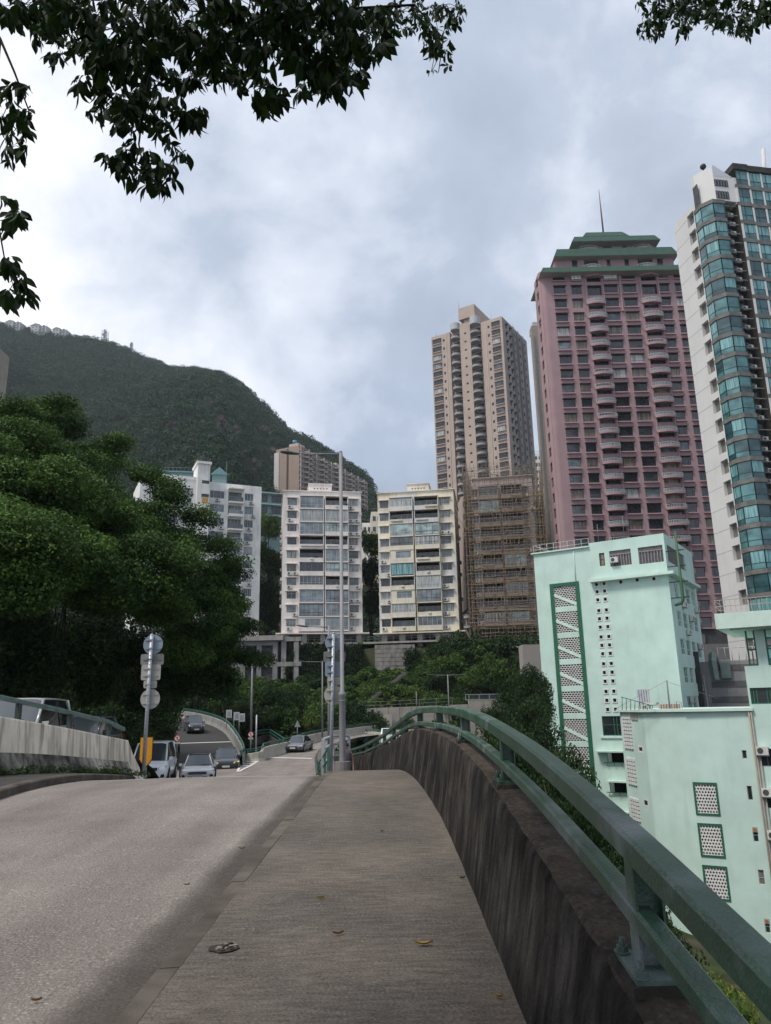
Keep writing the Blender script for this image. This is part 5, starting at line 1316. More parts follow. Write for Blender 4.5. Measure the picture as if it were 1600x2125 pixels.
WHITEW = mat('weathered_white_wall', (.72, .71, .68), .85, var=.12, vs=.4, streak=.75, streakcol=(.14, .12, .09), bump=.05)
PINKB = mat('pale_pink_wall', (.37, .30, .275), .85, var=.14, vs=.4, streak=.55, streakcol=(.12, .09, .08))
d2 = {(0, 0): 'G', (1, 0): 'G', (2, 0): 'G', (3, 0): 'o', (4, 0): 'o', (5, 0): 'g', (6, 0): 'g', (7, 0): 'G', (8, 0): 'G', (9, 0): 'w', (0, 1): 'o', (1, 1): 'G', (2, 1): 'g', (3, 1): 'o', (4, 1): 'G', (5, 1): 'g', (6, 1): 'o', (7, 1): 'G', (8, 1): 'G', (9, 1): 'G'}
rootB2, FB2, iB2 = midrise('apartment_block', 'pinkish-white ten-storey block on columns directly behind the tall lamp post', 588.5, 1019, 749, 152, 9, 0, 1334, CREAMPINK,
    [(595.5, 615, 1), (724.5, 743.5, 4)], [(620.5, 671), (674, 722)], 10, 1035, (1284.5, 9), 20, lambda i, b_: d2.get((i, b_), 'g'), seed=3)
d3 = {(0, 0): 'g', (1, 0): 'o', (2, 0): 'G', (3, 0): 'g', (4, 0): 'w', (5, 0): 't', (6, 0): 'o', (7, 0): 'w', (8, 0): 'g', (9, 0): 'o', (0, 1): 'o', (1, 1): 'o', (2, 1): 'G', (3, 1): 'g', (4, 1): 'o', (5, 1): 'o', (6, 1): 'G', (7, 1): 'G', (8, 1): 'o', (9, 1): 'g'}
rootB3, FB3, iB3 = midrise('apartment_block', 'stained cream ten-storey block on columns with one teal glazed balcony', 783, 1025, 941, 152, -8, 0, 1330, CREAM,
    [(790, 808, 1), (917, 938, 4)], [(811, 860), (863.5, 914)], 10, 1036, (1283, 9), 18, lambda i, b_: d3.get((i, b_), 'g'), seed=5)
for (F_, i_, pxs, nm) in ((FB2, iB2, (642, 688, 1004, 1019), 0), (FB3, iB3, (845, 889, 1005, 1020), 1)):
    xa, za_ = F_.hit(pxs[0], pxs[2], 5); xb = F_.hit(pxs[1], pxs[2], 5)[0]
    mb = MB(); mm = CREAMPINK if nm == 0 else CREAM
    hl = [(xa + (xb - xa) * (.2 + k * .14), xa + (xb - xa) * (.2 + k * .14) + .28, za_ - 1.2, za_ - .9) for k in range(5)]
    holewall(mb, xa, xb, i_['ztop'], za_ - .1, hl, .3, 5); mb.face([(xa, 5, i_['ztop']), (xa, 5, za_), (xa, 10, za_), (xa, 10, i_['ztop'])]); mb.face([(xb, 5, i_['ztop']), (xb, 10, i_['ztop']), (xb, 10, za_), (xb, 5, za_)])
    mb.box(xa - .2, 4.8, za_ - .1, xb + .2, 10, za_ + .05); mb.face([(xa + .1, 5.31, i_['ztop']), (xb - .1, 5.31, i_['ztop']), (xb - .1, 5.31, za_ - .1), (xa + .1, 5.31, za_ - .1)], 1)
    mb.build('roof_house', [mm, mat('opening_dark', (.015, .015, .015), .9)], F_.root)
# scaffolded block
rootB4, FB4, iB4 = midrise('scaffolded_block', 'pale pink ten-storey block wrapped in bamboo scaffolding between the cream block and mint building', 981, 995, 1104, 150, -10, 0, 1330, PINKB,
    [(984, 997, 1), (1094, 1101, 4)], [(999, 1042), (1047, 1092)], 10, 1013, (1284, 9.4), 26, lambda i, b_: random.Random(i * 7 + b_).choice('ooGgo'), seed=8, grnd=False)
BAM = mat('bamboo', (.22, .175, .135), .7, var=.45, vs=1.5); YBAM = mat('yellow_bamboo', (.36, .25, .07), .7, var=.35, vs=2)
sc = thing('bamboo_scaffold', 'brown bamboo scaffolding with yellow lashed walkways around the pale pink block', 'scaffold', rootB4.location, rootB4.rotation_euler.z if False else 0)
sc.matrix_basis = rootB4.matrix_basis
rs = random.Random(21)
W4 = iB4['W']; zt = iB4['ztop'] + 2.2; zg = iB4['zb'] - 4
def scaffold_side(F_, x0, x1, offs, seed):
    r = random.Random(seed)
    for li, off in enumerate(offs):
        mb = MB()
        n = int((x1 - x0) / (.8 if li else 1.2))
        for k in range(n + 1):
            x = x0 + (x1 - x0) * k / n + r.uniform(-.12, .12); z = zg + r.uniform(-1, 1)
            while z < zt:
                L = r.uniform(5, 7); z2 = min(z + L, zt + r.uniform(-.8, 1.0)); mb.tube([(x + r.uniform(-.08, .08), -off + r.uniform(-.05, .05), z), (x + r.uniform(-.1, .1), -off, z2)], .042, 4, smooth=False); z += L - .7
        z = zg + .5
        while z < zt:
            x = x0 - r.uniform(0, 1.2)
            while x < x1:
                L = r.uniform(5, 8); x2 = min(x + L, x1 + r.uniform(0, 1.2)); mb.tube([(x, -off - .07, z + r.uniform(-.12, .12)), (x2, -off - .07, z + r.uniform(-.12, .12))], .038, 4, smooth=False); x += L - .6
            z += r.uniform(.55, .8) * (1 if li else 1.5)
        mb.build('bamboo_poles', BAM, sc, F_.M, kind='stuff')
    mb = MB()
    for _ in range(int((x1 - x0) * 1.2)):
        x = r.uniform(x0, x1); z = r.uniform(zg, zt - 5); d_ = r.choice((-1, 1)) * r.uniform(2, 4); mb.tube([(x, -offs[-1] - .12, z), (x + d_, -offs[-1] - .12, z + r.uniform(4, 7))], .04, 4, smooth=False)
    mb.build('diagonal_poles', BAM, sc, F_.M, kind='stuff')
    for i in range(10):
        z = iB4['zt0'] - 2.5 - i * iB4['fh']; mb = MB(); x = x0
        while x < x1:
            mb.tube([(x, -offs[-1] - .1, z - .12), (x + .22, -offs[-1] - .1, z + .12), (x + .44, -offs[-1] - .1, z - .12)], .035, 4, smooth=False); x += .44
        mb.beam([(x0, -offs[-1] + .3, z - .16), (x1, -offs[-1] + .3, z - .16)], .25, .04); mb.build('walkway', YBAM, sc, F_.M)
F4 = Face(rootB4)
scaffold_side(F4, -1.2, W4 + 1.5, (.5 + 1.1, 1.1 + 1.3), 3)
F4R = Face(rootB4, T(W4, 0, 0) @ Matrix.Rotation(R(90), 4, 'Z')); scaffold_side(F4R, -1.6, 26, (1.0, 1.9), 4)
F4L = Face(rootB4, T(0, 26, 0) @ Matrix.Rotation(R(-90), 4, 'Z')); scaffold_side(F4L, 0, 27.5, (1.0, 1.9), 5)
# white weathered block at left
D = 150
c = atY(436, 1000.5, D); rootB1 = bld('apartment_block', 'weathered white ten-storey block with a stair tower, rising behind the banyan', Vector((c.x, D, 0)), 24); F = Face(rootB1); h = F.hit
Z1 = h(436, 1000)[1]; W1 = h(543, 1012)[0]; XL = h(293, 983)[0]
r0 = 900 + 338 / 2.909; r9 = 900 + 1108 / 2.909
xq = 470; zt0 = h(450, r0 + 0)[1];
zr = [h(512, 900 + y / 2.909)[1] for y in (362, 1105)]
fh = (h(517, 900 + 362 / 2.909)[1] - h(510, 900 + 1105 / 2.909)[1]) / 9.0; zt0 = h(517, 900 + 362 / 2.909)[1]
cA = (h(436, 1020)[0], h(466, 1025)[0]); cB = (h(474, 1025)[0], h(502, 1025)[0]); cC = (h(508, 1030)[0], h(526, 1033)[0])
cL = [(h(375, 1015)[0], h(401, 1017)[0]), (h(320, 1010)[0], h(337, 1010)[0])]; cLb = (h(342, 1010)[0], h(371, 1012)[0])
xtw = (h(409, 970)[0], h(434, 975)[0])
hl = []; N1 = 11
for i in range(N1):
    zt = zt0 - i * fh
    for a, b_ in [cA, cC] + cL: hl.append((a, b_, zt - 1.6, zt))
    for a, b_ in [cB, cLb]: hl.append((a, b_, zt - 2.3, zt))
zlow = zt0 - N1 * fh - .2
mb = MB(); holewall(mb, XL, W1, zlow, Z1, hl, .3); mb.build('front_wall', WHITEW, rootB1)
shell('rear_walls', rootB1, XL + .01, W1 - .01, .32, 14, zlow, Z1 - .05, WHITEW)
mb = MB(); mb.box(W1 - .3, .31, zlow, W1, 14, Z1); mb.box(XL, -.1, Z1, xtw[0], .25, Z1 + .7); mb.build('parapet', WHITEW, rootB1)
for i in range(N1):
    zt = zt0 - i * fh
    for a, b_ in [cA, cC] + cL:
        window(F, a, zt - 1.6, b_ - a, 1.6, pick([((.25, .75), 2), ((.33, .66), 2), ((.2, .4, .6, .8), 1)]), (), pick([(F_WHITE, 3), (F_DARK, 1), (F_GREY, 1)]), pick([(G_MID, 3), (G_BLUE, 3), (G_CURT, 2), (G_DARK, 2)]), .1, .06)
        if rg.random() < .45: ac(F, a + rg.uniform(0, 1.5), zt - 2.3)
        if rg.random() < .3: ac(F, b_ - .9, zt - 2.35)
    for a, b_ in [cB, cLb]:
        window(F, a, zt - 2.3, b_ - a, 2.3, (.25, .5, .75), (), pick([(F_WHITE, 2), (F_DARK, 1)]), pick([(G_MID, 3), (G_BLUE, 1), (G_DARK, 3)]), .25, .06, name='balcony_door')
        q = MB(); q.box(a - .1, -1.5, zt - 2.62, b_ + .1, -.004, zt - 2.32); q.box(a - .1, -1.5, zt - 2.32, b_ + .1, -1.4, zt - 2.05) if i % 3 == 1 else None
        bo = q.build('balcony', WHITEW, rootB1)
        q = MB(); w_ = b_ - a
        q.box(a - .05, -1.45, zt - 1.35, b_ + .05, -1.40, zt - 1.30)
        for k in range(9): q.box(a + w_ * k / 8 - .02, -1.44, zt - 2.32, a + w_ * k / 8 + .02, -1.41, zt - 1.35)
        q.build('balcony_rail', F_WHITE if i % 2 else F_GREY, bo)
        q = MB(); q.face([(a, -1.42, zt - 2.28), (b_, -1.42, zt - 2.28), (b_, -1.42, zt - 1.42), (a, -1.42, zt - 1.42)]); q.build('rail_glass', pick([(G_BLUE, 1), (G_MID, 1)]), bo)
        if i == 0: q = MB(); q.box(a - .2, -1.6, zt + .35, b_ + .3, -.004, zt + .6); q.build('canopy', WHITEW, rootB1)
zt1 = h(415, 962, -1.2)[1]; mb = MB()
a, b_ = xtw; hl = [(a + .9, a + 2.4, zt0 + .9 - k * fh * (1 if k < 1 else 1), zt0 + 1.6 - k * fh) for k in range(9)]
holewall(mb, a, b_, zlow, zt1, hl, .25, -1.2)
for xx in (a, b_): mb.face([(xx, -1.2, zlow), (xx, 4, zlow), (xx, 4, zt1), (xx, -1.2, zt1)])
mb.face([(a, -1.2, zt1 - .01), (b_, -1.2, zt1 - .01), (b_, 4, zt1 - .01), (a, 4, zt1 - .01)]); mb.face([(b_, 4, Z1 - 1), (a, 4, Z1 - 1), (a, 4, zt1), (b_, 4, zt1)]); mb.build('stair_tower', WHITEW, rootB1)
for q_ in hl: window(F, q_[0], q_[2], 1.5, q_[3] - q_[2], (.5,), (), mat('brown_frame', (.10, .06, .04), .6), G_DARK, -1.1, .08)
mb = MB(); mb.box(a - .25, -1.5, zt1, b_ + .25, 4.2, zt1 + .5); mb.build('tower_cornice', WHITEW, rootB1)
mb = MB()
for (xa, ya, xb, yb) in ((a, -1.4, b_, -1.4), (a, -1.4, a, 4), (b_, -1.4, b_, 4)):
    for zz_ in (.8, 1.3): mb.tube([(xa, ya, zt1 + zz_), (xb, yb, zt1 + zz_)], .04, 5)
    for k in range(5): t = k / 4; mb.tube([(xa + (xb - xa) * t, ya + (yb - ya) * t, zt1 + .5), (xa + (xb - xa) * t, ya + (yb - ya) * t, zt1 + 1.3)], .03, 4)
mb.build('roof_railing', F_GREY, rootB1)
for k in range(2):   # rust-stained panels under the tower windows
    mb = MB(); z = zt0 + .9 - (k + 1) * fh; mb.box(a + 1.0, -1.208, z - 1.3, a + 2.3, -1.202, z - .05); mb.build('rusty_panel', mat('rust_stain', (.50, .30, .10), .8, var=.3, vs=3, streak=.5), rootB1)
mb = MB(); xw, zw = h(470, 985, 6); mb.tube([(xw, 6, Z1), (xw, 6, h(471, 958, 6)[1])], .05, 5); mb.build('aerial', F_GREY, rootB1)
TEALB = mat('blue_green_wall', (.20, .30, .30), .7, var=.1, streak=.3)
for (px0, px1, pyt, pyb, Dq, lab) in ((341, 408, 972, 990, 172, 'low blue-green villa roof behind the weathered white block, its left part'), (440, 470, 977, 1000, 171, 'blue-green gabled roof house right of the white stair tower')):
    p = atY(px0, pyb, Dq); rt = bld('hillside_house', lab, Vector((p.x, Dq, p.z - 12)), 10); Fq = Face(rt); xb, z1 = Fq.hit(px1, pyt + 4)
    z1 = Fq.hit(px0, pyt)[1]
    mb = MB(); mb.box(0, 0, 0, xb, 9, z1 - 1.0); mb.build('wall', TEALB, rt)
    mb = MB(); mb.box(-.4, -.4, z1 - 1.0, xb + .4, 9, z1 - .6) if px0 < 400 else mb.loft([[(-.5, -.4, z1 - 1), (xb + .5, -.4, z1 - 1), (xb * .5, -.4, z1 + .9)], [(-.5, 9, z1 - 1), (xb + .5, 9, z1 - 1), (xb * .5, 9, z1 + .9)]], 0, smooth=False); mb.build('roof', mat('teal_roof', (.12, .24, .25), .6, var=.1), rt)
    if px0 < 400:
        mb = MB(); mb.tube([(0, 0, z1 + .3), (xb, 0, z1 + .3)], .06, 4)
        for k in range(9): mb.tube([(xb * k / 8, 0, z1 - .6), (xb * k / 8, 0, z1 + .3)], .04, 4)
        mb.build('roof_railing', F_GREY, rt)
p = atY(541, 1065, 200); rt = bld('hillside_house', 'teal and white balconied house glimpsed between the two white blocks', Vector((p.x - 2, 200, p.z - 14)), 22); Fq = Face(rt)
zt_ = Fq.hit(545, 1022)[1]; mb = MB(); mb.box(0, 0, 0, 14, 10, zt_); mb.build('wall', TEALB, rt)
for k in range(4):
    mb = MB(); mb.box(-.3, -1.2, zt_ - .4 - k * 3.2, 14.3, -.003, zt_ - .1 - k * 3.2); mb.build('balcony', mat('pale_teal_slab', (.35, .44, .44), .7), rt)
    for x in (.8, 5, 9): window(Fq, x, zt_ - 2.6 - k * 3.2, 3, 1.9, (.5,), (), F_DARK, G_DARK, -.04, .08)
# long brown slab block high on the left of centre
D = 400.0; BRN = mat('brown_end_wall', (.30, .235, .19), .85, var=.06, vs=.2, streak=.25, streaks_scale=.6); BRNL = mat('pale_brown_wall', (.42, .35, .30), .85, var=.08, vs=.2)
P1 = atY(621, 924, D); dd = ray(762, 1000); P2 = EYE + dd * ((P1.z - EYE.z) / dd.z)
yaw = math.degrees(math.atan2(P2.y - P1.y, P2.x - P1.x)); WL = (P2 - P1).length
rootB5 = bld('slab_block', 'long brown slab apartment block with a blank end wall, high on the hillside behind', Vector((P1.x, P1.y, P1.z - 75)), yaw); F = Face(rootB5)
ztp = 75.0; FE = Face(rootB5, T(0, 0, 0) @ Matrix.Rotation(R(-90), 4, 'Z'));
ewx = FE.hit(573, 938)[0]   # negative x: end wall runs to the left
FEW = Face(rootB5, T(0, -ewx, 0) @ Matrix.Rotation(R(-90), 4, 'Z')); EW = -ewx
mb = MB(); mb.box(0, 0, 0, WL, EW, ztp); mb.build('body', BRN, rootB5)
mb = MB(); mb.box(-.4, EW * .46, 0, -.01, EW * .52, ztp - 1); mb.build('slit_windows', mat('slit_dark', (.10, .07, .06), .8), rootB5)
mb = MB(); mb.box(-.3, EW * .86, 0, 0.5, EW + 1, ztp - 2); mb.build('white_strip', mat('white_strip_paint', (.5, .48, .45), .8, var=.1), rootB5)
NB = 22; fl = ztp / NB * 1.0; fl = 3.0
nb = int(WL / 4.2)
for k in range(24):
    z = ztp - 2.2 - k * fl
    mb = MB(); mb.box(0, -.35, z - .55, WL, -.01, z - .02); mb.build('floor_band', BRNL, rootB5)
    for j in range(nb):
        x = 1 + j * (WL - 2) / nb
        if j % 4 in (1, 2):
            inst(('b5bal',), lambda: (lambda q: (q.prism([(1.6 + 1.6 * math.cos(math.pi + math.pi * k_ / 8), 1.9 * math.sin(math.pi + math.pi * k_ / 8)) for k_ in range(9)], -.6, .25), q.mesh('balcony', BRNL))[1])(MB()), 'balcony', F, x, -.02, z + .0)
        inst(('b5win',), lambda: (lambda q: (q.box(0, -.06, 0, 3.0, -.03, 1.6), q.mesh('window', G_DARK))[1])(MB()), 'window', F, x, 0, z + .3)
for j in range(0, nb + 1, 2):
    mb = MB(); x = .6 + j * (WL - 2) / nb; mb.box(x, -.9, 0, x + .5, -.36, ztp); mb.build('pier', BRNL, rootB5)
mb = MB(); mb.box(2, 2, ztp, 9, 8, ztp + 2.5); mb.box(WL * .55, 2, ztp, WL * .6, 8, ztp + 3); mb.build('roof_house', BRNL, rootB5)
mb = MB(); mb.tube([(3, 5, ztp + 2.5), (3, 5, ztp + 4.5)], 1.2, 10); mb.build('water_tank', mat('blue_tank', (.08, .22, .35), .5), rootB5)
for (px0, px1, pyt, Dq, hh, m, lab) in ((770, 792, 1062, 205, 20, CREAM, 'cream building end wall peeping out left of the stained cream block'), (751, 772, 1085, 215, 18, WHITEW, 'small white building below the slab block, right of the lamp post'), (1105, 1126, 941, 300, 40, WHITEW, 'distant white tower glimpsed between scaffold and pink tower'), (958, 972, 1030, 170, 26, TAN, 'narrow tan building strip behind the scaffold, left side')):
    p = atY(px0, pyt, Dq); rt = bld('background_building', lab, Vector((p.x, Dq, p.z - hh)), 3); Fq = Face(rt); xb = Fq.hit(px1, pyt)[0]
    mb = MB(); mb.box(0, 0, 0, xb, 10, hh); mb.build('wall', m, rt)
    for k in range(int(hh / 3) - 1):
        for j in range(2): inst(('bgw', px0), lambda: (lambda q: (q.box(0, -.06, 0, xb * .28, -.02, 1.3), q.mesh('window', G_DARK))[1])(MB()), 'window', Fq, xb * (.14 + .44 * j), 0, hh - 2.6 - k * 3)
    mb = MB(); mb.tube([(.2, .2, hh + .9), (xb - .2, .2, hh + .9)], .05, 4); mb.build('roof_railing', F_GREY, rt)
# pale slab of a building cut by the left edge of the picture
p = atY(20, 742, 62); rt = bld('edge_building', 'grey-beige building corner cut off by the left edge above the banyan', Vector((p.x, 62, -2)), 0)
Fq = Face(rt); zc = Fq.hit(20, 742)[1]
mb = MB(); mb.box(-14, -22, 0, 0, 0, zc); rb_ = mb.build('wall', mat('grey_beige_wall', (.33, .30, .25), .85, var=.1, streak=.3), rt)
mb = MB(); mb.box(-14, -22.2, zc - 9, .12, -.3, zc - 8.2); mb.build('ledge', mat('white_ledge', (.55, .55, .53), .8), rt)
# teal glass tower at the right edge
WTILE = mat('white_tile_wall', (.58, .565, .55), .6, var=.05, vs=.25, streak=.25, streakcol=(.2, .19, .18))
BANDM = mat('dark_stone_band', (.15, .145, .135), .75, var=.25, vs=1.2, streak=.5)
D = 100.0
c = atY(1470, 437, D); root = bld('glass_tower', 'white-tiled high-rise with teal glass corner bays, cut off by the right edge', Vector((c.x, D, -8)), 10)
FB_ = Face(root); FA0 = Face(root, Matrix.Rotation(R(-90), 4, 'Z'))
def hA0(px, py): return FA0.hit(px, py)        # x negative = depth
ZC = FB_.hit(1470, 437)[1]
a1 = hA0(1510.6, 874)[1]; a2 = hA0(1559, 1236.7)[1]; fh = (a1 - a2) / 8
xfar = hA0(1397.5, 470)[0]; DEP = -xfar
FA = Face(root, T(0, DEP, 0) @ Matrix.Rotation(R(-90), 4, 'Z')); hA = FA.hit; hB = FB_.hit
z_top_wall = hA(1397.5, 470)[1]
zf0 = hA(1452, 330 + 845 / 5.745)[1]     # first band below the top bay
NFL = int((zf0 + 8) / fh)
xw0, xw1 = hA(1426, 455)[0], hA(1440.5, 455)[0]; zw1 = hA(1426, 330 + 690 / 5.745)[1]; zw0 = hA(1428.5, 330 + 832 / 5.745)[1]
xs0, xs1 = hA(1446, 470)[0], hA(1449, 470)[0]
xbay = hA(1451, 470)[0]
hl = []
WHH = zw1 - zw0
for i in range(NFL):
    hl.append((xw0, xw1, zw0 - i * fh, zw1 - i * fh)); hl.append((xs0, xs1, zw0 + .3 - i * fh, zw1 - .4 - i * fh))
mb = MB(); holewall(mb, 0, xbay, 0, z_top_wall, hl, 1.0); mb.build('tiled_wall', WTILE, root, FA.M)
mb = MB(); mb.box(xw0 - .3, 1.002, 0, xs1 + .3, 1.1, z_top_wall - .5); mb.build('recess_back', mat('recess_wall', (.25, .22, .19), .8, var=.12, streak=.3), root, FA.M)
mb = MB()
for k in range(NFL + 2): mb.box(0, -.012, z_top_wall - 1.5 - k * fh, xw0 - .05, -.001, z_top_wall - 1.46 - k * fh)
mb.build('tile_joint', mat('tile_joint', (.16, .155, .15), .8), root, FA.M, kind='stuff')
for i in range(NFL):
    w_ = xw1 - xw0
    window(FA, xw0 + w_ * .1, zw0 - i * fh, w_ * .5, WHH, (.5,), (.35,), mat('bronze_frame', (.12, .10, .08), .5), pick([(G_DARK, 3), (G_MID, 1)]), .85, .07)
    inst(('gpipe',), lambda: (lambda q: (q.tube([(0, .7, 0), (0, .7, WHH)], .1, 6), q.tube([(.35, .6, 0), (.35, .6, WHH)], .06, 6), q.mesh('drain_pipe', mat('cream_pipe', (.50, .42, .32), .6)))[1])(MB()), 'drain_pipe', FA, xw0 + w_ * .7, 0, zw0 - i * fh)
    window(FA, xs0, zw0 + .3 - i * fh, xs1 - xs0, WHH - .7, (), (), F_GREY, G_BLUE, .3, .05)
yA0 = DEP - xbay; yA1 = DEP - hA(1464.4, 460)[0]
xB1 = hB(1479.2, 455)[0]; xB2 = hB(1502.5, 460)[0]
o_ = .55
PL = [(-.0, yA0), (-o_, yA0 - .15), (-o_, yA1 if yA1 > .6 else 1.6), (xB1 if xB1 > .3 else 1.4, -o_), (xB2, -o_), (xB2 + .1, 0)]
BAYW = [(PL[1], PL[2]), (PL[2], PL[3]), (PL[3], PL[4])]
def bay_glass(A, B, glassm, z0, z1, parent, nm='pane'):
    pass
def mk_bay(n):
    mb = MB()
    for (A, B) in BAYW:
        A = Vector((*A, 0)); B = Vector((*B, 0)); L = (B - A).length; nn = max(1, round(L / 1.6)); d_ = (B - A) / nn
        for k in range(nn + 1):
            p = A + d_ * k; mb.box(p.x - .05, p.y - .05, 0, p.x + .05, p.y + .05, GH)
        for z in (0.04, GH * .33, GH - .04): mb.beam([A + Vector((0, 0, z)), B + Vector((0, 0, z))], .07, .07)
    return mb.mesh('bay_frame', F_TEAL)
GH = fh - .62
panes = []
for (A, B) in BAYW:
    A = Vector((*A, 0)); B = Vector((*B, 0)); L = (B - A).length; nn = max(1, round(L / 1.6)); d_ = (B - A) / nn
    for k in range(nn):
        a_, b_ = A + d_ * k, A + d_ * (k + 1); panes.append((a_, b_))
GM = [G_TEAL, G_TEALC, G_TEALD]
pm_ = {}
for pi, (a_, b_) in enumerate(panes):
    for gi, gm_ in enumerate(GM):
        for lv in (0, 1):
            q = MB(); z0, z1 = ((0, GH * .33) if lv == 0 else (GH * .33, GH)); q.face([(a_.x, a_.y, z0), (b_.x, b_.y, z0), (b_.x, b_.y, z1), (a_.x, a_.y, z1)]); pm_[(pi, gi, lv)] = q.mesh('pane', gm_)
def prof(off): return [(PL[0][0] + .02, PL[0][1] + off), (PL[1][0] - off, PL[1][1] + off), (PL[2][0] - off, PL[2][1] - off * .4), (PL[3][0] - off * .4, PL[3][1] - off), (PL[4][0] + off, PL[4][1] - off), (PL[5][0] + off, .4), (.6, 1.2), (.4, PL[0][1])]
bandm = MB(); bandm.prism(prof(.12), -.62, 0); bandmesh = bandm.mesh('stone_band', BANDM)
bf = mk_bay(0)
gx = [(hB(1380 + a / 5.745, 420)[0], hB(1380 + b_ / 5.745, 430)[0]) for a, b_ in ((862, 1005), (1018, 1160), (1172, 1320))]
GCOL = []
w3 = gx[0][1] - gx[0][0]
GCOL = [(gx[0][0], w3), (gx[1][0], w3), (gx[2][0], w3), (gx[2][0] + (gx[2][0] - gx[1][0]), w3), (gx[2][0] + 2 * (gx[2][0] - gx[1][0]), w3)]
def gframe():
    mb = MB(); y = 0
    for x in (.0, w3 * .32, w3 * .97): mb.box(x, -.06, 0, x + .09, .0, GH)
    for z in (0, GH * .36, GH - .08): mb.box(0, -.055, z, w3, .005, z + .08)
    return mb.mesh('bay_frame', F_TEAL)
gfm = gframe()
def gp(gm_, lv):
    z0, z1 = ((0, GH * .36) if lv == 0 else (GH * .36, GH)); q = MB(); q.face([(.05, -.02, z0), (w3, -.02, z0), (w3, -.02, z1), (.05, -.02, z1)]); return q.mesh('pane', gm_)
gpm = {(gi, lv): gp(gm_, lv) for gi, gm_ in enumerate(GM) for lv in (0, 1)}
q = MB(); q.box(-.35, -.12, -.62, w3 + .05, 1.2, 0); gband = q.mesh('stone_band', BANDM)
q = MB(); q.box(-.34, -.10, 0, -.02, 1.1, fh - .62); gfin = q.mesh('white_fin', WTILE)
for i in range(NFL):
    z = zf0 - i * fh
    link('stone_band', bandmesh, root, T(0, 0, z))
    fo = link('bay_window', bf, root, T(0, 0, z))
    g0 = pick([(0, 3), (1, 3), (2, 1.2)])
    for pi in range(len(panes)):
        g1 = g0 if rg.random() < .65 else rg.randrange(3)
        link('pane', pm_[(pi, g1, 1)], fo); link('pane', pm_[(pi, 2 if rg.random() < .3 else 0, 0)], fo)
    for ci, (x, w_) in enumerate(GCOL):
        zz_ = z + fh * (1.05 if ci == 0 else 1.0) - .2; yy = -.55 + .02 * ci
        link('stone_band', gband, root, T(x, yy, zz_)); fo = link('bay_window', gfm, root, T(x, yy, zz_)); link('white_fin', gfin, root, T(x, yy, zz_))
        g1 = rg.randrange(3); link('pane', gpm[(g1, 1)], fo); link('pane', gpm[(2 if rg.random() < .4 else 0, 0)], fo)
xr0, xr1 = xB2 + .15, GCOL[0][0] - .36
mb = MB(); mb.box(xr0, 1.2, 0, xr1, 1.4, zf0 + fh * 1.2); mb.box(xB2 + .11, -.1, 0, xr0 + .08, 1.2, zf0 + fh); mb.box(xr1 - .02, -.5, 0, xr1 + .02, 1.2, zf0 + fh); mb.build('recess_wall', mat('dark_recess', (.045, .043, .04), .85, var=.3), root)
LOUV = mat('louvre_grey', (.16, .155, .145), .7, var=.2)
q = MB(); W_ = xr1 - xr0 - .1
q.beam([(0, .1, 0), (W_, .1, 0)], .1, .14);
for k in range(5): q.box(0, .25, .12 + k * .15, W_ * .42, .29, .17 + k * .15)
lo = q.mesh('ac_rack', LOUV)
for i in range(NFL * 2 + 2):
    z = zf0 + fh * .8 - i * fh / 2
    ro = link('ac_rack', lo, root, T(xr0 + .05, -.25, z))
    if rg.random() < .85: inst('ac', ac_mesh, 'air_conditioner', FB_, xr0 + .1 + rg.uniform(.3, max(.31, W_ - .9)), .25, z + .12)
mb = MB(); mb.box(.5, 1.4, 0, GCOL[-1][0] + w3 + 2, DEP - .05, zf0 + fh * 1.1); mb.build('body', BANDM, root)
link('stone_band', bandmesh, root, T(0, 0, zf0 + fh))
for ci, (x, w_) in enumerate(GCOL):
    yy = -.55 + .02 * ci; top = zf0 + fh * (2.05 if ci == 0 else (1.0)) - .2; n_ex = 1 if ci == 0 else 0
    if ci == 0:
        fo = link('bay_window', gfm, root, T(x, yy, zf0 + fh * 2.05 - .2)); link('pane', gpm[(0, 1)], fo); link('pane', gpm[(2, 0)], fo); link('stone_band', gband, root, T(x, yy, zf0 + fh * 2.05 - .2)); top = zf0 + fh * 3.05 - .2
    else:
        fo = link('bay_window', gfm, root, T(x, yy, zf0 + fh * 2.0 - .2)); link('pane', gpm[(1, 1)], fo); link('pane', gpm[(0, 0)], fo); link('stone_band', gband, root, T(x, yy, zf0 + fh * 2.0 - .2)); link('white_fin', gfin, root, T(x, yy, zf0 + fh * 2 - .2)); top = zf0 + fh * 3.0 - .2
    mb = MB(); mb.box(x - .4, yy - .25, top - .5, x + w3 + .15, 3, top + .5); mb.build('cap', mat('dark_cap', (.05, .047, .045), .8, var=.3), root)
mb = MB(); mb.box(GCOL[0][0] - .5, -.4, zf0 + fh * .9, GCOL[-1][0] + w3, 3, zf0 + fh * 2.4); mb.build('upper_body', WTILE, root)
zc0 = zf0 + fh + .02; zcl = hA(1437, 330 + 255 / 5.745)[1]; ztp_ = hB(1470, 349)[1]
yL = DEP - hA(1441, 400)[0]; xR = hB(1380 + 840 / 5.745, 390)[0]
cp = [(-.35, yL), (-.35, 2.0), (1.3, -.45), (xR, -.45), (xR, 3.2), (1.5, yL)]
mb = MB(); zt_l, zt_c, zt_r = zcl, ztp_, hB(1520, 330 + 290 / 5.745)[1]
tops = [zt_l, zt_c, zt_c, zt_r, zt_r, zt_l]
V0 = [(p[0], p[1], zc0) for p in cp]; V1 = [(p[0], p[1], t_) for p, t_ in zip(cp, tops)]
mb.loft([V0, V1], 0, smooth=False); mb.build('crown', WTILE, root)
LV = mat('louvre_dark', (.03, .032, .035), .6, var=.2)
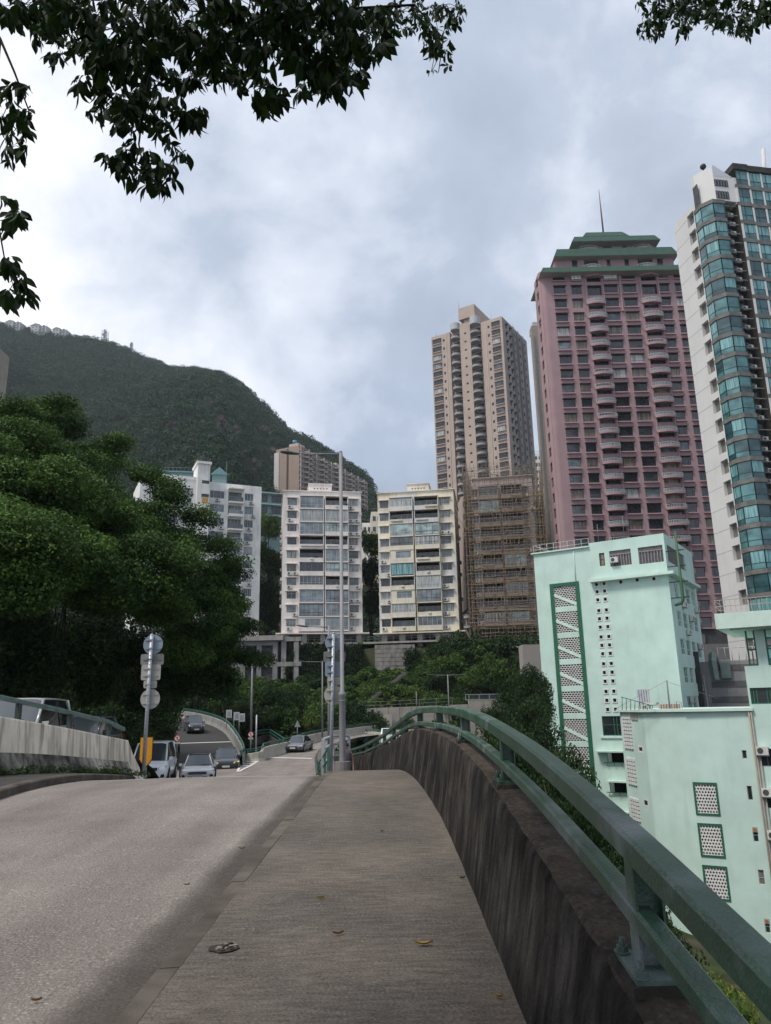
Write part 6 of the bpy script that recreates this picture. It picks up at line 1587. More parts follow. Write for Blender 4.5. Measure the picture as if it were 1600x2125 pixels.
def louvre(x0, x1, z0, z1, y, M=None):
    mb = MB(); mb.box(x0, y - .02, z0, x1, y - .005, z1, 0); n = max(4, int((x1 - x0) / .4))
    for k in range(n): mb.box(x0 + (x1 - x0) * (k + .2) / n, y - .14, z0, x0 + (x1 - x0) * (k + .55) / n, y - .021, z1, 1)
    mb.build('louvre_panel', [LV, mat('louvre_blade', (.12, .125, .13), .6)], root, M)
for (p0, p1, y0, y1) in ((560, 735, 265, 360), (580, 750, 400, 505)):
    x0, z1 = hB(1380 + p0 / 5.745, 330 + y0 / 5.745); x1, z0 = hB(1380 + p1 / 5.745, 330 + y1 / 5.745); louvre(x0, x1, z0, z1, -.46)
ML = T(-.36, DEP, 0) @ Matrix.Rotation(R(-90), 4, 'Z')
for (p0, p1, y0, y1) in ((357, 430, 345, 440), (375, 450, 480, 580)):
    x0, z1 = hA(1380 + p0 / 5.745, 330 + y0 / 5.745); x1, z0 = hA(1380 + p1 / 5.745, 330 + y1 / 5.745); louvre(x0, x1, min(z0, z1 - 2.4), z1 - .2, 0, ML)
x0, z0 = hB(1380 + 560 / 5.745, 330 + 225 / 5.745)
mb = MB(); mb.face([(x0, -.47, z0), (x0 + 3.2, -.47, z0), (x0, -.47, z0 + 2.0)]); mb.build('sloped_opening', mat('sky_through_opening', (.5, .52, .56), .9, var=0), root)
xb_, zb_ = hB(1459, 346, 3); mb = MB(); rr = []
for k in range(9):
    a = -math.pi / 2 + math.pi * k / 8; rr.append([(xb_ + .48 * math.cos(a) * math.cos(2 * math.pi * j / 12), 3 + .48 * math.cos(a) * math.sin(2 * math.pi * j / 12), zb_ + .48 * math.sin(a)) for j in range(12)])
mb.loft(rr, 0); mb.tube([(xb_, 3, zb_ - 2), (xb_, 3, zb_)], .08, 6); mb.build('ball_finial', CBLACK, root)
mb = MB(); xa_, za_ = hB(1508, 372, 2); mb.tube([(xa_, 2, za_ - 1.5), (xa_, 2, za_ + .8)], .04, 4); mb.tube([(xa_ - .8, 2, za_), (xa_ + 1.6, 2, za_ + .5)], .03, 4)
for k in range(4): mb.tube([(xa_ - .6 + k * .5, 1.6, za_ + .05 + k * .1), (xa_ - .6 + k * .5, 2.4, za_ + .05 + k * .1)], .02, 4)
mb.build('aerial', F_GREY, root)
xm_, zm_ = hB(1583, 405, 6); mb = MB(); mb.tube([(xm_, 6, zm_ - 4), (xm_ + 1.5, 6, zm_ + 9)], .35, 8); mb.build('crane_mast', mat('white_mast', (.5, .5, .5), .6), root)
# mint green school-like block
MINT = mat('mint_wall', (.49, .635, .575), .82, var=.08, vs=.5, streak=.28, streakcol=(.20, .29, .25), bump=.06, bs=8)
MINTL = mat('mint_trim', (.54, .67, .60), .8, var=.06, streak=.4, streakcol=(.14, .15, .1))
DKG = mat('dark_green_paint', (.018, .11, .06), .55, var=.1)
WHB = mat('white_block', (.64, .63, .61), .8, var=.1)
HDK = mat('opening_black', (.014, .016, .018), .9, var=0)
YW = -33.0
c = atY(1385.5, 1187, 82.0); yawr = R(YW)
def solve(px, py, C, az):
    d = ray(px, py); dx, dy = d.x / d.y, math.cos(az); u = (math.cos(az), math.sin(az))
    t = (dx * C.y - C.x) / (u[0] - dx * u[1]); return t
tL = solve(1107, 1150, c, yawr)      # negative: metres left of the corner
BASE = -22
orig = Vector((c.x + math.cos(yawr) * tL, c.y + math.sin(yawr) * tL, BASE)); WM = -tL
root = bld('mint_block', 'tall mint green block with a dark-framed zigzag breeze-block stair screen and square vent holes', orig, YW)
F = Face(root); h = F.hit
zA = h(1107, 1151)[1]; zsl = h(1385, 1187)[1]; xs_ = h(1223, 1139)[0]; zroof = h(1379, 1106, -.0)[1]
sx0, st1 = h(1140.8, 1212.6); sx1 = h(1201, 1208)[0]
zp = [h(1165, 1080 + y / 3.077)[1] for y in (420, 580, 750, 918, 1090, 1268, 1480)]
print('mint', WM, zA, zroof, [round(z, 1) for z in zp], sx0, sx1)
sth = (zp[0] - zp[5]) / 5
fr = .42
px0, px1 = sx0 + fr, sx1 - fr
tops_ = [zp[0] - k * sth for k in range(11)]; PH = sth * .80
holes = [(px0, px1, t_ - PH, t_) for t_ in tops_]
vx = [h(1080 + 485 / 3.077, 1080 + 405 / 3.077)[0], h(1080 + 533 / 3.077, 1080 + 402 / 3.077)[0]]
ys_ = [405, 453, 505, 574, 627, 681, 744, 798, 852, 916, 972, 1028, 1093, 1150, 1208]
zv = []
for y in ys_: zv.append(h(1080 + 520 / 3.077, 1080 + y / 3.077)[1])
VS = .56
vents = [(x - VS / 2, z - VS / 2) for x in vx for z in zv]
for (a, b_) in ((640, 393), (745, 380), (852, 372)):
    q = h(1080 + a / 3.077, 1080 + b_ / 3.077); vents.append((q[0] - VS / 2, q[1] - VS / 2))
for (x, z) in vents: holes.append((x + .1, x + VS - .1, z + .1, z + VS - .1))
wl = []
def rect(a, b_, c_, d_, y=0):
    p = h(1080 + a / 3.077, 1080 + b_ / 3.077, y); q = h(1080 + c_ / 3.077, 1080 + d_ / 3.077, y); return p[0], q[0], q[1], p[1]
W1r = rect(518, 1250, 650, 1375)
O = [rect(552, 1485, 700, 1552), ]
o0 = O[0]; dz = sth
for k in range(1, 4): O.append((o0[0], o0[1] + .8, o0[2] - k * 3.05, o0[3] - k * 3.05))
holes.append(W1r); holes += O
mb = MB(); holewall(mb, 0, WM, 0, zsl, holes, .3); holewall(mb, 0, xs_, zsl, zA, [], .3)
pw = [rect(500, 210, 542, 288), rect(565, 197, 712, 280), rect(748, 175, 917, 262)]
pwz = [(q[0], q[1], q[2], q[3]) for q in pw]
holewall(mb, xs_, WM, zsl, zroof, pwz, .25)
mb.build('front_wall', MINT, root)
mb = MB(); mb.face([(0, 0, 0), (0, 9, 0), (0, 9, zA), (0, 0, zA)][::-1]); mb.face([(0, 0, zA - .01), (xs_ + .1, 0, zA - .01), (xs_ + .1, 14, zA - .01), (0, 14, zA - .01)]); mb.face([(xs_, 0, zA - .3), (xs_, 14, zA - .3), (xs_, 14, zroof), (xs_, 0, zroof)][::-1]); mb.face([(xs_, 0, zroof - .01), (WM, 0, zroof - .01), (WM, 14, zroof - .01), (xs_, 14, zroof - .01)]); mb.face([(0, 14, 0), (WM, 14, 0), (WM, 14, zroof), (0, 14, zroof)]); mb.build('rear_walls', MINT, root)
mb = MB(); mb.box(-.25, -.25, zA, xs_ - .01, .3, zA + .15); mb.build('roof_edge', MINTL, root)
xsl0 = h(1080 + 448 / 3.077, 1080 + 370 / 3.077)[0]
mb = MB(); mb.box(xsl0, -.75, zsl - .32, WM + .75, -.004, zsl); mb.box(WM + .004, -.004, zsl - .32, WM + .75, 13, zsl); mb.build('slab_ledge', MINTL, root)
mb = MB(); zb_ = tops_[-1] - PH - .4
mb.box(sx0, -.12, zb_, sx0 + fr, -.002, st1); mb.box(sx1 - fr, -.12, zb_, sx1, -.002, st1); mb.box(sx0 + fr, -.12, st1 - .38, sx1 - fr, -.002, st1); mb.build('green_frame', DKG, root)
def screen():
    mb = MB(); w = px1 - px0; nx, nz = 8, 11; cw, ch = w / nx, PH / nz; b_ = .062
    for j in range(nz + 1): mb.box(0, .02, j * ch - b_ / 2, w, .18, j * ch + b_ / 2)
    for j in range(nz):
        off = 0 if j % 2 == 0 else cw / 2
        for i in range(nx + 1):
            x = off + i * cw
            if x <= w: mb.box(x - b_ / 2, .03, j * ch + b_ / 2, x + b_ / 2, .17, (j + 1) * ch - b_ / 2)
    return mb.mesh('breeze_blocks', WHB)
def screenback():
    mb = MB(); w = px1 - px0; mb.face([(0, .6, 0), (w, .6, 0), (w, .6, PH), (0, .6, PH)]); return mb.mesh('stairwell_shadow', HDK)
def stairbar():
    mb = MB(); w = px1 - px0; mb.beam([(0, -.01, PH * .60), (w, -.01, PH * .06)], .08, .34); return mb.mesh('stair_stringer', MINTL)
for t_ in tops_:
    o = inst('screen', screen, 'breeze_block_screen', F, px0, 0, t_ - PH); o['kind'] = 'stuff'
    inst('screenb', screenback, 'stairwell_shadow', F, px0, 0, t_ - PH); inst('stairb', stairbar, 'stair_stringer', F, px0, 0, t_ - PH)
def vent():
    mb = MB()
    for (a, b_, c_, d_) in ((0, 0, VS, .1), (0, VS - .1, VS, VS), (0, .1, .1, VS - .1), (VS - .1, .1, VS, VS - .1)): mb.box(a, -.06, b_, c_, -.002, d_, 0)
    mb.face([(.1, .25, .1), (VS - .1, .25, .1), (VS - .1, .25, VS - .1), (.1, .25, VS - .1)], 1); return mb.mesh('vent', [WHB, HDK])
for (x, z) in vents: inst('vent', vent, 'vent_hole', F, x, 0, z)
def louvwin(r_, n, nm='louvre_window', fm=None):
    mb = MB(); w = r_[1] - r_[0]; hh = r_[3] - r_[2]; mb.box(0, .18, 0, w, .2, hh, 0)
    for k in range(n): mb.box(w * k / n + .0, .06, 0, w * k / n + .09, .14, hh * .72, 1)
    mb.box(0, .05, hh * .72, w, .16, hh * .78, 1)
    for k in range(4): mb.box(0, .10, hh * (.80 + .05 * k), w, .14, hh * (.82 + .05 * k), 1)
    return mb.build(nm, [mat('louvre_glass', (.10, .095, .11), .4, var=.3, vs=3), fm or mat('grey_mullion', (.24, .22, .22), .6)], root, T(r_[0], 0, r_[2]))
BRF = mat('brown_window_frame', (.07, .06, .03), .6)
window(F, pwz[0][0], pwz[0][2], pwz[0][1] - pwz[0][0], pwz[0][3] - pwz[0][2], (), (.5,), BRF, G_CURT2, .12, .12)
louvwin(pwz[1], 8); louvwin(pwz[2], 8); ac(F, pwz[1][0] + .15, pwz[1][3] - 1.4)
window(F, W1r[0], W1r[2], W1r[1] - W1r[0], W1r[3] - W1r[2], (.62, .78), (.55,), F_GREEN, G_DARK, .12, .09)
mb = MB(); mb.box(W1r[0] - .3, -.15, W1r[2] - .25, W1r[1] + .2, -.002, W1r[2] - .02); mb.build('sill', MINTL, root)
xc0 = h(1080 + 490 / 3.077, 1560)[0]
for k, q in enumerate(O):
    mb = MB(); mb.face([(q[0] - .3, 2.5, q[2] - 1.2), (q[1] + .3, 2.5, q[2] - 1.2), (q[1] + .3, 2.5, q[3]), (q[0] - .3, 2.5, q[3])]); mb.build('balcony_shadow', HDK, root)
    mb = MB(); mb.box(xc0 if k == 0 else q[0] - .1, -.9, q[3] + .12, q[1] + .6, -.004, q[3] + .28); mb.build('canopy', MINTL, root)
    mb = MB(); mb.box(q[0] - .3, -.28, q[2] + .05, q[1] + .2, -.20, q[2] + .13)
    for j in range(4): mb.box(q[0] + j * (q[1] - q[0]) / 3 - .03, -.25, q[2] - .25, q[0] + j * (q[1] - q[0]) / 3 + .03, -.21, q[2] + .1)
    mb.build('green_handrail', F_GREEN, root)
mb = MB(); zq = zA
for zz_ in (.55, 1.1): mb.tube([(0, .1, zq + zz_), (xs_ - .1, .1, zq + zz_)], .03, 5)
for k in range(9): mb.tube([(xs_ * k / 8.1, .1, zq), (xs_ * k / 8.1, .1, zq + 1.1)], .03, 5)
mb.tube([(0, .1, zq + 1.1), (0, 7, zq + 1.1)], .03, 5); mb.tube([(.3, .1, zq + 1.0), (2.4, 2, zq + .1)], .03, 5)
mb.build('roof_railing', mat('white_rail', (.45, .46, .45), .5), root)
mb = MB(); mb.tube([(xs_ - 1.9, -.06, zA), (xs_ - 1.9, -.06, zA - 4.2)], .05, 6); mb.build('drain_pipe', MINTL, root)
mb = MB();
for (x, l_) in ((xs_ + 1, 2.2), (xs_ + 4, 2.8), (WM - 2, 2.4)): mb.tube([(x, .5, zroof), (x, .5, zroof + l_)], .03, 4)
mb.tube([(xs_ + 1, .5, zroof + 1.6), (WM - 2, .5, zroof + 2.2)], .012, 3); mb.build('aerial', F_GREY, root)
FR = Face(root, T(WM, 0, 0) @ Matrix.Rotation(R(90), 4, 'Z')); hR = FR.hit
DS = 14.0
hl = []; sxs = [2.2, 5.0, 7.8, 10.6]; nfl_ = 12
for k in range(nfl_):
    z1 = zsl - .9 - k * 3.05
    for x in sxs: hl.append((x, x + 2.1, z1 - 1.7, z1))
pwh = (1.0, 9.5, zroof - 3.0, zroof - 1.1)
mb = MB(); holewall(mb, 0, DS, 0, zroof, hl + [pwh], .25); mb.build('side_wall', MINT, root, FR.M)
for k, q in enumerate(hl):
    window(FR, q[0], q[2], 2.1, 1.7, (.33, .66), (.4,), MINTL, pick([(G_DARK, 3), (G_PALE, 3), (G_MID, 2)]), .12, .07)
    if rg.random() < .5: ac(FR, q[0] + rg.uniform(0, 1.2), q[2] + rg.choice((-.75, 1.0)))
q = pwh; mb = MB(); mb.box(0, .18, 0, 8.5, .2, 1.9, 0)
for k in range(12): mb.box(8.5 * k / 12, .05, 0, 8.5 * k / 12 + .1, .14, 1.9, 1)
mb.build('louvre_window', [mat('louvre_glass', (.10, .095, .11), .4), mat('grey_mullion', (.24, .22, .22), .6)], root, FR.mx(q[0], 0, q[2]))
GCH = mat('green_chute_paint', (.04, .11, .045), .55, var=.15, vs=2)
xg, zg1 = hR(1395.5, 1098, -1.2); zg0 = hR(1410, 1247, -1.2)[1]
xg = max(.3, min(xg, 3))
mb = MB(); mb.tube([(xg, -1.2, zg1), (xg, -1.2, zg0 + .4), (xg, -1.0, zg0), (xg, -.3, zg0 - .2)], [.12, .17, .18, .15], 10); mb.build('green_chute', GCH, root, FR.M)
for k in range(4):
    z = zg1 - 2.2 - k * (zg1 - zg0) / 4.6; mb = MB(); mb.box(xg - .1, -1.9, z, xg + .1, -.003, z + .08); mb.box(xg - .3, -1.5, z, xg + .3, -1.4, z + .08); mb.build('bracket', CBLACK, root, FR.M)
# nearer mint wing
MINT2 = MINT
C3 = atY(1480, 1500, 63.0); az = R(-31)
t0 = solve(1423, 1500, C3, az); t1 = solve(1560, 1500, C3, az)
o3 = Vector((C3.x + math.cos(az) * t0, C3.y + math.sin(az) * t0, BASE))
root = bld('mint_wing', 'nearer low mint wing with cross-pattern vent screens and a flat roof at eye level', o3, -31); F = Face(root); h = F.hit; WW = t1 - t0
zr_ = h(1480, 1476)[1]
def r6(a, b_, c_, d_, F_=None, y=0):   # crop of [1080,1500] at 3.077
    hh = (F_ or F).hit; p = hh(1080 + a / 3.077, 1500 + b_ / 3.077, y); q = hh(1080 + c_ / 3.077, 1500 + d_ / 3.077, y); return p[0], q[0], q[1], p[1]
S1 = r6(1110, 390, 1242, 390)
gx0 = h(1080 + 1112 / 3.077, 1500 + 390 / 3.077); gx1 = h(1080 + 1242 / 3.077, 1500 + 392 / 3.077)
gz = [gx0[1], h(1080 + 1142 / 3.077, 1500 + 647 / 3.077)[1], h(1080 + 1173 / 3.077, 1500 + 919 / 3.077)[1]]; gzb = h(1080 + 1128 / 3.077, 1500 + 575 / 3.077)[1]
pitch = (gz[0] - gz[2]) / 2; SH = gz[0] - gzb; SW = gx1[0] - gx0[0]
hl = []
for k in range(-0, 6): hl.append((gx0[0], gx1[0], gz[0] - k * pitch - SH, gz[0] - k * pitch))
sw = []
for (a, b_, c_, d_) in ((1412, 175, 1450, 230), (1443, 402, 1488, 495), (1478, 665, 1525, 762), (1515, 937, 1565, 1035), (1555, 1250, 1600, 1345)):
    q = r6(a, b_, c_, d_); sw.append((q[0], q[1], q[2], q[3]))
sw2 = [q for q in sw if q[1] < WW]
WW2 = max(WW, max(q[1] for q in sw) + .6)
mb = MB(); holewall(mb, 0, WW2, 0, zr_, hl + [q for q in sw], .3); mb.build('front_wall', MINT, root)
def crossscreen():
    mb = MB(); w, hh = SW, SH; nx = 7; nz = 9; cw, ch = w / nx, hh / nz; t_ = .10
    mb.face([(0, .25, 0), (w, .25, 0), (w, .25, hh), (0, .25, hh)], 1)
    for j in range(nz):
        for i in range(-1, nx + 1):
            x0 = (i + (.5 if j % 2 else 0)) * cw; z0 = j * ch
            for (a, b_, c_, d_) in ((0, 0, .34, .34), (.66, 0, 1, .34), (0, .66, .34, 1), (.66, .66, 1, 1), (.0, .34, .12, .66), (.88, .34, 1, .66), (.34, .0, .66, .10), (.34, .90, .66, 1)):
                xa, xb = max(0, x0 + a * cw), min(w, x0 + c_ * cw)
                if xb - xa > .01: mb.box(xa, .0, z0 + b_ * ch + .0005, xb, .12, z0 + d_ * ch - .0005, 0)
    return mb.mesh('cross_block_screen', [WHB, HDK])
def crossframe():
    mb = MB(); w, hh = SW, SH; f_ = .14
    mb.box(-f_, -.06, -f_, w + f_, -.003, 0); mb.box(-f_, -.06, hh, w + f_, -.003, hh + f_); mb.box(-f_, -.06, 0, 0, -.003, hh); mb.box(w, -.06, 0, w + f_, -.003, hh); return mb.mesh('green_frame', DKG)
for k in range(6):
    z = gz[0] - k * pitch - SH
    o = inst('xs', crossscreen, 'cross_block_screen', F, gx0[0], 0, z); o['kind'] = 'stuff'; inst('xf', crossframe, 'green_frame', F, gx0[0], 0, z)
for k, q in enumerate(sw):
    window(F, q[0], q[2], q[1] - q[0], q[3] - q[2], (), (.45,) if k > 1 else (), mat('pale_window_frame', (.40, .42, .40), .6), G_DARK if k != 3 else G_CURT2, .1, .045)
    if k in (2, 4):
        mb = MB(); w_ = q[1] - q[0]; mb.box(0, -.03, 0, w_, .05, w_ * .9, 0); n = 16
        mb.loft([[(w_ / 2 + w_ * .34 * math.cos(2 * math.pi * j / n), -.045, w_ * .45 + w_ * .34 * math.sin(2 * math.pi * j / n)) for j in range(n)], [(w_ / 2 + w_ * .34 * math.cos(2 * math.pi * j / n), -.031, w_ * .45 + w_ * .34 * math.sin(2 * math.pi * j / n)) for j in range(n)]], 1, smooth=False)
        mb.build('extractor_fan', [mat('fan_beige', (.35, .30, .22), .6), mat('fan_rust', (.30, .12, .06), .6)], root, F.mx(q[0], .0, q[3] - w_ * .95))
def facet(name, P, azd, px1):
    d = ray(px1, 1500); az_ = R(azd); u = (-math.sin(-az_) , math.cos(az_)); u = (math.sin(az_), math.cos(az_))
    k = d.x / d.y; t = (k * P.y - P.x) / (u[0] - k * u[1]); Q = Vector((P.x + u[0] * t, P.y + u[1] * t, P.z)); return Q, t
Q2, t2 = facet('', o3, -32, 1336.5); Q1, t1_ = facet('', Q2, -4, 1288)
print('wing', WW, t2, t1_, zr_, Q2, Q1)
IR_ = root.matrix_basis.inverted()
def faceM(A, B):   # face whose local x runs from A to B
    a = math.atan2(B.y - A.y, B.x - A.x); return IR_ @ Matrix.Translation(A) @ Matrix.Rotation(a, 4, 'Z')
M2 = faceM(Q2, o3); M1 = faceM(Q1, Q2); F2 = Face(root, M2); F1 = Face(root, M1)
L2, L1 = (o3 - Q2).length, (Q2 - Q1).length
sm = [r6(750, 142, 782, 188, F1), r6(782, 480, 818, 533, F1)]
v1 = r6(0, 0, 1, 1, F1)
mb = MB(); mb.face([(0, 0, 0), (L2, 0, 0), (L2, 0, zr_), (0, 0, zr_)]); mb.build('angled_wall', MINT, root, M2)
fx0, fx1 = .25 * L1, L1
sw3 = []
for (py_) in (1080 + 1440 / 3.077, 1500 + 478 / 3.077):
    pass
wx0, wx1 = F1.hit(1324, 1550)[0], F1.hit(1334, 1551)[0]
zz3 = [(F1.hit(1328, 1562)[1], F1.hit(1328, 1547)[1]), (F1.hit(1339, 1674)[1], F1.hit(1339, 1657)[1])]
wdt = min(max(wx1 - wx0, .5), 3)
hh3 = [(wx0, wx0 + wdt, a, b_) for a, b_ in zz3]
vt = (F1.hit(1320, 1495)[1], F1.hit(1320, 1484)[1])
mb = MB(); holewall(mb, 0, L1, 0, zr_, [q for q in hh3 if q[1] < L1], .3); mb.build('angled_wall', MINT, root, M1)
for q in hh3:
    if q[1] < L1: window(F1, q[0], q[2], q[1] - q[0], q[3] - q[2], (), (), WHB, G_DARK, .02, .15)
mb = MB(); mb.box(wx0 - .8, -.06, vt[0], wx0 + .6, -.003, vt[1]); mb.build('vent_grille', mat('vent_beige', (.33, .31, .28), .7), root, M1)
bx0, bx1 = F1.hit(1293, 1500)[0], F1.hit(1311, 1500)[0]
for (pa, pb) in ((1485, 1554), (1570, 1630), (1650, 1706), (1840, 1880)):
    z1, z0 = F1.hit(1302, pa)[1], F1.hit(1302 + (pb - 1485) * .13, pb)[1]
    mb = MB(); n = max(3, int((z1 - z0) / .3))
    for j in range(n):
        z = z0 + (z1 - z0) * j / n
        for i in range(4):
            x = bx0 + (bx1 - bx0) * i / 4; mb.box(x, -.12, z, x + (bx1 - bx0) / 4 * .78, -.003, z + (z1 - z0) / n * .72)
    mb.build('small_block_strip', WHB, root, M1, kind='stuff')
mb = MB()
pts = [Q1, Q2, o3]
P = [IR_ @ q for q in pts] + [Vector((WW, 0, 0)), Vector((WW, 16, 0)), Vector((-6, 16, 0))]
ctr = sum(P, Vector()) / len(P); Pp = []
for p_ in P: d_ = (p_ - ctr); d_.z = 0; d_.normalize(); Pp.append((p_.x + d_.x * .35, p_.y + d_.y * .35))
mb.prism(Pp, zr_, zr_ + .22); mb.build('flat_roof', MINTL, root)
mb = MB(); a_ = IR_ @ Q1; mb.face([tuple(a_), (a_.x + 2, a_.y + 10, 0), (a_.x + 2, a_.y + 10, zr_), (a_.x, a_.y, zr_)]); mb.build('rear_wall', MINT, root)
def wpt(px, py, y): x, z = h(px, py, y); return x, y, z
x, y, z = wpt(1325, 1472, 6); zt_ = h(1325, 1431, 6)[1]
mb = MB();
for k in range(5): mb.box(x + k * .22, 6, zr_ + .22, x + k * .22 + .16, 6.25, zt_)
mb.build('vent_stack', mat('lilac_grey_metal', (.40, .40, .43), .5), root)
x0, _, z1 = wpt(1330, 1458, 5); x1 = h(1372, 1458, 5)[0]
mb = MB(); mb.box(x0, 5, zr_ + .5, x1, 6, z1 - .2); mb.box(x0 + .3, 4.9, z1 - .2, x1 - .4, 6.1, z1); mb.box(x0 + .5, 4.8, zr_ + .22, x0 + .7, 5, zr_ + .5); mb.build('rooftop_tank', mat('tank_white', (.45, .46, .44), .6, var=.2, streak=.5), root)
x2 = h(1412, 1468, 4)[0]; mb = MB()
for k in range(8): mb.box(x1 + (x2 - x1) * k / 8, 4, zr_ + .22, x1 + (x2 - x1) * (k + .7) / 8, 4.3, zr_ + .62)
mb.build('low_planter', mat('pinkish_brick', (.35, .27, .23), .8), root)
x, y, z = wpt(1390, 1470, 4); zt_ = h(1388, 1412, 4)[1]; mb = MB(); mb.tube([(x, 4, zr_), (x, 4, zt_)], .07, 6); mb.tube([(x, 4, zt_), (x - 4.5, 4, zr_ + .4)], .015, 3); mb.tube([(x, 4, zt_ - .1), (x + 4, 4, zr_ + 1)], .015, 3); mb.tube([(x + .5, 4, zr_), (x + .6, 4, zt_ - 1.8), (x + 1, 4, zt_ - 1.9), (x + 1.05, 4, zr_)], .03, 4); mb.build('mast', F_GREY, root)
mb = MB(); xx0 = h(1290, 1468, .5)[0]
for k in range(8): mb.tube([(xx0 + k * .35, .6, zr_ + .2), (xx0 + k * .35 + .1, .6, zr_ + 1.3 - k * .12)], .03, 4)
mb.tube([(xx0, .6, zr_ + 1.3), (xx0 + 2.6, .6, zr_ + .5)], .03, 4); mb.build('edge_railing', F_GREEN, root)
xd, zd = h(1556, 1470, -.2); mb = MB(); mb.tube([(min(xd, WW - .1), -.15, zr_), (WW - .05, -.15, zr_ - 8), (WW - .05, -.15, 0)], .07, 6); mb.build('drain_pipe', mat('stained_pipe', (.30, .26, .22), .7), root)
# right-hand mint block with covered terrace
CG = Vector((C3.x + math.cos(az) * (t1 + .02), C3.y + math.sin(az) * (t1 + .02), BASE))
root = bld('mint_terrace_block', 'mint block at the right edge with a roofed open terrace and dark green window frames', CG, -31); F = Face(root); h = F.hit
WG = 16.0
def r5(a, b_, c_, d_, y=0):   # crop [1080,1080] at 3.077
    p = h(1080 + a / 3.077, 1080 + b_ / 3.077, y); q = h(1080 + c_ / 3.077, 1080 + d_ / 3.077, y); return p[0], q[0], q[1], p[1]
wz = r5(1455, 1070, 1555, 1172)
zpar = h(1550, 1080 + 930 / 3.077)[1]; zcan0 = h(1560, 1080 + 690 / 3.077)[1]; zcan1 = h(1560, 1080 + 592 / 3.077)[1]
xL_ = 0.0
z_low_t = zpar
print('G', wz, zpar, zcan0, zcan1)
wa, wb = max(.15, wz[0]), max(1.8, wz[1]); hgt = wz[3] - wz[2]
FLH = 3.05
hl = [(wa, wb, wz[2], wz[3]), (wb + 1.1, wb + 3.0, wz[2], wz[3]), (wb + 4.2, wb + 6.4, wz[2], wz[3])]
acr = []
for (a, b_) in ((1440, 190),):
    pass
wq = [r6(1523, 190, 1556, 228), r6(1561, 455, 1595, 495)]
for k in range(6):
    z1 = wq[0][3] + .3 - k * (wq[0][3] - wq[1][3]); hl.append((wq[0][0], wq[0][0] + 1.6, z1 - 1.3, z1)); hl.append((wq[0][0] + 3.2, wq[0][0] + 4.8, z1 - 1.3, z1))
mb = MB(); holewall(mb, xL_, WG, 0, zpar, hl, .3); mb.build('front_wall', MINT, root)
mb = MB(); mb.face([(0, 12, 0), (0, 0, 0), (0, 0, zpar), (0, 12, zpar)]); mb.face([(0, 12, 0), (WG, 12, 0), (WG, 12, zpar), (0, 12, zpar)]); mb.face([(0, 0, zpar - .01), (WG, 0, zpar - .01), (WG, 12, zpar - .01), (0, 12, zpar - .01)]); mb.build('rear_walls', MINT, root)
for q in hl[:3]: window(F, q[0], q[2], q[1] - q[0], q[3] - q[2], (.14, .28, .72, .86), (), F_GREEN, G_DARK, .15, .09)
for q in hl[3:]:
    window(F, q[0], q[2], 1.6, 1.3, (.33, .66), (), F_GREY, G_DARK, .12, .06)
    ac(F, q[0] - .15, q[3] - .45)
xt0 = -1.2
mb = MB(); pa = r5(1490, 700, 1545, 930)
pillars = [(pa[0], pa[0] + max(.7, pa[1] - pa[0])), (pa[0] + 5.2, pa[0] + 6.1), (pa[0] + 9, pa[0] + 9.9)]
for (a, b_) in pillars:
    mb = MB(); mb.box(a, .05, zpar, b_, .85, zcan0); mb.build('pillar', MINT, root)
mb = MB(); mb.box(xt0 - .3, -1.6, zcan0, WG, 9, zcan1); mb.build('canopy', MINTL, root)
mb = MB(); mb.box(xt0 + .6, -1.0, zcan0 - .12, WG, 8.5, zcan0 - .005); mb.build('canopy_soffit', MINT, root)
mb = MB();
for zz_ in (.55, 1.05): mb.beam([(xt0 - .2, 2, zcan1 + zz_), (xt0 - .2, -1.5, zcan1 + zz_), (WG, -1.5, zcan1 + zz_)], .05, .05)
for k in range(44): mb.box(xt0 - .2 + k * .38, -1.52, zcan1, xt0 - .17 + k * .38, -1.48, zcan1 + 1.05)
mb.build('canopy_railing', mat('rusty_white_rail', (.38, .33, .29), .6, var=.2, vs=3), root)
for (a, b_) in ((.35, pillars[0][0]), (pillars[0][1], pillars[1][0]), (pillars[1][1], pillars[2][0])):
    mb = MB(); f_ = .12; hh = zcan0 - zpar
    mb.box(a, .1, zpar, a + f_, .22, zcan0 - .15); mb.box(b_ - f_, .1, zpar, b_, .22, zcan0 - .15); mb.box(a, .1, zpar + hh * .42, b_, .2, zpar + hh * .46); mb.box(a, .1, zpar + hh * .7, b_, .2, zpar + hh * .74); mb.box(a, .1, zpar, b_, .22, zpar + .14); mb.build('terrace_frame', F_GREEN, root)
    mb = MB(); mb.face([(a + .3, .16, zpar + .14), (b_ - .3, .16, zpar + .14), (b_ - .3, .16, zpar + hh * .42), (a + .3, .16, zpar + hh * .42)]); mb.build('pane', G_CURT2, root)
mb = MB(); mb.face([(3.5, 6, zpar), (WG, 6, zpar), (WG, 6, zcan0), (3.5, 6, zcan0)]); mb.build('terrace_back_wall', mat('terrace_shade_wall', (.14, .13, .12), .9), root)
mb = MB(); xz = WG * .35; mb.tube([(.05, -.15, h(1560, 1470)[1]), (.05, -.15, 0)], .06, 6); mb.tube([(.28, -.15, h(1560, 1470)[1] - 3), (.28, -.15, 0)], .05, 6); mb.build('drain_pipe', mat('stained_pipe', (.30, .26, .22), .7), root)
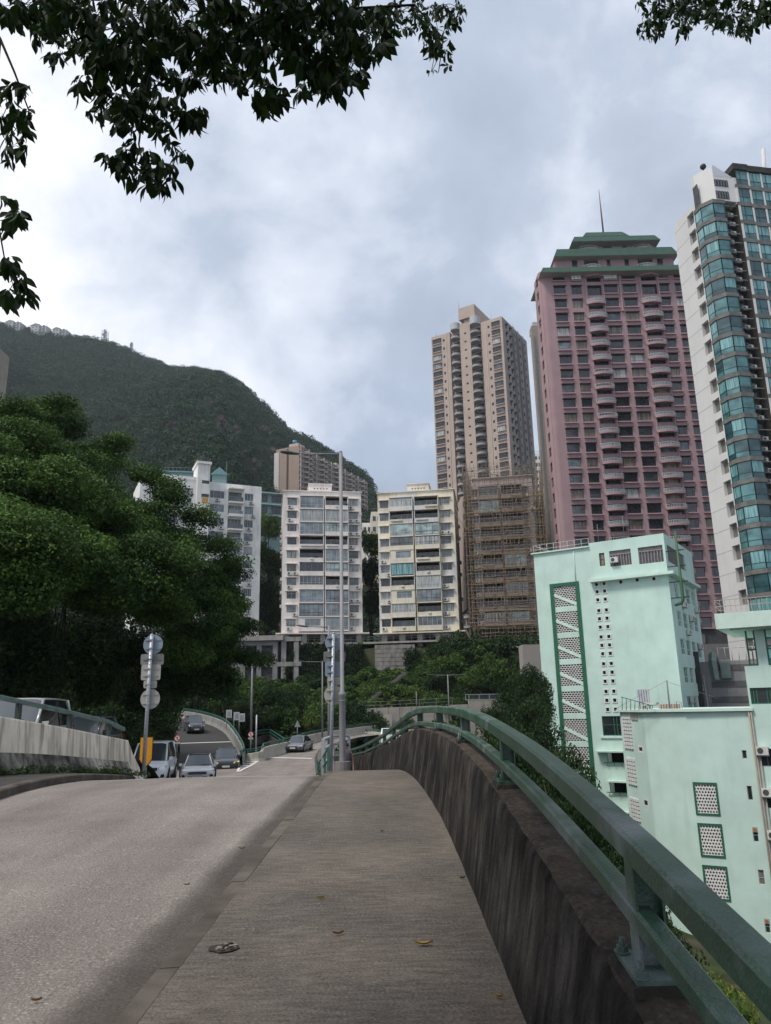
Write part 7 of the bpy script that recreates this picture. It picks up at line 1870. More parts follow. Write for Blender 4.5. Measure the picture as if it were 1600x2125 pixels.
# service building between the two mint blocks
p = atY(1436, 1360, 92); rt = bld('plant_building', 'grey concrete service building with dark bands, fenced roof and big duct between the mint blocks', Vector((p.x - 2, 92, -10)), -22); Fq = Face(rt); h = Fq.hit
zt_ = h(1500, 1372)[1]; xr_ = h(1580, 1372)[0]; PLW = mat('plant_wall', (.26, .25, .25), .85, var=.15, vs=.6, streak=.8, streakcol=(.08, .075, .07))
mb = MB(); mb.box(0, 0, 0, xr_, 8, zt_); mb.build('wall', PLW, rt)
for py in (1386, 1420, 1452):
    z = h(1500, py)[1]; mb = MB(); mb.box(h(1477, py)[0], -.06, z - .35, xr_, -.003, z + .35); mb.build('dark_band', CONC_D, rt)
x0 = h(1476, 1360)[0]; mb = MB()
for zz_ in (.1, 1.5): mb.tube([(x0, .2, zt_ + zz_), (xr_, .2, zt_ + zz_)], .045, 5)
for k in range(8): mb.tube([(x0 + (xr_ - x0) * k / 7, .2, zt_), (x0 + (xr_ - x0) * k / 7, .2, zt_ + 1.6)], .045, 5)
mb.build('fence', mat('white_rail', (.45, .46, .45), .5), rt)
xd0, zd1 = h(1458, 1352, -2); xd1 = h(1474, 1352, -2)[0]; zd0 = h(1470, 1412, -2)[1]; r_ = (xd1 - xd0) * .55
DUCT = mat('green_grey_duct', (.13, .17, .155), .5, var=.15, metal=.2)
mb = MB(); mb.tube([(xd0 + 1.2, 0, zd1 - 1.2), (xd0 + 1.0, -1.0, zd1 - .35), (xd0 + .9, -2, zd1 - 1.2), (xd0 + 1.0, -2.2, zd0)], [r_, r_, r_, r_ * .95], 4, smooth=False); mb.build('duct', DUCT, rt)
mb = MB()
for k in range(5): mb.tube([(.6 + k * .55, -.8, h(1455, 1378 + k * 6)[1]), (.9 + k * .6, -.8, 0)], .11, 6)
mb.build('pipe', mat('pale_pipe2', (.36, .34, .31), .6), rt)
xv = h(1493, 1375)[0]; mb = MB(); mb.box(xv, -.5, h(1500, 1408)[1], xv + 1.1, -.065, zt_ - .2); mb.build('vertical_duct', DUCT, rt)
x0, z0 = h(1441, 1380, -3); mb = MB(); mb.box(x0, -2.5, 0, h(1452, 1380, -2.5)[0], 2, h(1446, 1352, -2.5)[1]); mb.build('shaft', mat('shaft_dark', (.05, .052, .05), .85), rt)
p = atY(1087, 1392, 105); mb = MB(); q_ = atY(1125, 1337, 105); mb.box(0, 0, -14, q_.x - p.x + 1, 3, q_.z - p.z)
mb.build('pale_wall', mat('pinkish_concrete', (.30, .27, .26), .85, var=.06), None, T(*p), label='plain pinkish-grey concrete wall behind the left edge of the mint block', cat='wall')
# terrain
from mathutils import noise as MN
def fbm(x, y, z=0.0, o=4, s=1.0):
    v = 0; a = 1; t = 0
    for _ in range(o): v += a * MN.noise(Vector((x * s, y * s, z))); t += a; a *= .5; s *= 2.03
    return v / t
RCn = np.array([[p[0], p[1], p[2]] for p in RC])
def sstep(a, b_, x):
    t = min(1, max(0, (x - a) / (b_ - a))); return t * t * (3 - 2 * t)
def H(x, y):
    yy = min(max(y, -30), 110)
    base = g(yy)
    r = x - WALLC(min(max(y, -8), 70))
    z = base - .6
    if r > 0: z = base - .6 - (15 + base) * sstep(.2, 7, r) * (1 if y < 200 else 1)
    if x < -13: z = base - .6 + sstep(-13.5, -40, x) * 7 * (1 - .0 * y)
    low = -4.0 if x < 14 else -16 + 12 * (1 - sstep(10, 24, x))
    if x < -22: low = -4 + 7 * sstep(-22, -45, x)
    k = sstep(58, 72, y);
    if x > -16 + (y - 60) * -.3 or y > 90: z = z * (1 - k) + low * k
    hs = (y - 112) / 40.0
    if hs > 0:
        top = 13.2 if x < 16 else 13.2 - 30 * sstep(16, 34, x)
        tf = 5.2 + 4 * sstep(-26, -34, x) + 2.5 * sstep(-5, -2, x) + 5.5 * sstep(4, 9, x); tf = min(tf, top)
        z = low + (tf - low) * min(1, (y - 112) / 35) ** .9 if y < 149.5 else top
    if y > 200: z = z + (y - 200) * .06 * (1 if x < 40 else .3)
    z += fbm(x, y, 0, 3, .06) * 1.2 * (1 if (y > 70 or x < -18 or x > 6) else .0)
    if y < 115 and x < 2:
        d = np.hypot(RCn[:, 0] - x, RCn[:, 1] - y); i = int(d.argmin())
        if d[i] < 4.6: z = min(z, RCn[i, 2] - .5)
        if ROADL(min(max(y, -8), 110)) - 1.2 < x < KERBR(min(max(y, -8), 110)) + 3: z = min(z, g(yy) - .45)
    return z
SOIL = mat('undergrowth_ground', (.035, .045, .02), .95, var=.4, vs=.5, col2=(.06, .05, .035), c2s=.3)
xs = np.concatenate([np.arange(-700, -80, 25), np.arange(-80, -24, 2.5), np.arange(-24, 30, 1.2), np.arange(30, 90, 4), np.arange(90, 800, 30)])
ysg = np.concatenate([np.arange(-80, -8, 8), np.arange(-8, 70, 1.5), np.arange(70, 170, 2.0), np.arange(170, 300, 8), np.arange(300, 2600, 80)])
V = [(x, y, H(x, y)) for y in ysg for x in xs]; n = len(xs)
Fc = [(k * n + i, k * n + i + 1, (k + 1) * n + i + 1, (k + 1) * n + i) for k in range(len(ysg) - 1) for i in range(n - 1)]
me = bpy.data.meshes.new('ground'); me.from_pydata(V, [], Fc); me.materials.append(SOIL); me.polygons.foreach_set('use_smooth', [True] * len(Fc)); me.update()
link('ground', me, kind='structure')
SRZ = lerp([(4, .25), (24.5, .25), (27, -.1), (29, -.8), (31, -1.3), (38, -1.6)])
strip('side_road', lambda y: -14.5, lambda y: ISLX(min(y, 26)) - .45 if y < 24 else ISLX(24) - .45 - (y - 24) * .1, lambda x, y: SRZ(y), 4, 34, .8, 4, ASPH, kind='structure')
strip('junction_road', lambda y: -20.5, lambda y: -9.0 - max(0, y - 34) * .2, lambda x, y: g(min(y, 52)) - .125 - .35 * sstep(44, 58, y) * sstep(-9, -13, x), 33, 58, .8, 8, ROADM, kind='structure')
# mountain
_rg = [(-900, 560, 900), (-400, 600, 900), (-100, 655, 900), (0, 674, 900), (40, 681, 900), (100, 690, 895), (150, 699, 890), (200, 704, 880), (250, 722, 870), (300, 742, 860), (350, 764, 850), (400, 768, 830), (460, 777, 800), (500, 800, 780), (550, 842, 750),
       (600, 893, 715), (650, 918, 690), (700, 948, 660), (740, 973, 640), (765, 998, 620), (785, 1035, 600), (820, 1130, 590), (880, 1220, 580), (980, 1330, 570), (1200, 1420, 560)]
def ridge(px):
    return float(np.interp(px, [a[0] for a in _rg], [a[1] for a in _rg])), float(np.interp(px, [a[0] for a in _rg], [a[2] for a in _rg]))
def mpoint(px, t):
    py, D_ = ridge(px); P = atY(px, py, D_); k = P.x / D_
    Y = 235 + (D_ - 235) * t if t <= 1 else D_ + (t - 1) * 900
    zr = P.z
    x = k * Y
    if t <= 1: z = 14 + (zr - 14) * (t ** (1.0 + .25 * math.sin(px * .011)))
    else: z = zr - (t - 1) * 500
    e = math.sin(math.pi * min(t, 1)) ** .7 * (1 - .8 * min(t, 1) ** 3)
    z += e * (fbm(x * .006, Y * .006, 1, 4, 1.0) * 46 + fbm(x * .02, Y * .012, 5, 3, 1.0) * 16) + (fbm(x * .02, Y * .02, 8, 3) * 4 if t > .9 else 0)
    return Vector((x, Y, z))
pxs = np.arange(-900, 1201, 9); ts = np.concatenate([np.linspace(0, 1, 90), np.linspace(1.03, 1.5, 8)])
V = [mpoint(px, t) for t in ts for px in pxs]; n = len(pxs)
Fc = [(k * n + i, k * n + i + 1, (k + 1) * n + i + 1, (k + 1) * n + i) for k in range(len(ts) - 1) for i in range(n - 1)]
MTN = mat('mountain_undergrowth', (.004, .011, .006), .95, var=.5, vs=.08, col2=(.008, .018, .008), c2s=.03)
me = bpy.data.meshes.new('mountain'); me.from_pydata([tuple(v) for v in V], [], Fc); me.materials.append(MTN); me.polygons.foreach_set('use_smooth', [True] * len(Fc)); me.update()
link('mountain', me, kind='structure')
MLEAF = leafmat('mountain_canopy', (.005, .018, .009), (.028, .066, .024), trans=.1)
rs = np.random.RandomState(12)
rocks = [(462, 882, 22), (488, 897, 16), (362, 890, 20), (470, 913, 10), (546, 895, 18), (425, 842, 14), (408, 905, 8), (560, 950, 30), (485, 945, 12), (455, 955, 8), (520, 965, 22), (280, 950, 8), (500, 940, 10), (535, 930, 10)]
cl = []
cnt = 0
def proj(P):
    q = P - EYE; zc = q.dot(_f); return CX + FPX * q.dot(_Rr) / zc, CY - FPX * q.dot(_Ur) / zc
while len(cl) < 21000:
    px = rs.uniform(-60, 830) ; t = rs.rand() ** .75
    if len(cl) < 500: t = rs.uniform(.985, 1.01)
    P = mpoint(px, t);
    u, v = proj(P)
    if any((u - a) ** 2 + ((v - b_) * 1.1) ** 2 < (r_ * (.7 + .5 * rs.rand())) ** 2 for a, b_, r_ in rocks): continue
    s = 1.6 + 3.4 * rs.rand() ** 2.2; s *= .55 + .45 * P.y / 700
    cl.append((P.x, P.y, P.z + s * .35, s, s, s * .72))
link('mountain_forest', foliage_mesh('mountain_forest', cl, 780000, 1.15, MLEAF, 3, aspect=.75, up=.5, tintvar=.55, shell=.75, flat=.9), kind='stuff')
ROCK = mat('cliff_rock', (.052, .046, .041), .9, var=.5, vs=.18, bump=1.0, bs=.7, streak=.5, col2=(.05, .045, .04), c2s=.12)
mb = MB()
for (a, b_, r_) in rocks:
    best = None
    for t in np.linspace(.05, .98, 80):
        for px in (a - 4, a, a + 4):
            P = mpoint(px, t); u, v = proj(P); d_ = (u - a) ** 2 + (v - b_) ** 2
            if best is None or d_ < best[0]: best = (d_, P)
    P = best[1]; m_ = r_ * P.y / 1580
    for k in range(7):
        c_ = P + Vector((rs.uniform(-1, 1) * m_ * .8, rs.uniform(-1, 1) * m_ * .5, rs.uniform(-1, 1) * m_ * .7)); rr = m_ * rs.uniform(.2, .5)
        rings = []
        for i in range(6):
            aa = -math.pi / 2 + math.pi * i / 5; rings.append([c_ + Vector((math.cos(aa) * math.cos(q) * rr * rs.uniform(.7, 1.2), math.cos(aa) * math.sin(q) * rr * rs.uniform(.6, 1.1), math.sin(aa) * rr * rs.uniform(.9, 1.5))) for q in np.linspace(0, 2 * math.pi, 8)[:-1]])
        mb.loft(rings, 0, smooth=False)
mb.build('cliff_rocks', ROCK, None, kind='stuff')
RWH = mat('ridge_house_wall', (.42, .41, .39), .8, var=.1, streak=.3)
for (x0, x1, yt, yb, lab) in ((9, 46, 664, 683, 'white ridge house with a gabled end, farthest left on the mountain top'), (62, 100, 671, 692, 'white ridge house in the middle of the three on the mountain top'), (107, 140, 679, 698, 'white ridge house with balconies, right one of the three on the mountain top')):
    D_ = 885; p = atY(x0, yb + 6, D_); q = atY(x1, yt, D_); w = q.x - p.x; hh = q.z - p.z
    rt = bld('ridge_house', lab, p, -12, group='white houses on the ridge')
    mb = MB(); mb.box(0, 0, 0, w * .55, 10, hh * .85); mb.box(w * .55, 1, 0, w, 12, hh * .72); mb.build('wall', RWH, rt)
    mb = MB(); mb.loft([[(-.5, -.5, hh * .85), (w * .58, -.5, hh * .85), (w * .28, -.5, hh)], [(-.5, 10.5, hh * .85), (w * .58, 10.5, hh * .85), (w * .28, 10.5, hh)]], 0, smooth=False); mb.build('roof', mat('ridge_roof', (.28, .29, .29), .7), rt)
    for k in range(3):
        for j in range(4):
            mb = MB(); mb.box(w * (.08 + .23 * j), -.12, hh * (.2 + .22 * k), w * (.08 + .23 * j) + w * .13, .8, hh * (.2 + .22 * k) + hh * .11); mb.build('window', G_BLUE, rt)
p = atY(348, 774, 850); q = atY(390, 759, 850); rt = bld('ridge_building', 'long low white ribbed building on the ridge at the middle of the mountain', p, 8)
mb = MB(); mb.box(0, 0, 0, q.x - p.x, 10, q.z - p.z); mb.build('wall', RWH, rt)
mb = MB()
for k in range(14): mb.box((q.x - p.x) * k / 14 + .3, -.5, 1, (q.x - p.x) * k / 14 + .9, -.02, q.z - p.z - .5)
mb.build('rib', F_GREY, rt, kind='stuff')
LAT = mat('mast_grey', (.22, .23, .24), .6)
for (px, y0, y1, w, lab) in ((217, 687, 707, 11, 'broad lattice mast with dishes on the mountain ridge'), (272, 713, 729, 5, 'slim lattice mast on the ridge, right of the broad one')):
    D_ = 875; b_ = atY(px, y1 + 3, D_); tz = atY(px, y0, D_).z - b_.z; ww = w * D_ / 1580 / 2; t = thing('lattice_mast', lab, 'mast', b_)
    mb = MB()
    for sx in (-ww, 0, ww):
        for sy in (-ww, ww): mb.tube([(sx, sy, 0), (sx, sy, tz)], .28, 4)
    for k in range(5):
        z = tz * (k + .5) / 5
        for sy in (-ww, ww): mb.tube([(-ww, sy, z), (ww, sy, z)], .25, 4); mb.tube([(-ww, sy, z), (ww, sy, z + tz / 6)], .18, 4)
    mb.build('lattice', LAT, t)
    mb = MB()
    for k in range(4): mb.tube([(rs.uniform(-ww, ww), -ww - .4, tz * (.4 + .18 * k)), (rs.uniform(-ww, ww), -ww - 1.2, tz * (.4 + .18 * k))], 1.3, 10)
    mb.build('dish_antenna', mat('dish_grey', (.35, .36, .37), .6), t)
# trees
BARK = mat('bark', (.055, .045, .036), .95, var=.35, vs=2, bump=.8, bs=12)
BARKD = mat('dark_bark', (.030, .024, .019), .95, var=.35, vs=2, bump=.8, bs=12)
L_DARK = leafmat('dark_leaves', (.010, .025, .010), (.035, .065, .018))
L_MID = leafmat('mid_leaves', (.018, .045, .012), (.075, .13, .026))
L_LIGHT = leafmat('light_leaves', (.035, .07, .015), (.11, .16, .035))
L_BAN = leafmat('banyan_leaves', (.010, .028, .009), (.082, .150, .030), trans=.22)
L_YEL = leafmat('yellow_green_leaves', (.05, .08, .012), (.22, .25, .04))
def crownmesh(nm, m, seed, n=7000, leaf=.42, squash=.85):
    r = np.random.RandomState(seed)
    el = [(0, 0, 0, .62, .62, .5 * squash, 1)] + [(r.uniform(-.5, .5), r.uniform(-.5, .5), r.uniform(-.35, .45), .38, .38, .3, .6) for _ in range(6)]
    c = clumpify(el, 34, .19, seed); return foliage_mesh(nm, c, n, leaf / 4.5, m, seed, aspect=.6, tintvar=.5)
CROWNS = {k: [crownmesh('crown', m, 40 + i + 10 * j, n=n_, leaf=lf) for i in range(3)] for j, (k, m, n_, lf) in enumerate((('d', L_DARK, 5200, .42), ('m', L_MID, 5200, .42), ('l', L_LIGHT, 5200, .42)))}
CROWNS['y'] = [crownmesh('crown', L_YEL, 90, n=14000, leaf=.22)]
CROWNS['dn'] = [crownmesh('crown', L_DARK, 91 + i, n=16000, leaf=.24) for i in range(2)]
TRK = {}
def trunkmesh(v):
    if v not in TRK:
        r = random.Random(v); mb = MB();
        p = Vector((0, 0, 0)); pts = [p.copy()]
        for k in range(5): p = p + Vector((r.uniform(-.05, .05), r.uniform(-.05, .05), .2)); pts.append(p.copy())
        mb.tube(pts, [.06, .045, .04, .035, .03, .02], 7)
        for k in range(4):
            a = r.uniform(0, 6.28); s = pts[2 + k % 3]; mb.tube([s, s + Vector((math.cos(a) * .18, math.sin(a) * .18, .16)), s + Vector((math.cos(a) * .34, math.sin(a) * .34, .34))], [.026, .016, .008], 5)
        TRK[v] = mb.mesh('trunk', BARK)
    return TRK[v]
rt_ = random.Random(77)
def tree(x, y, ztop, rad, kind, label, group=None, zbase=None, cat='tree', hgt=None, name='tree'):
    zb = H(x, y) if zbase is None else zbase
    zb = min(zb, ztop - rad * 1.2)
    t = thing(name, label, cat, (x, y, zb), rt_.uniform(0, 6.28), group)
    Ht = ztop - zb; cz = Ht - rad * .72 * (hgt or 1)
    link('trunk', trunkmesh(rt_.randrange(4)), t, Matrix.Diagonal((rad * 1.1 + .3, rad * 1.1 + .3, Ht * .84, 1)))
    link('crown', rt_.choice(CROWNS[kind]), t, T(0, 0, cz) @ Matrix.Diagonal((rad, rad, rad * (hgt or 1), 1)))
    return t
def vmin(u): return float(np.interp(u, [440, 490, 500, 622, 628, 750, 752, 790, 800, 860, 900, 960], [1380, 1380, 1412, 1412, 1396, 1396, 1385, 1385, 1372, 1368, 1345, 1318]))
SECT = [(380, 'at the top of the ramp'), (455, 'behind the framed boards'), (515, 'below the concrete grid frame'), (570, 'below the root-hung piers'), (625, 'below the ivy wall'), (672, 'behind the two sign poles'), (720, 'just right of the tall lamp post'), (770, 'below the stone base wall'), (820, 'beside the diagonal steps'), (870, 'behind the green railing hump'), (920, 'behind the twin-armed lamp'), (965, 'above the caged fence'), (1020, 'right of the caged fence'), (1075, 'near the plain pinkish wall'), (1130, '')]
ROWS = [(1345, 'topmost'), (1375, 'upper'), (1405, 'middle'), (1435, 'lower'), (1475, 'lowest'), (1530, '')]
seen = set(); pts = []; more = []
for _ in range(5200):
    y = rt_.uniform(100, 148); x = rt_.uniform(-50, 30)
    if y < 113 and x > -4: continue
    rad = rt_.uniform(1.5, 3.4)
    if any((x - a) ** 2 + (y - b_) ** 2 < (.5 * (rad + c_)) ** 2 for a, b_, c_ in pts): continue
    u, v = proj(Vector((x, y, H(x, y))));
    zt_ = H(x, y) + rad * rt_.uniform(1.3, 1.9); vt_ = proj(Vector((x, y, zt_)))[1]
    if vt_ < vmin(u) or (u < 520 and v > 1478): continue
    if 780 < u < 890 and 1375 < v < 1470: rad *= .55; zt_ = H(x, y) + rad * 1.6
    kd = rt_.choice('dddm') if u > 860 else rt_.choice('ddmm') if v < 1450 else rt_.choice('dmm')
    if 780 < u < 900 and v > 1375: kd = rt_.choice('ml')
    pts.append((x, y, rad))
    sc_ = [i for i in range(len(SECT) - 1) if SECT[i][0] <= u < SECT[i + 1][0]]; rw_ = [i for i in range(len(ROWS) - 1) if ROWS[i][0] <= vt_ < ROWS[i + 1][0]]
    key = (sc_[0], rw_[0], kd) if sc_ and rw_ else None
    if key is None or key in seen: more.append((x, y, zt_, rad, kd)); continue
    seen.add(key)
    tree(x, y, zt_, rad, kd, '%s %s on the wooded slope, %s' % ({'d': 'dark tree', 'm': 'mid green tree', 'l': 'bright shrub'}[kd], SECT[sc_[0]][1], ROWS[rw_[0]][1]), 'trees on the wooded slope')
print('slope trees', len(seen), 'mass', len(more))
for kd, m_ in (('d', L_DARK), ('m', L_MID), ('l', L_LIGHT)):
    el = [(x, y, zt_ - r_ * .75, r_ * .8, r_ * .8, r_ * .8) for x, y, zt_, r_, k_ in more if k_ == kd]
    if el: link('woodland', foliage_mesh('woodland', clumpify(el, 26, .62, 4), 2300 * len(el), .42, m_, 17, aspect=.6, tintvar=.5), kind='stuff')
cl = []
for q_ in range(2600):
    x = rt_.uniform(-62, 34) if q_ < 1500 else rt_.uniform(-22, 12); y = rt_.uniform(99, 146.5) if q_ < 1500 else rt_.uniform(118, 147.2); s = rt_.uniform(.5, 1.3)
    if y < 113 and x > -4: continue
    cl.append((x, y, H(x, y) + .2, s, s, s * .6))
link('undergrowth', foliage_mesh('undergrowth', cl, 150000, .42, leafmat('undergrowth_leaves', (.02, .045, .012), (.075, .12, .025)), 8, aspect=.6, tintvar=.6), kind='stuff')
def tp(px, py, Y): p = atY(px, py, Y); return p.x, p.z
for (px, py, Y, rad, kd, lab) in (
    (556, 1062, 172, 3.6, 'm', 'tall tree crown filling the gap between the two white blocks, topmost'), (560, 1130, 168, 3.8, 'm', 'tree in the gap between the two white blocks, second from the top'), (552, 1195, 166, 3.8, 'd', 'dark tree low in the gap between the two white blocks'), (556, 1240, 164, 3.5, 'd', 'lowest dark tree in the gap between the two white blocks'),
    (768, 1100, 168, 3.4, 'm', 'tree filling the gap between the pinkish and the cream block, topmost'), (764, 1150, 166, 3.6, 'd', 'dark tree in the gap between the pinkish and the cream block, middle'), (768, 1215, 164, 3.4, 'd', 'dark tree in the gap between the pinkish and the cream block, lowest'),
    (860, 1345, 146, 2.6, 'd', 'dark tree clump in front of the cream block columns, left'), (895, 1335, 145, 2.4, 'd', 'dark tree clump in front of the cream block columns, right'),
    (930, 1312, 143, 4.0, 'd', 'large dark tree at the foot of the cream block right corner'), (985, 1310, 141, 4.2, 'd', 'dark tree below the scaffolding, left'), (1035, 1315, 140, 4.0, 'd', 'dark tree below the scaffolding, middle'), (1075, 1320, 138, 4.4, 'd', 'dark tree below the scaffolding, right'), (1092, 1308, 136, 4.6, 'd', 'dark tree at the foot of the scaffolding beside the mint block edge'), (1100, 1330, 125, 3.6, 'd', 'dark tree beside the plain pinkish concrete wall'),
    (1000, 1360, 132, 3.5, 'm', 'mid green tree on the slope above the caged wall'), (950, 1370, 132, 3.2, 'd', 'dark tree on the slope behind the twin-armed street lamp'), (1050, 1375, 128, 3.5, 'm', 'mid green tree on the slope right of the caged wall'),
    (1075, 1395, 78, 3.0, 'dn', 'big dark tree left of the mint block, upper part of the group'), (1105, 1385, 70, 2.4, 'dn', 'slim dark tree hugging the left edge of the mint block'), (1085, 1450, 62, 2.8, 'dn', 'big dark tree beside the mint block beyond the green rail'), (1120, 1500, 55, 2.4, 'dn', 'dark bush beside the mint block behind the green rail'),
    (1030, 1455, 88, 2.2, 'dn', 'dark bush in front of the caged concrete wall'),
    (1160, 1600, 36, 2.0, 'dn', 'dark tree crown seen between the two green rails, farther one'), (1205, 1660, 29, 1.6, 'dn', 'dark tree crown seen between the two green rails, nearer one'), (1140, 1555, 44, 2.4, 'dn', 'dark tree below the parapet beside the mint block'),
    (1335, 1850, 30, 1.2, 'dn', 'small dark bush climbing the foot of the mint wing'),
    (1250, 1700, 28, 1.4, 'dn', 'dark treetop behind the near rail post'), (1060, 1500, 50, 3.0, 'dn', 'dark tree mass just past the hump of the green rail'), (1180, 1640, 40, 2.6, 'dn', 'dark bush low beside the mint block, between the rails'), (1300, 1800, 26, 1.7, 'dn', 'dark bush below the near rail, left of the mint wing foot'), (1380, 1960, 23, 1.5, 'dn', 'dark bush under the lower green bar near the bottom right'), (1440, 2040, 20, 1.4, 'm', 'green bush beside the yellow-green treetops'),
    (1490, 2005, 24, 1.5, 'y', 'yellow-green treetop in the lower right corner below the rail, upper one'), (1550, 2080, 20, 1.4, 'y', 'yellow-green treetop in the lower right corner below the rail, lower one')):
    x, z = tp(px, py, Y); zb = H(x, Y)
    tree(x, Y, z, rad, kd, lab, zbase=min(zb, z - 3), cat='tree', hgt=1.6 if kd in 'dn' and Y > 50 else 2.2 if kd == 'dn' else 1.5)
for (px, py, Y, rad, kd, lab) in (
    (470, 1395, 96, 3.0, 'm', 'leafy green tree over the ramp barrier, leftmost of the row'), (520, 1405, 104, 3.0, 'm', 'leafy green tree behind the slender ramp street lamp'), (575, 1425, 103, 2.8, 'd', 'dark bushy tree behind the underpass parapet'), (625, 1430, 106, 2.8, 'd', 'dark bushy tree above the triangular sign'), (655, 1470, 100, 1.8, 'l', 'bright green shrub left of the round-sign pole'), (640, 1490, 101, 1.4, 'l', 'small yellowish shrub beside the triangular sign'),
    (600, 1460, 102, 2.4, 'm', 'green bush behind the underpass rails'), (548, 1462, 100, 2.2, 'd', 'dark bush behind the underpass rails'), (730, 1455, 106, 2.8, 'd', 'dark dense bush right of the tall lamp post'), (775, 1475, 107, 2.4, 'd', 'rounded dark bush before the long concrete wall'),
    (440, 1440, 108, 2.8, 'd', 'dark tree above the far end of the ramp'), (400, 1430, 116, 3.4, 'd', 'dark tree at the top of the ramp'), (350, 1420, 118, 3.6, 'd', 'dark tree in the shade behind the banyan, right'), (500, 1445, 100, 2.4, 'd', 'dark bush behind the framed boards'), (410, 1470, 118, 2.4, 'm', 'low green bush beyond the far end of the ramp, left one'), (450, 1478, 112, 2.2, 'm', 'low green bush beyond the far end of the ramp, right one')):
    x, z = tp(px, py, Y); tree(x, Y, z, rad, kd, lab, hgt=1.2)
for k, (px, py, Y, rad, lab) in enumerate(((20, 1300, 60, 5.0, 'dark tree behind the banyan trunk at the far left'), (110, 1330, 58, 4.5, 'dark tree in the shade left of the faint lamp'), (200, 1320, 62, 4.8, 'dark tree in the shade behind the faint lamp'), (290, 1330, 66, 4.6, 'dark tree in the shade behind the left sign pole'), (345, 1340, 60, 3.6, 'dark tree in the shade right of the left sign pole'), (430, 1400, 120, 3.6, 'dark tree hanging over the top of the ramp'),
    (60, 1420, 45, 2.8, 'dark shrub above the silver minivan'), (150, 1430, 46, 2.6, 'dark shrub behind the roadside barrier rail'), (240, 1440, 50, 2.6, 'dark shrub behind the left sign pole foot'), (320, 1462, 58, 2.2, 'dark shrub above the white minivan'))):
    x, z = tp(px, py, Y); tree(x, Y, z, rad, 'dn' if Y < 60 else 'd', lab, hgt=1.3)
# the big banyan
bb = [(40, 925, 33, 88), (128, 880, 37, 42), (60, 875, 36, 40), (178, 952, 36, 52), (90, 1030, 30, 115), (210, 1078, 33, 96), (300, 1078, 36, 64), (362, 1134, 37, 66), (300, 1180, 32, 105), (405, 1200, 39, 60), (445, 1225, 40, 48), (400, 1275, 38, 82), (448, 1310, 41, 42),
      (120, 1160, 28, 100), (20, 1140, 26, 120), (215, 1215, 30, 80), (380, 1350, 38, 62), (440, 1375, 42, 45), (5, 1010, 30, 80), (232, 958, 38, 24), (160, 985, 34, 70), (458, 1265, 42, 30), (330, 1260, 34, 60), (452, 1345, 42, 30), (40, 1215, 26, 70), (-60, 960, 30, 100), (-80, 1100, 26, 120)]
els = []
for (px, py, Y, r_) in bb:
    P = atY(px, py, Y); m_ = max(.5, (r_ - 20) * Y / 1580); els.append((P.x, P.y + m_ * .3, P.z, m_, m_ * 1.1, m_ * .86, (r_ / 80.0) ** 1.6))
for (px, py, Y, r_) in ((300, 985, 37, 14), (335, 1005, 37, 18), (488, 1252, 42, 14), (482, 1187, 41, 16), (516, 1362, 43, 16), (540, 1368, 43, 10), (445, 1130, 39, 22), (482, 1165, 40, 16), (122, 842, 37, 18), (95, 850, 37, 16), (508, 1300, 42, 14), (30, 850, 35, 20), (235, 915, 37, 16), (350, 1030, 37, 18), (410, 1070, 38, 22)):
    P = atY(px, py, Y); m_ = r_ * Y / 1580; els.append((P.x, P.y, P.z, m_, m_, m_ * .6, .14))
cl = [(a, b_, c, d * 1.1, e, f * .8) for a, b_, c, d, e, f in clumpify(els, 60, .66, 5, fill=.2)]
bx = atY(-20, 1400, 33).x
ban = thing('banyan_tree', 'huge spreading banyan with dense bright green crown over the left half of the road', 'tree', (bx, 34, g(30) + .5))
IBn = ban.matrix_basis.inverted()
cl = np.array(cl); cl[:, :3] -= np.array(ban.location)
order = np.argsort(cl[:, 0]); third = len(order) // 3
for i in range(3):
    sub = cl[order[i * third:(i + 1) * third]]; link('crown', foliage_mesh('crown', sub, 145000, .125, L_BAN, 60 + i, aspect=.6, up=.45, tintvar=.85, shell=.45, flat=.6), ban)
def bt(px, py, Y): return IBn @ atY(px, py, Y)
lo = [(P.x, P.y, P.z, r_ * .026, r_ * .026, r_ * .022, 1) for P, r_ in ((atY(px, py, Y), r_) for px, py, Y, r_ in ((5, 1330, 32, 60), (45, 1400, 33, 55), (-20, 1260, 31, 60), (60, 1310, 37, 60), (150, 1330, 38, 60), (240, 1340, 39, 60), (310, 1370, 40, 55), (380, 1400, 41, 45), (200, 1400, 41, 55), (100, 1390, 40, 50), (440, 1410, 43, 30), (300, 1430, 43, 35)))]
lc = np.array(clumpify(lo, 30, .7, 9)); lc[:, :3] -= np.array(ban.location); link('lower_crown', foliage_mesh('lower_crown', lc, 56000, .17, L_DARK, 71, aspect=.62, tintvar=.5), ban)
mb = MB(); b0 = IBn @ Vector((bx, 34, g(30)));
mb.tube([b0, bt(-20, 1330, 33.5), bt(0, 1240, 33), bt(60, 1120, 33), bt(90, 1000, 34)], [.8, .55, .5, .4, .2], 12)
for k in range(7): mb.tube([b0 + Vector((rt_.uniform(-1.2, 1.8), rt_.uniform(-.8, .8), 0)), bt(-10 + k * 8, 1330 - k * 8, 33.2), bt(20 + k * 14, 1230, 33)], [.34, .22, .14], 7)
mb.build('trunk', BARKD, ban)
for pts in ([(10, 1240, 33), (160, 1200, 32), (300, 1230, 34)], [(60, 1150, 33), (200, 1080, 34), (330, 1110, 36)], [(40, 1100, 33), (120, 980, 35), (150, 900, 37)]):
    mb = MB(); P = [bt(*q) for q in pts]; mb.tube(P, [.34 - .30 * i / (len(P) - 1) for i in range(len(P))], 8); mb.build('limb', BARKD, ban)
mb = MB()
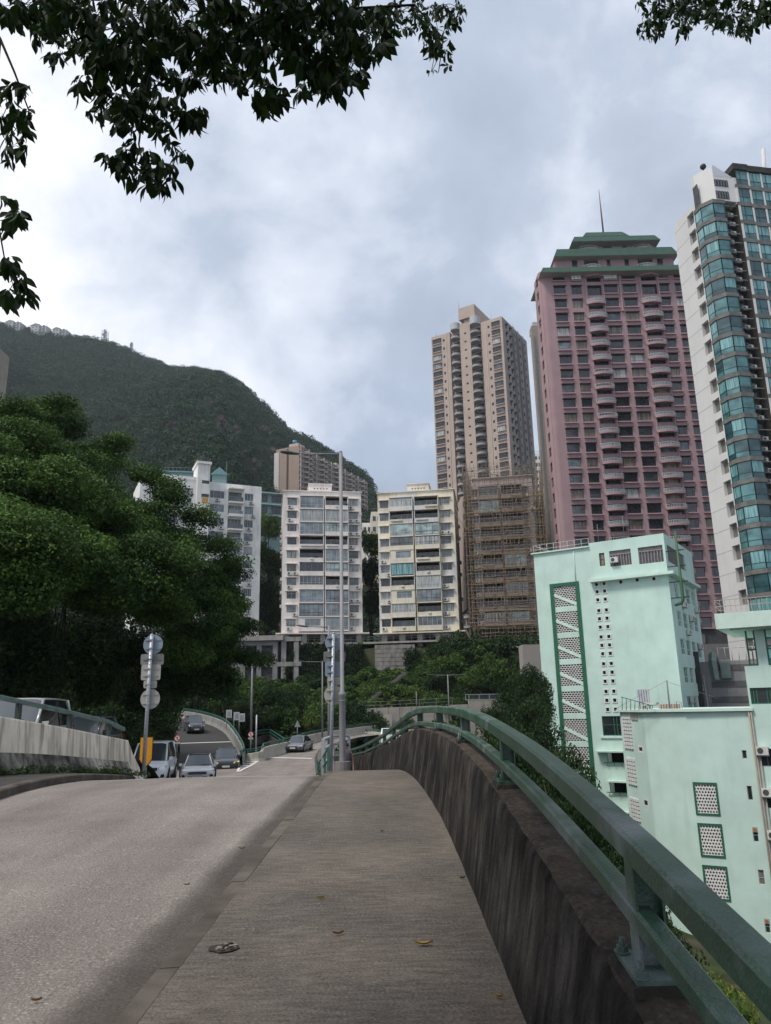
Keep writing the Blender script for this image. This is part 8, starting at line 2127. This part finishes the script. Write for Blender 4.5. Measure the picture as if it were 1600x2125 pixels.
for k in range(26):
    px = rt_.uniform(20, 150); y0 = rt_.uniform(1240, 1290); P = bt(px, y0, 33 + rt_.uniform(-1, 2)); L_ = rt_.uniform(1, 3.2)
    mb.tube([P, P + Vector((rt_.uniform(-.1, .1), 0, -L_ * .5)), P + Vector((rt_.uniform(-.2, .2), 0, -L_))], [.03, .022, .01], 4)
mb.build('aerial_roots', BARKD, ban, kind='stuff')
# walls and frames on the slope
WALLR = mat('retaining_wall_concrete', (.30, .275, .25), .88, var=.16, vs=.5, streak=.75, streakcol=(.09, .08, .07), streaks_scale=1.2)
p0 = atY(748, 1535, 113); rw = thing('retaining_wall', 'long stained concrete retaining wall with vertical joints behind the green railing hump', 'wall', (p0.x, 113, -4.5))
a = atY(758, 1470, 113); b_ = atY(938, 1462, 113); c_ = atY(972, 1453, 113); d_ = atY(1056, 1450, 113); e_ = atY(1130, 1500, 110)
I = rw.matrix_basis.inverted()
pan = [(a.x, a.z), (b_.x, b_.z), (c_.x, b_.z + .15)];
xx = a.x; n_ = 9
for k in range(n_):
    xa = a.x + (c_.x - a.x) * k / n_; xb = a.x + (c_.x - a.x) * (k + 1) / n_; za = a.z + (b_.z - a.z) * k / n_; zb = a.z + (b_.z - a.z) * (k + 1) / n_
    mb = MB(); q = [I @ Vector(v) for v in ((xa + .03, 113, -4.5), (xb - .03, 113, -4.5), (xb - .03, 113, zb), (xa + .03, 113, za))]; mb.loft([q, [v + Vector((0, .6, 0)) for v in q]], 0, smooth=False); mb.build('wall_panel', WALLR, rw)
mb = MB(); q = [I @ Vector(v) for v in ((c_.x + .03, 112, -4.5), (d_.x, 112, -4.5), (d_.x, 112, d_.z), (c_.x + .03, 112, c_.z))]; mb.loft([q, [v + Vector((0, 2, 0)) for v in q]], 0, smooth=False); mb.build('wall_panel', WALLR, rw)
cg = thing('cage_fence', 'small white-framed mesh fence on top of the taller stained concrete wall', 'fence', (c_.x, 112, c_.z)); mb = MB(); w_ = d_.x - c_.x
zt_ = atY(966, 1441, 112).z - c_.z; mb.box(-.5, 0, 0, -.42, .08, zt_);
for k in range(5): mb.box(w_ * k / 4 - .04, -.04, 0, w_ * k / 4 + .04, .04, zt_)
mb.box(-.4, -.03, zt_ - .08, w_, .03, zt_); mb.box(-.4, -.03, 0, w_, .03, .08); mb.build('frame', STEEL, cg)
mb = MB()
for k in range(40): mb.box(w_ * k / 40, -.012, .08, w_ * k / 40 + .025, .012, zt_ - .08)
mb.build('mesh_infill', F_GREY, cg, kind='stuff')
railrun('slope_railing', 'thin grey pipe railing above the long concrete retaining wall', [atY(x, y, 114) for x, y in ((752, 1457), (790, 1456), (830, 1454), (870, 1452), (905, 1450), (938, 1448))], F_GREY, .03, (0, -.5), 1.2, pw=.03)
mb = MB(); p = atY(792, 1508, 112.6); mb.box(0, -.5, 0, 1.5, 0, 1.7); mb.build('notice_hut', mat('hut_beige', (.36, .33, .30), .8), None, T(*p), label='small pale box-like hut against the concrete wall by the workers', cat='hut')
p = atY(790, 1518, 95); tk = thing('light_truck', 'white and pale blue truck partly hidden behind the green rail', 'truck', (p.x, 95, p.z - 1.7))
mb = MB(); mb.box(0, 0, .5, 1.9, 4, 1.2); mb.build('bed', mat('truck_blue', (.16, .26, .33), .5), tk)
mb = MB(); mb.loft([[(0, -.1, .5), (1.9, -.1, .5), (1.9, -1.7, .5), (0, -1.7, .5)], [(0, -.1, 1.5), (1.9, -.1, 1.5), (1.9, -1.7, 1.4), (0, -1.7, 1.4)], [(.1, -.15, 2.1), (1.8, -.15, 2.1), (1.75, -1.2, 2.1), (.15, -1.2, 2.1)]], 0, smooth=False); mb.build('cab', W_WHITE, tk)
mb = MB(); mb.face([(.2, -1.72, 1.42), (1.7, -1.72, 1.42), (1.65, -1.26, 2.05), (.25, -1.26, 2.05)]); mb.build('windscreen', CARGLASS, tk)
for (x, y) in ((0, -1), (1.9, -1), (0, 3), (1.9, 3)):
    mb = MB(); mb.tube([(x - .1, y, .4), (x + .1, y, .4)], .4, 14); mb.build('wheel', BLACKM, tk)
fa = atY(497, 1420, 146); fb = atY(577, 1420, 146); ftop = atY(500, 1331, 146).z; fm2 = atY(500, 1376, 146).z; fbz = atY(500, 1418, 146).z - 4
fr_ = thing('concrete_frame', 'grey concrete grid frame with dark textured panels supporting the weathered white block', 'retaining wall', (fa.x - 12, 146, fbz)); I = fr_.matrix_basis.inverted(); Wf = fb.x - fa.x + 12
mb = MB(); nn = 6
for k in range(nn + 1): x = (Wf - 1) * k / nn; mb.box(x, -.6, 0, x + .9, .0, ftop - fbz)
for z in (ftop, fm2, fm2 - (ftop - fm2)): mb.box(0, -.55, z - fbz - .9, Wf, -.02, z - fbz)
mb.build('frame', mat('grey_frame_concrete', (.19, .19, .19), .88, var=.2, vs=.6, streak=.7), fr_)
PN = mat('dark_stone_panel', (.075, .072, .072), .9, var=.5, vs=2.5, bump=1, bs=4)
for k in range(nn):
    for z in (fm2 - fbz, fm2 - (ftop - fm2) - fbz):
        x = (Wf - 1) * k / nn; mb = MB(); mb.box(x + .95, -.02, z + .1, x + (Wf - 1) / nn - .05, .3, z + (ftop - fm2) - 1.0); mb.build('stone_panel', PN, fr_)
mb = MB(); mb.box(0, .0, 0, Wf, 8, ftop - fbz); mb.build('backing_wall', CONC_D, fr_)
t2 = atY(500, 1321, 146).z; mb = MB(); mb.box(-1, -1.2, ftop - fbz, Wf + 1, 8, t2 - fbz); mb.build('deck', CONC, fr_)
pr_ = thing('pier_frame', 'pale concrete piers and beams hung with roots between grid frame and ivy', 'retaining wall', (fb.x + .4, 146, fbz)); mb = MB(); w2 = atY(622, 1420, 146).x - fb.x - .4
for x in (0.2, w2 - 1.1): mb.box(x, -.5, 0, x + .9, .4, ftop - fbz + .6)
for z in (ftop - fbz + .6, fm2 - fbz): mb.box(-.5, -.6, z - .8, w2 + .3, .5, z)
mb.build('pier', mat('pale_pier', (.25, .245, .235), .88, var=.2, vs=.8, streak=.9, streaks_scale=2), pr_)
mb = MB(); mb.box(.2, 1.2, 0, w2, 1.4, ftop - fbz); mb.build('backing_wall', mat('void_dark', (.02, .02, .018), .95), pr_)
mb = MB()
for k in range(40):
    x = rt_.uniform(.8, w2 - .8); z0 = rt_.choice((ftop - fbz, fm2 - fbz - .3)); L_ = rt_.uniform(1, 3.5); mb.tube([(x, -.3, z0), (x + rt_.uniform(-.2, .2), -.3, z0 - L_ / 2), (x + rt_.uniform(-.4, .4), -.2, z0 - L_)], .05, 4)
mb.build('hanging_roots', BARK, pr_, kind='stuff')
link('hanging_leaves', foliage_mesh('hanging_leaves', [(w2 * .5 + rt_.uniform(-1.2, 1.2), -.3, rt_.uniform(1, ftop - fbz - 1), .6, .3, .9) for _ in range(14)], 2200, .3, L_DARK, 6), pr_, kind='stuff')
ia = atY(622, 1428, 147); ib = atY(750, 1428, 147); iz = atY(680, 1336, 147).z; cl = []
iw = thing('ivy_wall', 'tall retaining wall completely overgrown with dark ivy below the pinkish-white block', 'wall', (ia.x, 147, ia.z - 5)); hw = iz - ia.z + 5; ww = ib.x - ia.x
mb = MB(); mb.box(0, 0, 0, ww, 4, hw - .2); mb.build('wall', CONC_D, iw)
for _ in range(420): cl.append((rt_.uniform(0, ww), -.25, rt_.uniform(0, hw) , rt_.uniform(.4, .9), .35, rt_.uniform(.4, .9)))
link('ivy', foliage_mesh('ivy', cl, 30000, .28, L_DARK, 14, aspect=.8, up=.2, tintvar=.6), iw, kind='stuff')
sa = atY(778, 1378, 148); sb = atY(862, 1378, 148); sz = atY(800, 1338, 148).z; st = thing('stone_base_wall', 'pale coursed stone base wall beneath the cream block', 'wall', (sa.x, 148, sa.z - 2)); ww = sb.x - sa.x; hw = sz - sa.z + 2
rows = max(4, int(hw / .75))
SB = mat('base_stone', (.25, .235, .215), .9, var=.25, vs=.9, streak=.5)
for j in range(rows):
    x = 0 if j % 2 else -.6
    while x < ww:
        L_ = rt_.uniform(1.0, 1.7); xa = max(0, x) + .03; xb = min(ww, x + L_) - .03
        if xb > xa + .1:
            mb = MB(); mb.box(xa, rt_.uniform(-.05, .02), hw * j / rows + .03, xb, .8, hw * (j + 1) / rows - .03); mb.build('stone', SB, st)
        x += L_
mb = MB(); mb.box(0, .15, 0, ww, 2, hw - .05); mb.build('backing_wall', CONC_D, st)
bs_ = atY(868, 1425, 132); be = atY(782, 1440, 118)
s0 = atY(838, 1395, 135); s1 = atY(770, 1448, 120)
sp = thing('slope_steps', 'narrow pale concrete steps running diagonally down the wooded slope', 'steps', s1); n_ = 26
for k in range(n_):
    q = (s0 - s1) * (k / n_); mb = MB(); mb.box(q.x, q.y - .4, q.z - .4, q.x + .55, q.y + .8, q.z + .1); mb.build('step', CONC_D, sp)
# overhanging branches close to the camera
ot = thing('overhanging_tree', 'large-leaved tree whose dark leafy branches hang into the top of the view', 'tree', (-9.6, -1.0, -.4))
IO = ot.matrix_basis.inverted()
OLEAF = leafmat('overhead_leaves', (.006, .018, .005), (.032, .066, .012), rough=.6, trans=.22)
OLEAFB = leafmat('overhead_leaves_bright', (.03, .06, .012), (.10, .13, .03), rough=.4, trans=.35)
def leafmesh(v):
    r = random.Random(v); mb = MB(); n = 6; L_ = 1.0; W_ = r.uniform(.40, .54); A = []; B = []; C = []
    for i in range(n + 1):
        s = i / n; w = W_ * (math.sin(math.pi * min(1, s * 1.02)) ** .75) * (.62 + .5 * s if s < .6 else .92 - (s - .6) * .9) * .5 + .004
        if i == n: w = .002
        bend = -.16 * s * s * r.uniform(.8, 1.2); A.append((s, -w, bend + w * .35)); B.append((s, 0, bend)); C.append((s, w, bend + w * .35))
    for i in range(n):
        mb.face([B[i], B[i + 1], A[i + 1], A[i]], 0, True); mb.face([C[i], C[i + 1], B[i + 1], B[i]], 0, True)
    return mb
LMB = [leafmesh(v) for v in range(5)]
LME = [m.mesh('leaf', OLEAF) for m in LMB]; LMEB = [m.mesh('leaf', OLEAFB) for m in LMB]
for me_ in LME + LMEB:
    rr_ = random.random() * .5
    at = me_.attributes.new('tint', 'FLOAT', 'POINT'); at.data.foreach_set('value', [rr_] * len(me_.vertices))
OB = [ # px, py, rx, ry, sprays, depth
 (70, 15, 70, 45, 16), (60, 75, 25, 15, 2), (140, 60, 60, 65, 20), (110, 125, 12, 14, 2), (250, 50, 90, 70, 30), (250, 130, 80, 45, 16), (400, 50, 100, 80, 36), (400, 140, 80, 50, 18), (550, 50, 100, 80, 36), (500, 165, 50, 25, 7), (560, 200, 45, 30, 8), (660, 60, 90, 80, 32), (700, 150, 60, 50, 16), (760, 60, 60, 70, 18), (790, 90, 35, 25, 3),
 (850, 30, 60, 40, 12), (900, 70, 40, 45, 9), (940, 30, 45, 30, 9), (910, 130, 26, 40, 6), (640, 190, 30, 20, 3),
 (180, 190, 35, 22, 5), (230, 225, 60, 35, 9), (290, 200, 60, 50, 12), (350, 235, 45, 30, 6), (400, 255, 40, 30, 5), (300, 265, 60, 25, 6), (360, 270, 40, 40, 4),
 (230, 325, 20, 12, 2), (280, 340, 42, 38, 9), (320, 365, 38, 34, 6), (345, 395, 22, 12, 1), (375, 375, 22, 12, 1), (255, 365, 22, 12, 1), (360, 330, 25, 30, 3),
 (25, 190, 26, 22, 3), (20, 235, 22, 30, 4), (45, 275, 32, 45, 8), (30, 330, 30, 25, 3), (15, 425, 18, 14, 2), (30, 460, 34, 20, 4), (15, 480, 15, 20, 1), (15, 560, 22, 20, 3), (35, 600, 34, 24, 5), (25, 620, 20, 12, 1),
 (1350, 55, 30, 28, 9), (1345, 15, 25, 15, 4), (1400, 35, 50, 40, 16), (1450, 15, 50, 25, 14), (1470, 55, 25, 20, 5), (1520, 35, 40, 35, 15), (1560, 55, 30, 28, 6), (1580, 20, 30, 30, 9)]
ro = random.Random(31); leaves = []; twigs = MB(); brs = MB()
SMALL = lambda px, py: (px > 830 or px > 1300)
for bi_, (cx_, cy_, rx, ry, ns) in enumerate(OB):
    Dm = ro.uniform(3.5, 4.6); hub = None
    for s in range(int(ns * (2.3 if ns > 8 else 1.4))):
        a = ro.uniform(0, 6.28); q = math.sqrt(ro.random()); px = cx_ + rx * q * math.cos(a); py = cy_ - 4 + ry * q * math.sin(a)
        Y = Dm + ro.uniform(-.55, .75) if py > -50 else Dm
        P = atY(px, py, Y); sm = .62 if SMALL(px, py) else 1.0
        nl = ro.choice((5, 6, 7)); ax = Vector((ro.uniform(-.5, .5), ro.uniform(-.4, .4), -.85)).normalized()
        if hub is not None and ro.random() < .5: twigs.tube([hub, (hub + P) / 2 + Vector((0, 0, .03)), P], .0022, 4)
        hub = P
        u = ax.cross(Vector((ro.uniform(-1, 1), ro.uniform(-1, 1), .1))).normalized(); w = ax.cross(u)
        for k in range(nl):
            th = 2 * math.pi * k / nl + ro.uniform(-.4, .4); sp = ro.uniform(.25, 1.3)
            d_ = (ax + (u * math.cos(th) + w * math.sin(th)) * sp); d_ = (d_ + Vector((0, 0, -.25))).normalized()
            st_ = P + d_ * .012 - ax * ro.uniform(0, .05)
            L_ = ro.uniform(.062, .12) * sm * (1.12 if 430 < px < 800 and py > 90 else 1)
            nrm = Vector((ro.uniform(-1, 1), ro.uniform(-1, .4), ro.uniform(-.2, 1))); b2 = nrm.cross(d_)
            if b2.length < .1: continue
            b2.normalize(); n2 = d_.cross(b2)
            M_ = Matrix.Identity(4)
            for i in range(3): M_[i][0] = d_[i] * L_; M_[i][1] = b2[i] * L_; M_[i][2] = n2[i] * L_; M_[i][3] = st_[i]
            leaves.append((L_ / Y, M_, ro.randrange(5), ro.random() < .05))
leaves.sort(key=lambda q: -q[0])
for k, (s, M_, v, br) in enumerate(leaves[:300]):
    link('leaf', (LMEB if br else LME)[v], ot, IO @ M_)
def massmesh(lst, nm, m):
    V = []; F_ = []; tint = []
    for (s, M_, v, br) in lst:
        base = len(V); M2_ = IO @ M_; src = LMB[v]; A = np.array(src.v); A4 = np.c_[A, np.ones(len(A))] @ np.array(M2_).T
        V.append(A4[:, :3]);
        tint.append(ro.random() * .6)
        F_.append(src.f)
    nv = [len(a) for a in V]; off = np.cumsum([0] + nv[:-1]); allv = np.concatenate(V)
    faces = [tuple(i + int(o) for i in f) for o, fs in zip(off, F_) for f in fs]
    me = bpy.data.meshes.new(nm); me.from_pydata(allv.tolist(), [], faces); me.materials.append(m)
    at = me.attributes.new('tint', 'FLOAT', 'POINT'); at.data.foreach_set('value', np.repeat(tint, nv).astype(np.float32)); me.update(); return me
link('foliage', massmesh(leaves[300:], 'foliage', OLEAF), ot, kind='stuff')
print('overhead leaves', len(leaves))
twigs_o = twigs
Vt = [tuple(IO @ Vector(v)) for v in twigs_o.v]; twigs_o.v = Vt; twigs_o.build('twigs', BARKD, ot, kind='stuff')
def ob(px, py, Y): return IO @ atY(px, py, Y)
for pts, r0 in (([(-100, -500, 4.6), (150, -250, 4.3), (350, -60, 4.2), (520, 60, 4.1), (640, 110, 4.0), (700, 160, 3.9)], .03), ([(350, -60, 4.2), (330, 80, 4.1), (300, 200, 4.0), (288, 300, 4.0), (300, 360, 4.0)], .014), ([(520, 60, 4.1), (700, 20, 4.2), (860, 10, 4.4), (920, 80, 4.4), (910, 150, 4.4)], .014), ([(-80, -60, 4.2), (0, 80, 4.2), (30, 150, 4.1), (60, 230, 4.1), (40, 330, 4.1)], .012), ([(0, 80, 4.2), (-20, 300, 4.2), (-10, 430, 4.2), (10, 540, 4.2), (30, 600, 4.2)], .011), ([(1700, -200, 4.5), (1550, -20, 4.4), (1450, 10, 4.4), (1350, 40, 4.4)], .014), ([(150, -250, 4.3), (120, -20, 4.2), (170, 100, 4.1), (190, 200, 4.1)], .012)):
    mb = MB(); P = [ob(*q) for q in pts]; mb.tube(P, [r0 * (1 - .8 * i / (len(P) - 1)) for i in range(len(P))], 7); mb.build('branch', BARKD, ot)
mb = MB(); mb.tube([(0, 0, 0), (.2, .2, 2.5), (.6, .6, 5), (2.5, 1.0, 6.6), (5, 2, 6.9), (7.0, 3.2, 6.6)], [.42, .34, .3, .18, .12, .05], 12)
mb.tube([(.6, .6, 5), (1, -1.5, 7.5), (4, -2.5, 8), (9, -1.5, 7.5)], [.22, .16, .1, .05], 8); mb.build('trunk', BARK, ot)
can = clumpify([(8.5, -2.8, 6.8, 5.5, 3.0, 1.3, 1), (5.0, -.6, 7.3, 4.5, 2.2, 1.2, .8), (12.5, -.8, 7.4, 4.0, 2.2, 1.3, .8), (9.5, 1.4, 7.9, 4.6, 1.6, .9, .8)], 60, .6, 3)
link('crown', foliage_mesh('crown', can, 75000, .16, OLEAF, 33, aspect=.5), ot)
# air
HAZE = 0.00012
if HAZE:
    mb = MB(); mb.box(-1400, -90, -40, 1400, 1250, 640); hz = mb.build('haze', mat('haze_dummy', (1, 1, 1)), None, kind='stuff')
    hm = bpy.data.materials.new('haze'); hm.use_nodes = True; nt = hm.node_tree; nt.nodes.clear()
    o_ = nt.nodes.new('ShaderNodeOutputMaterial'); v_ = nt.nodes.new('ShaderNodeVolumePrincipled'); v_.inputs['Color'].default_value = (.80, .87, .95, 1); v_.inputs['Density'].default_value = HAZE; v_.inputs['Anisotropy'].default_value = .2
    nt.links.new(v_.outputs[0], o_.inputs['Volume']); hz.data.materials.clear(); hz.data.materials.append(hm)
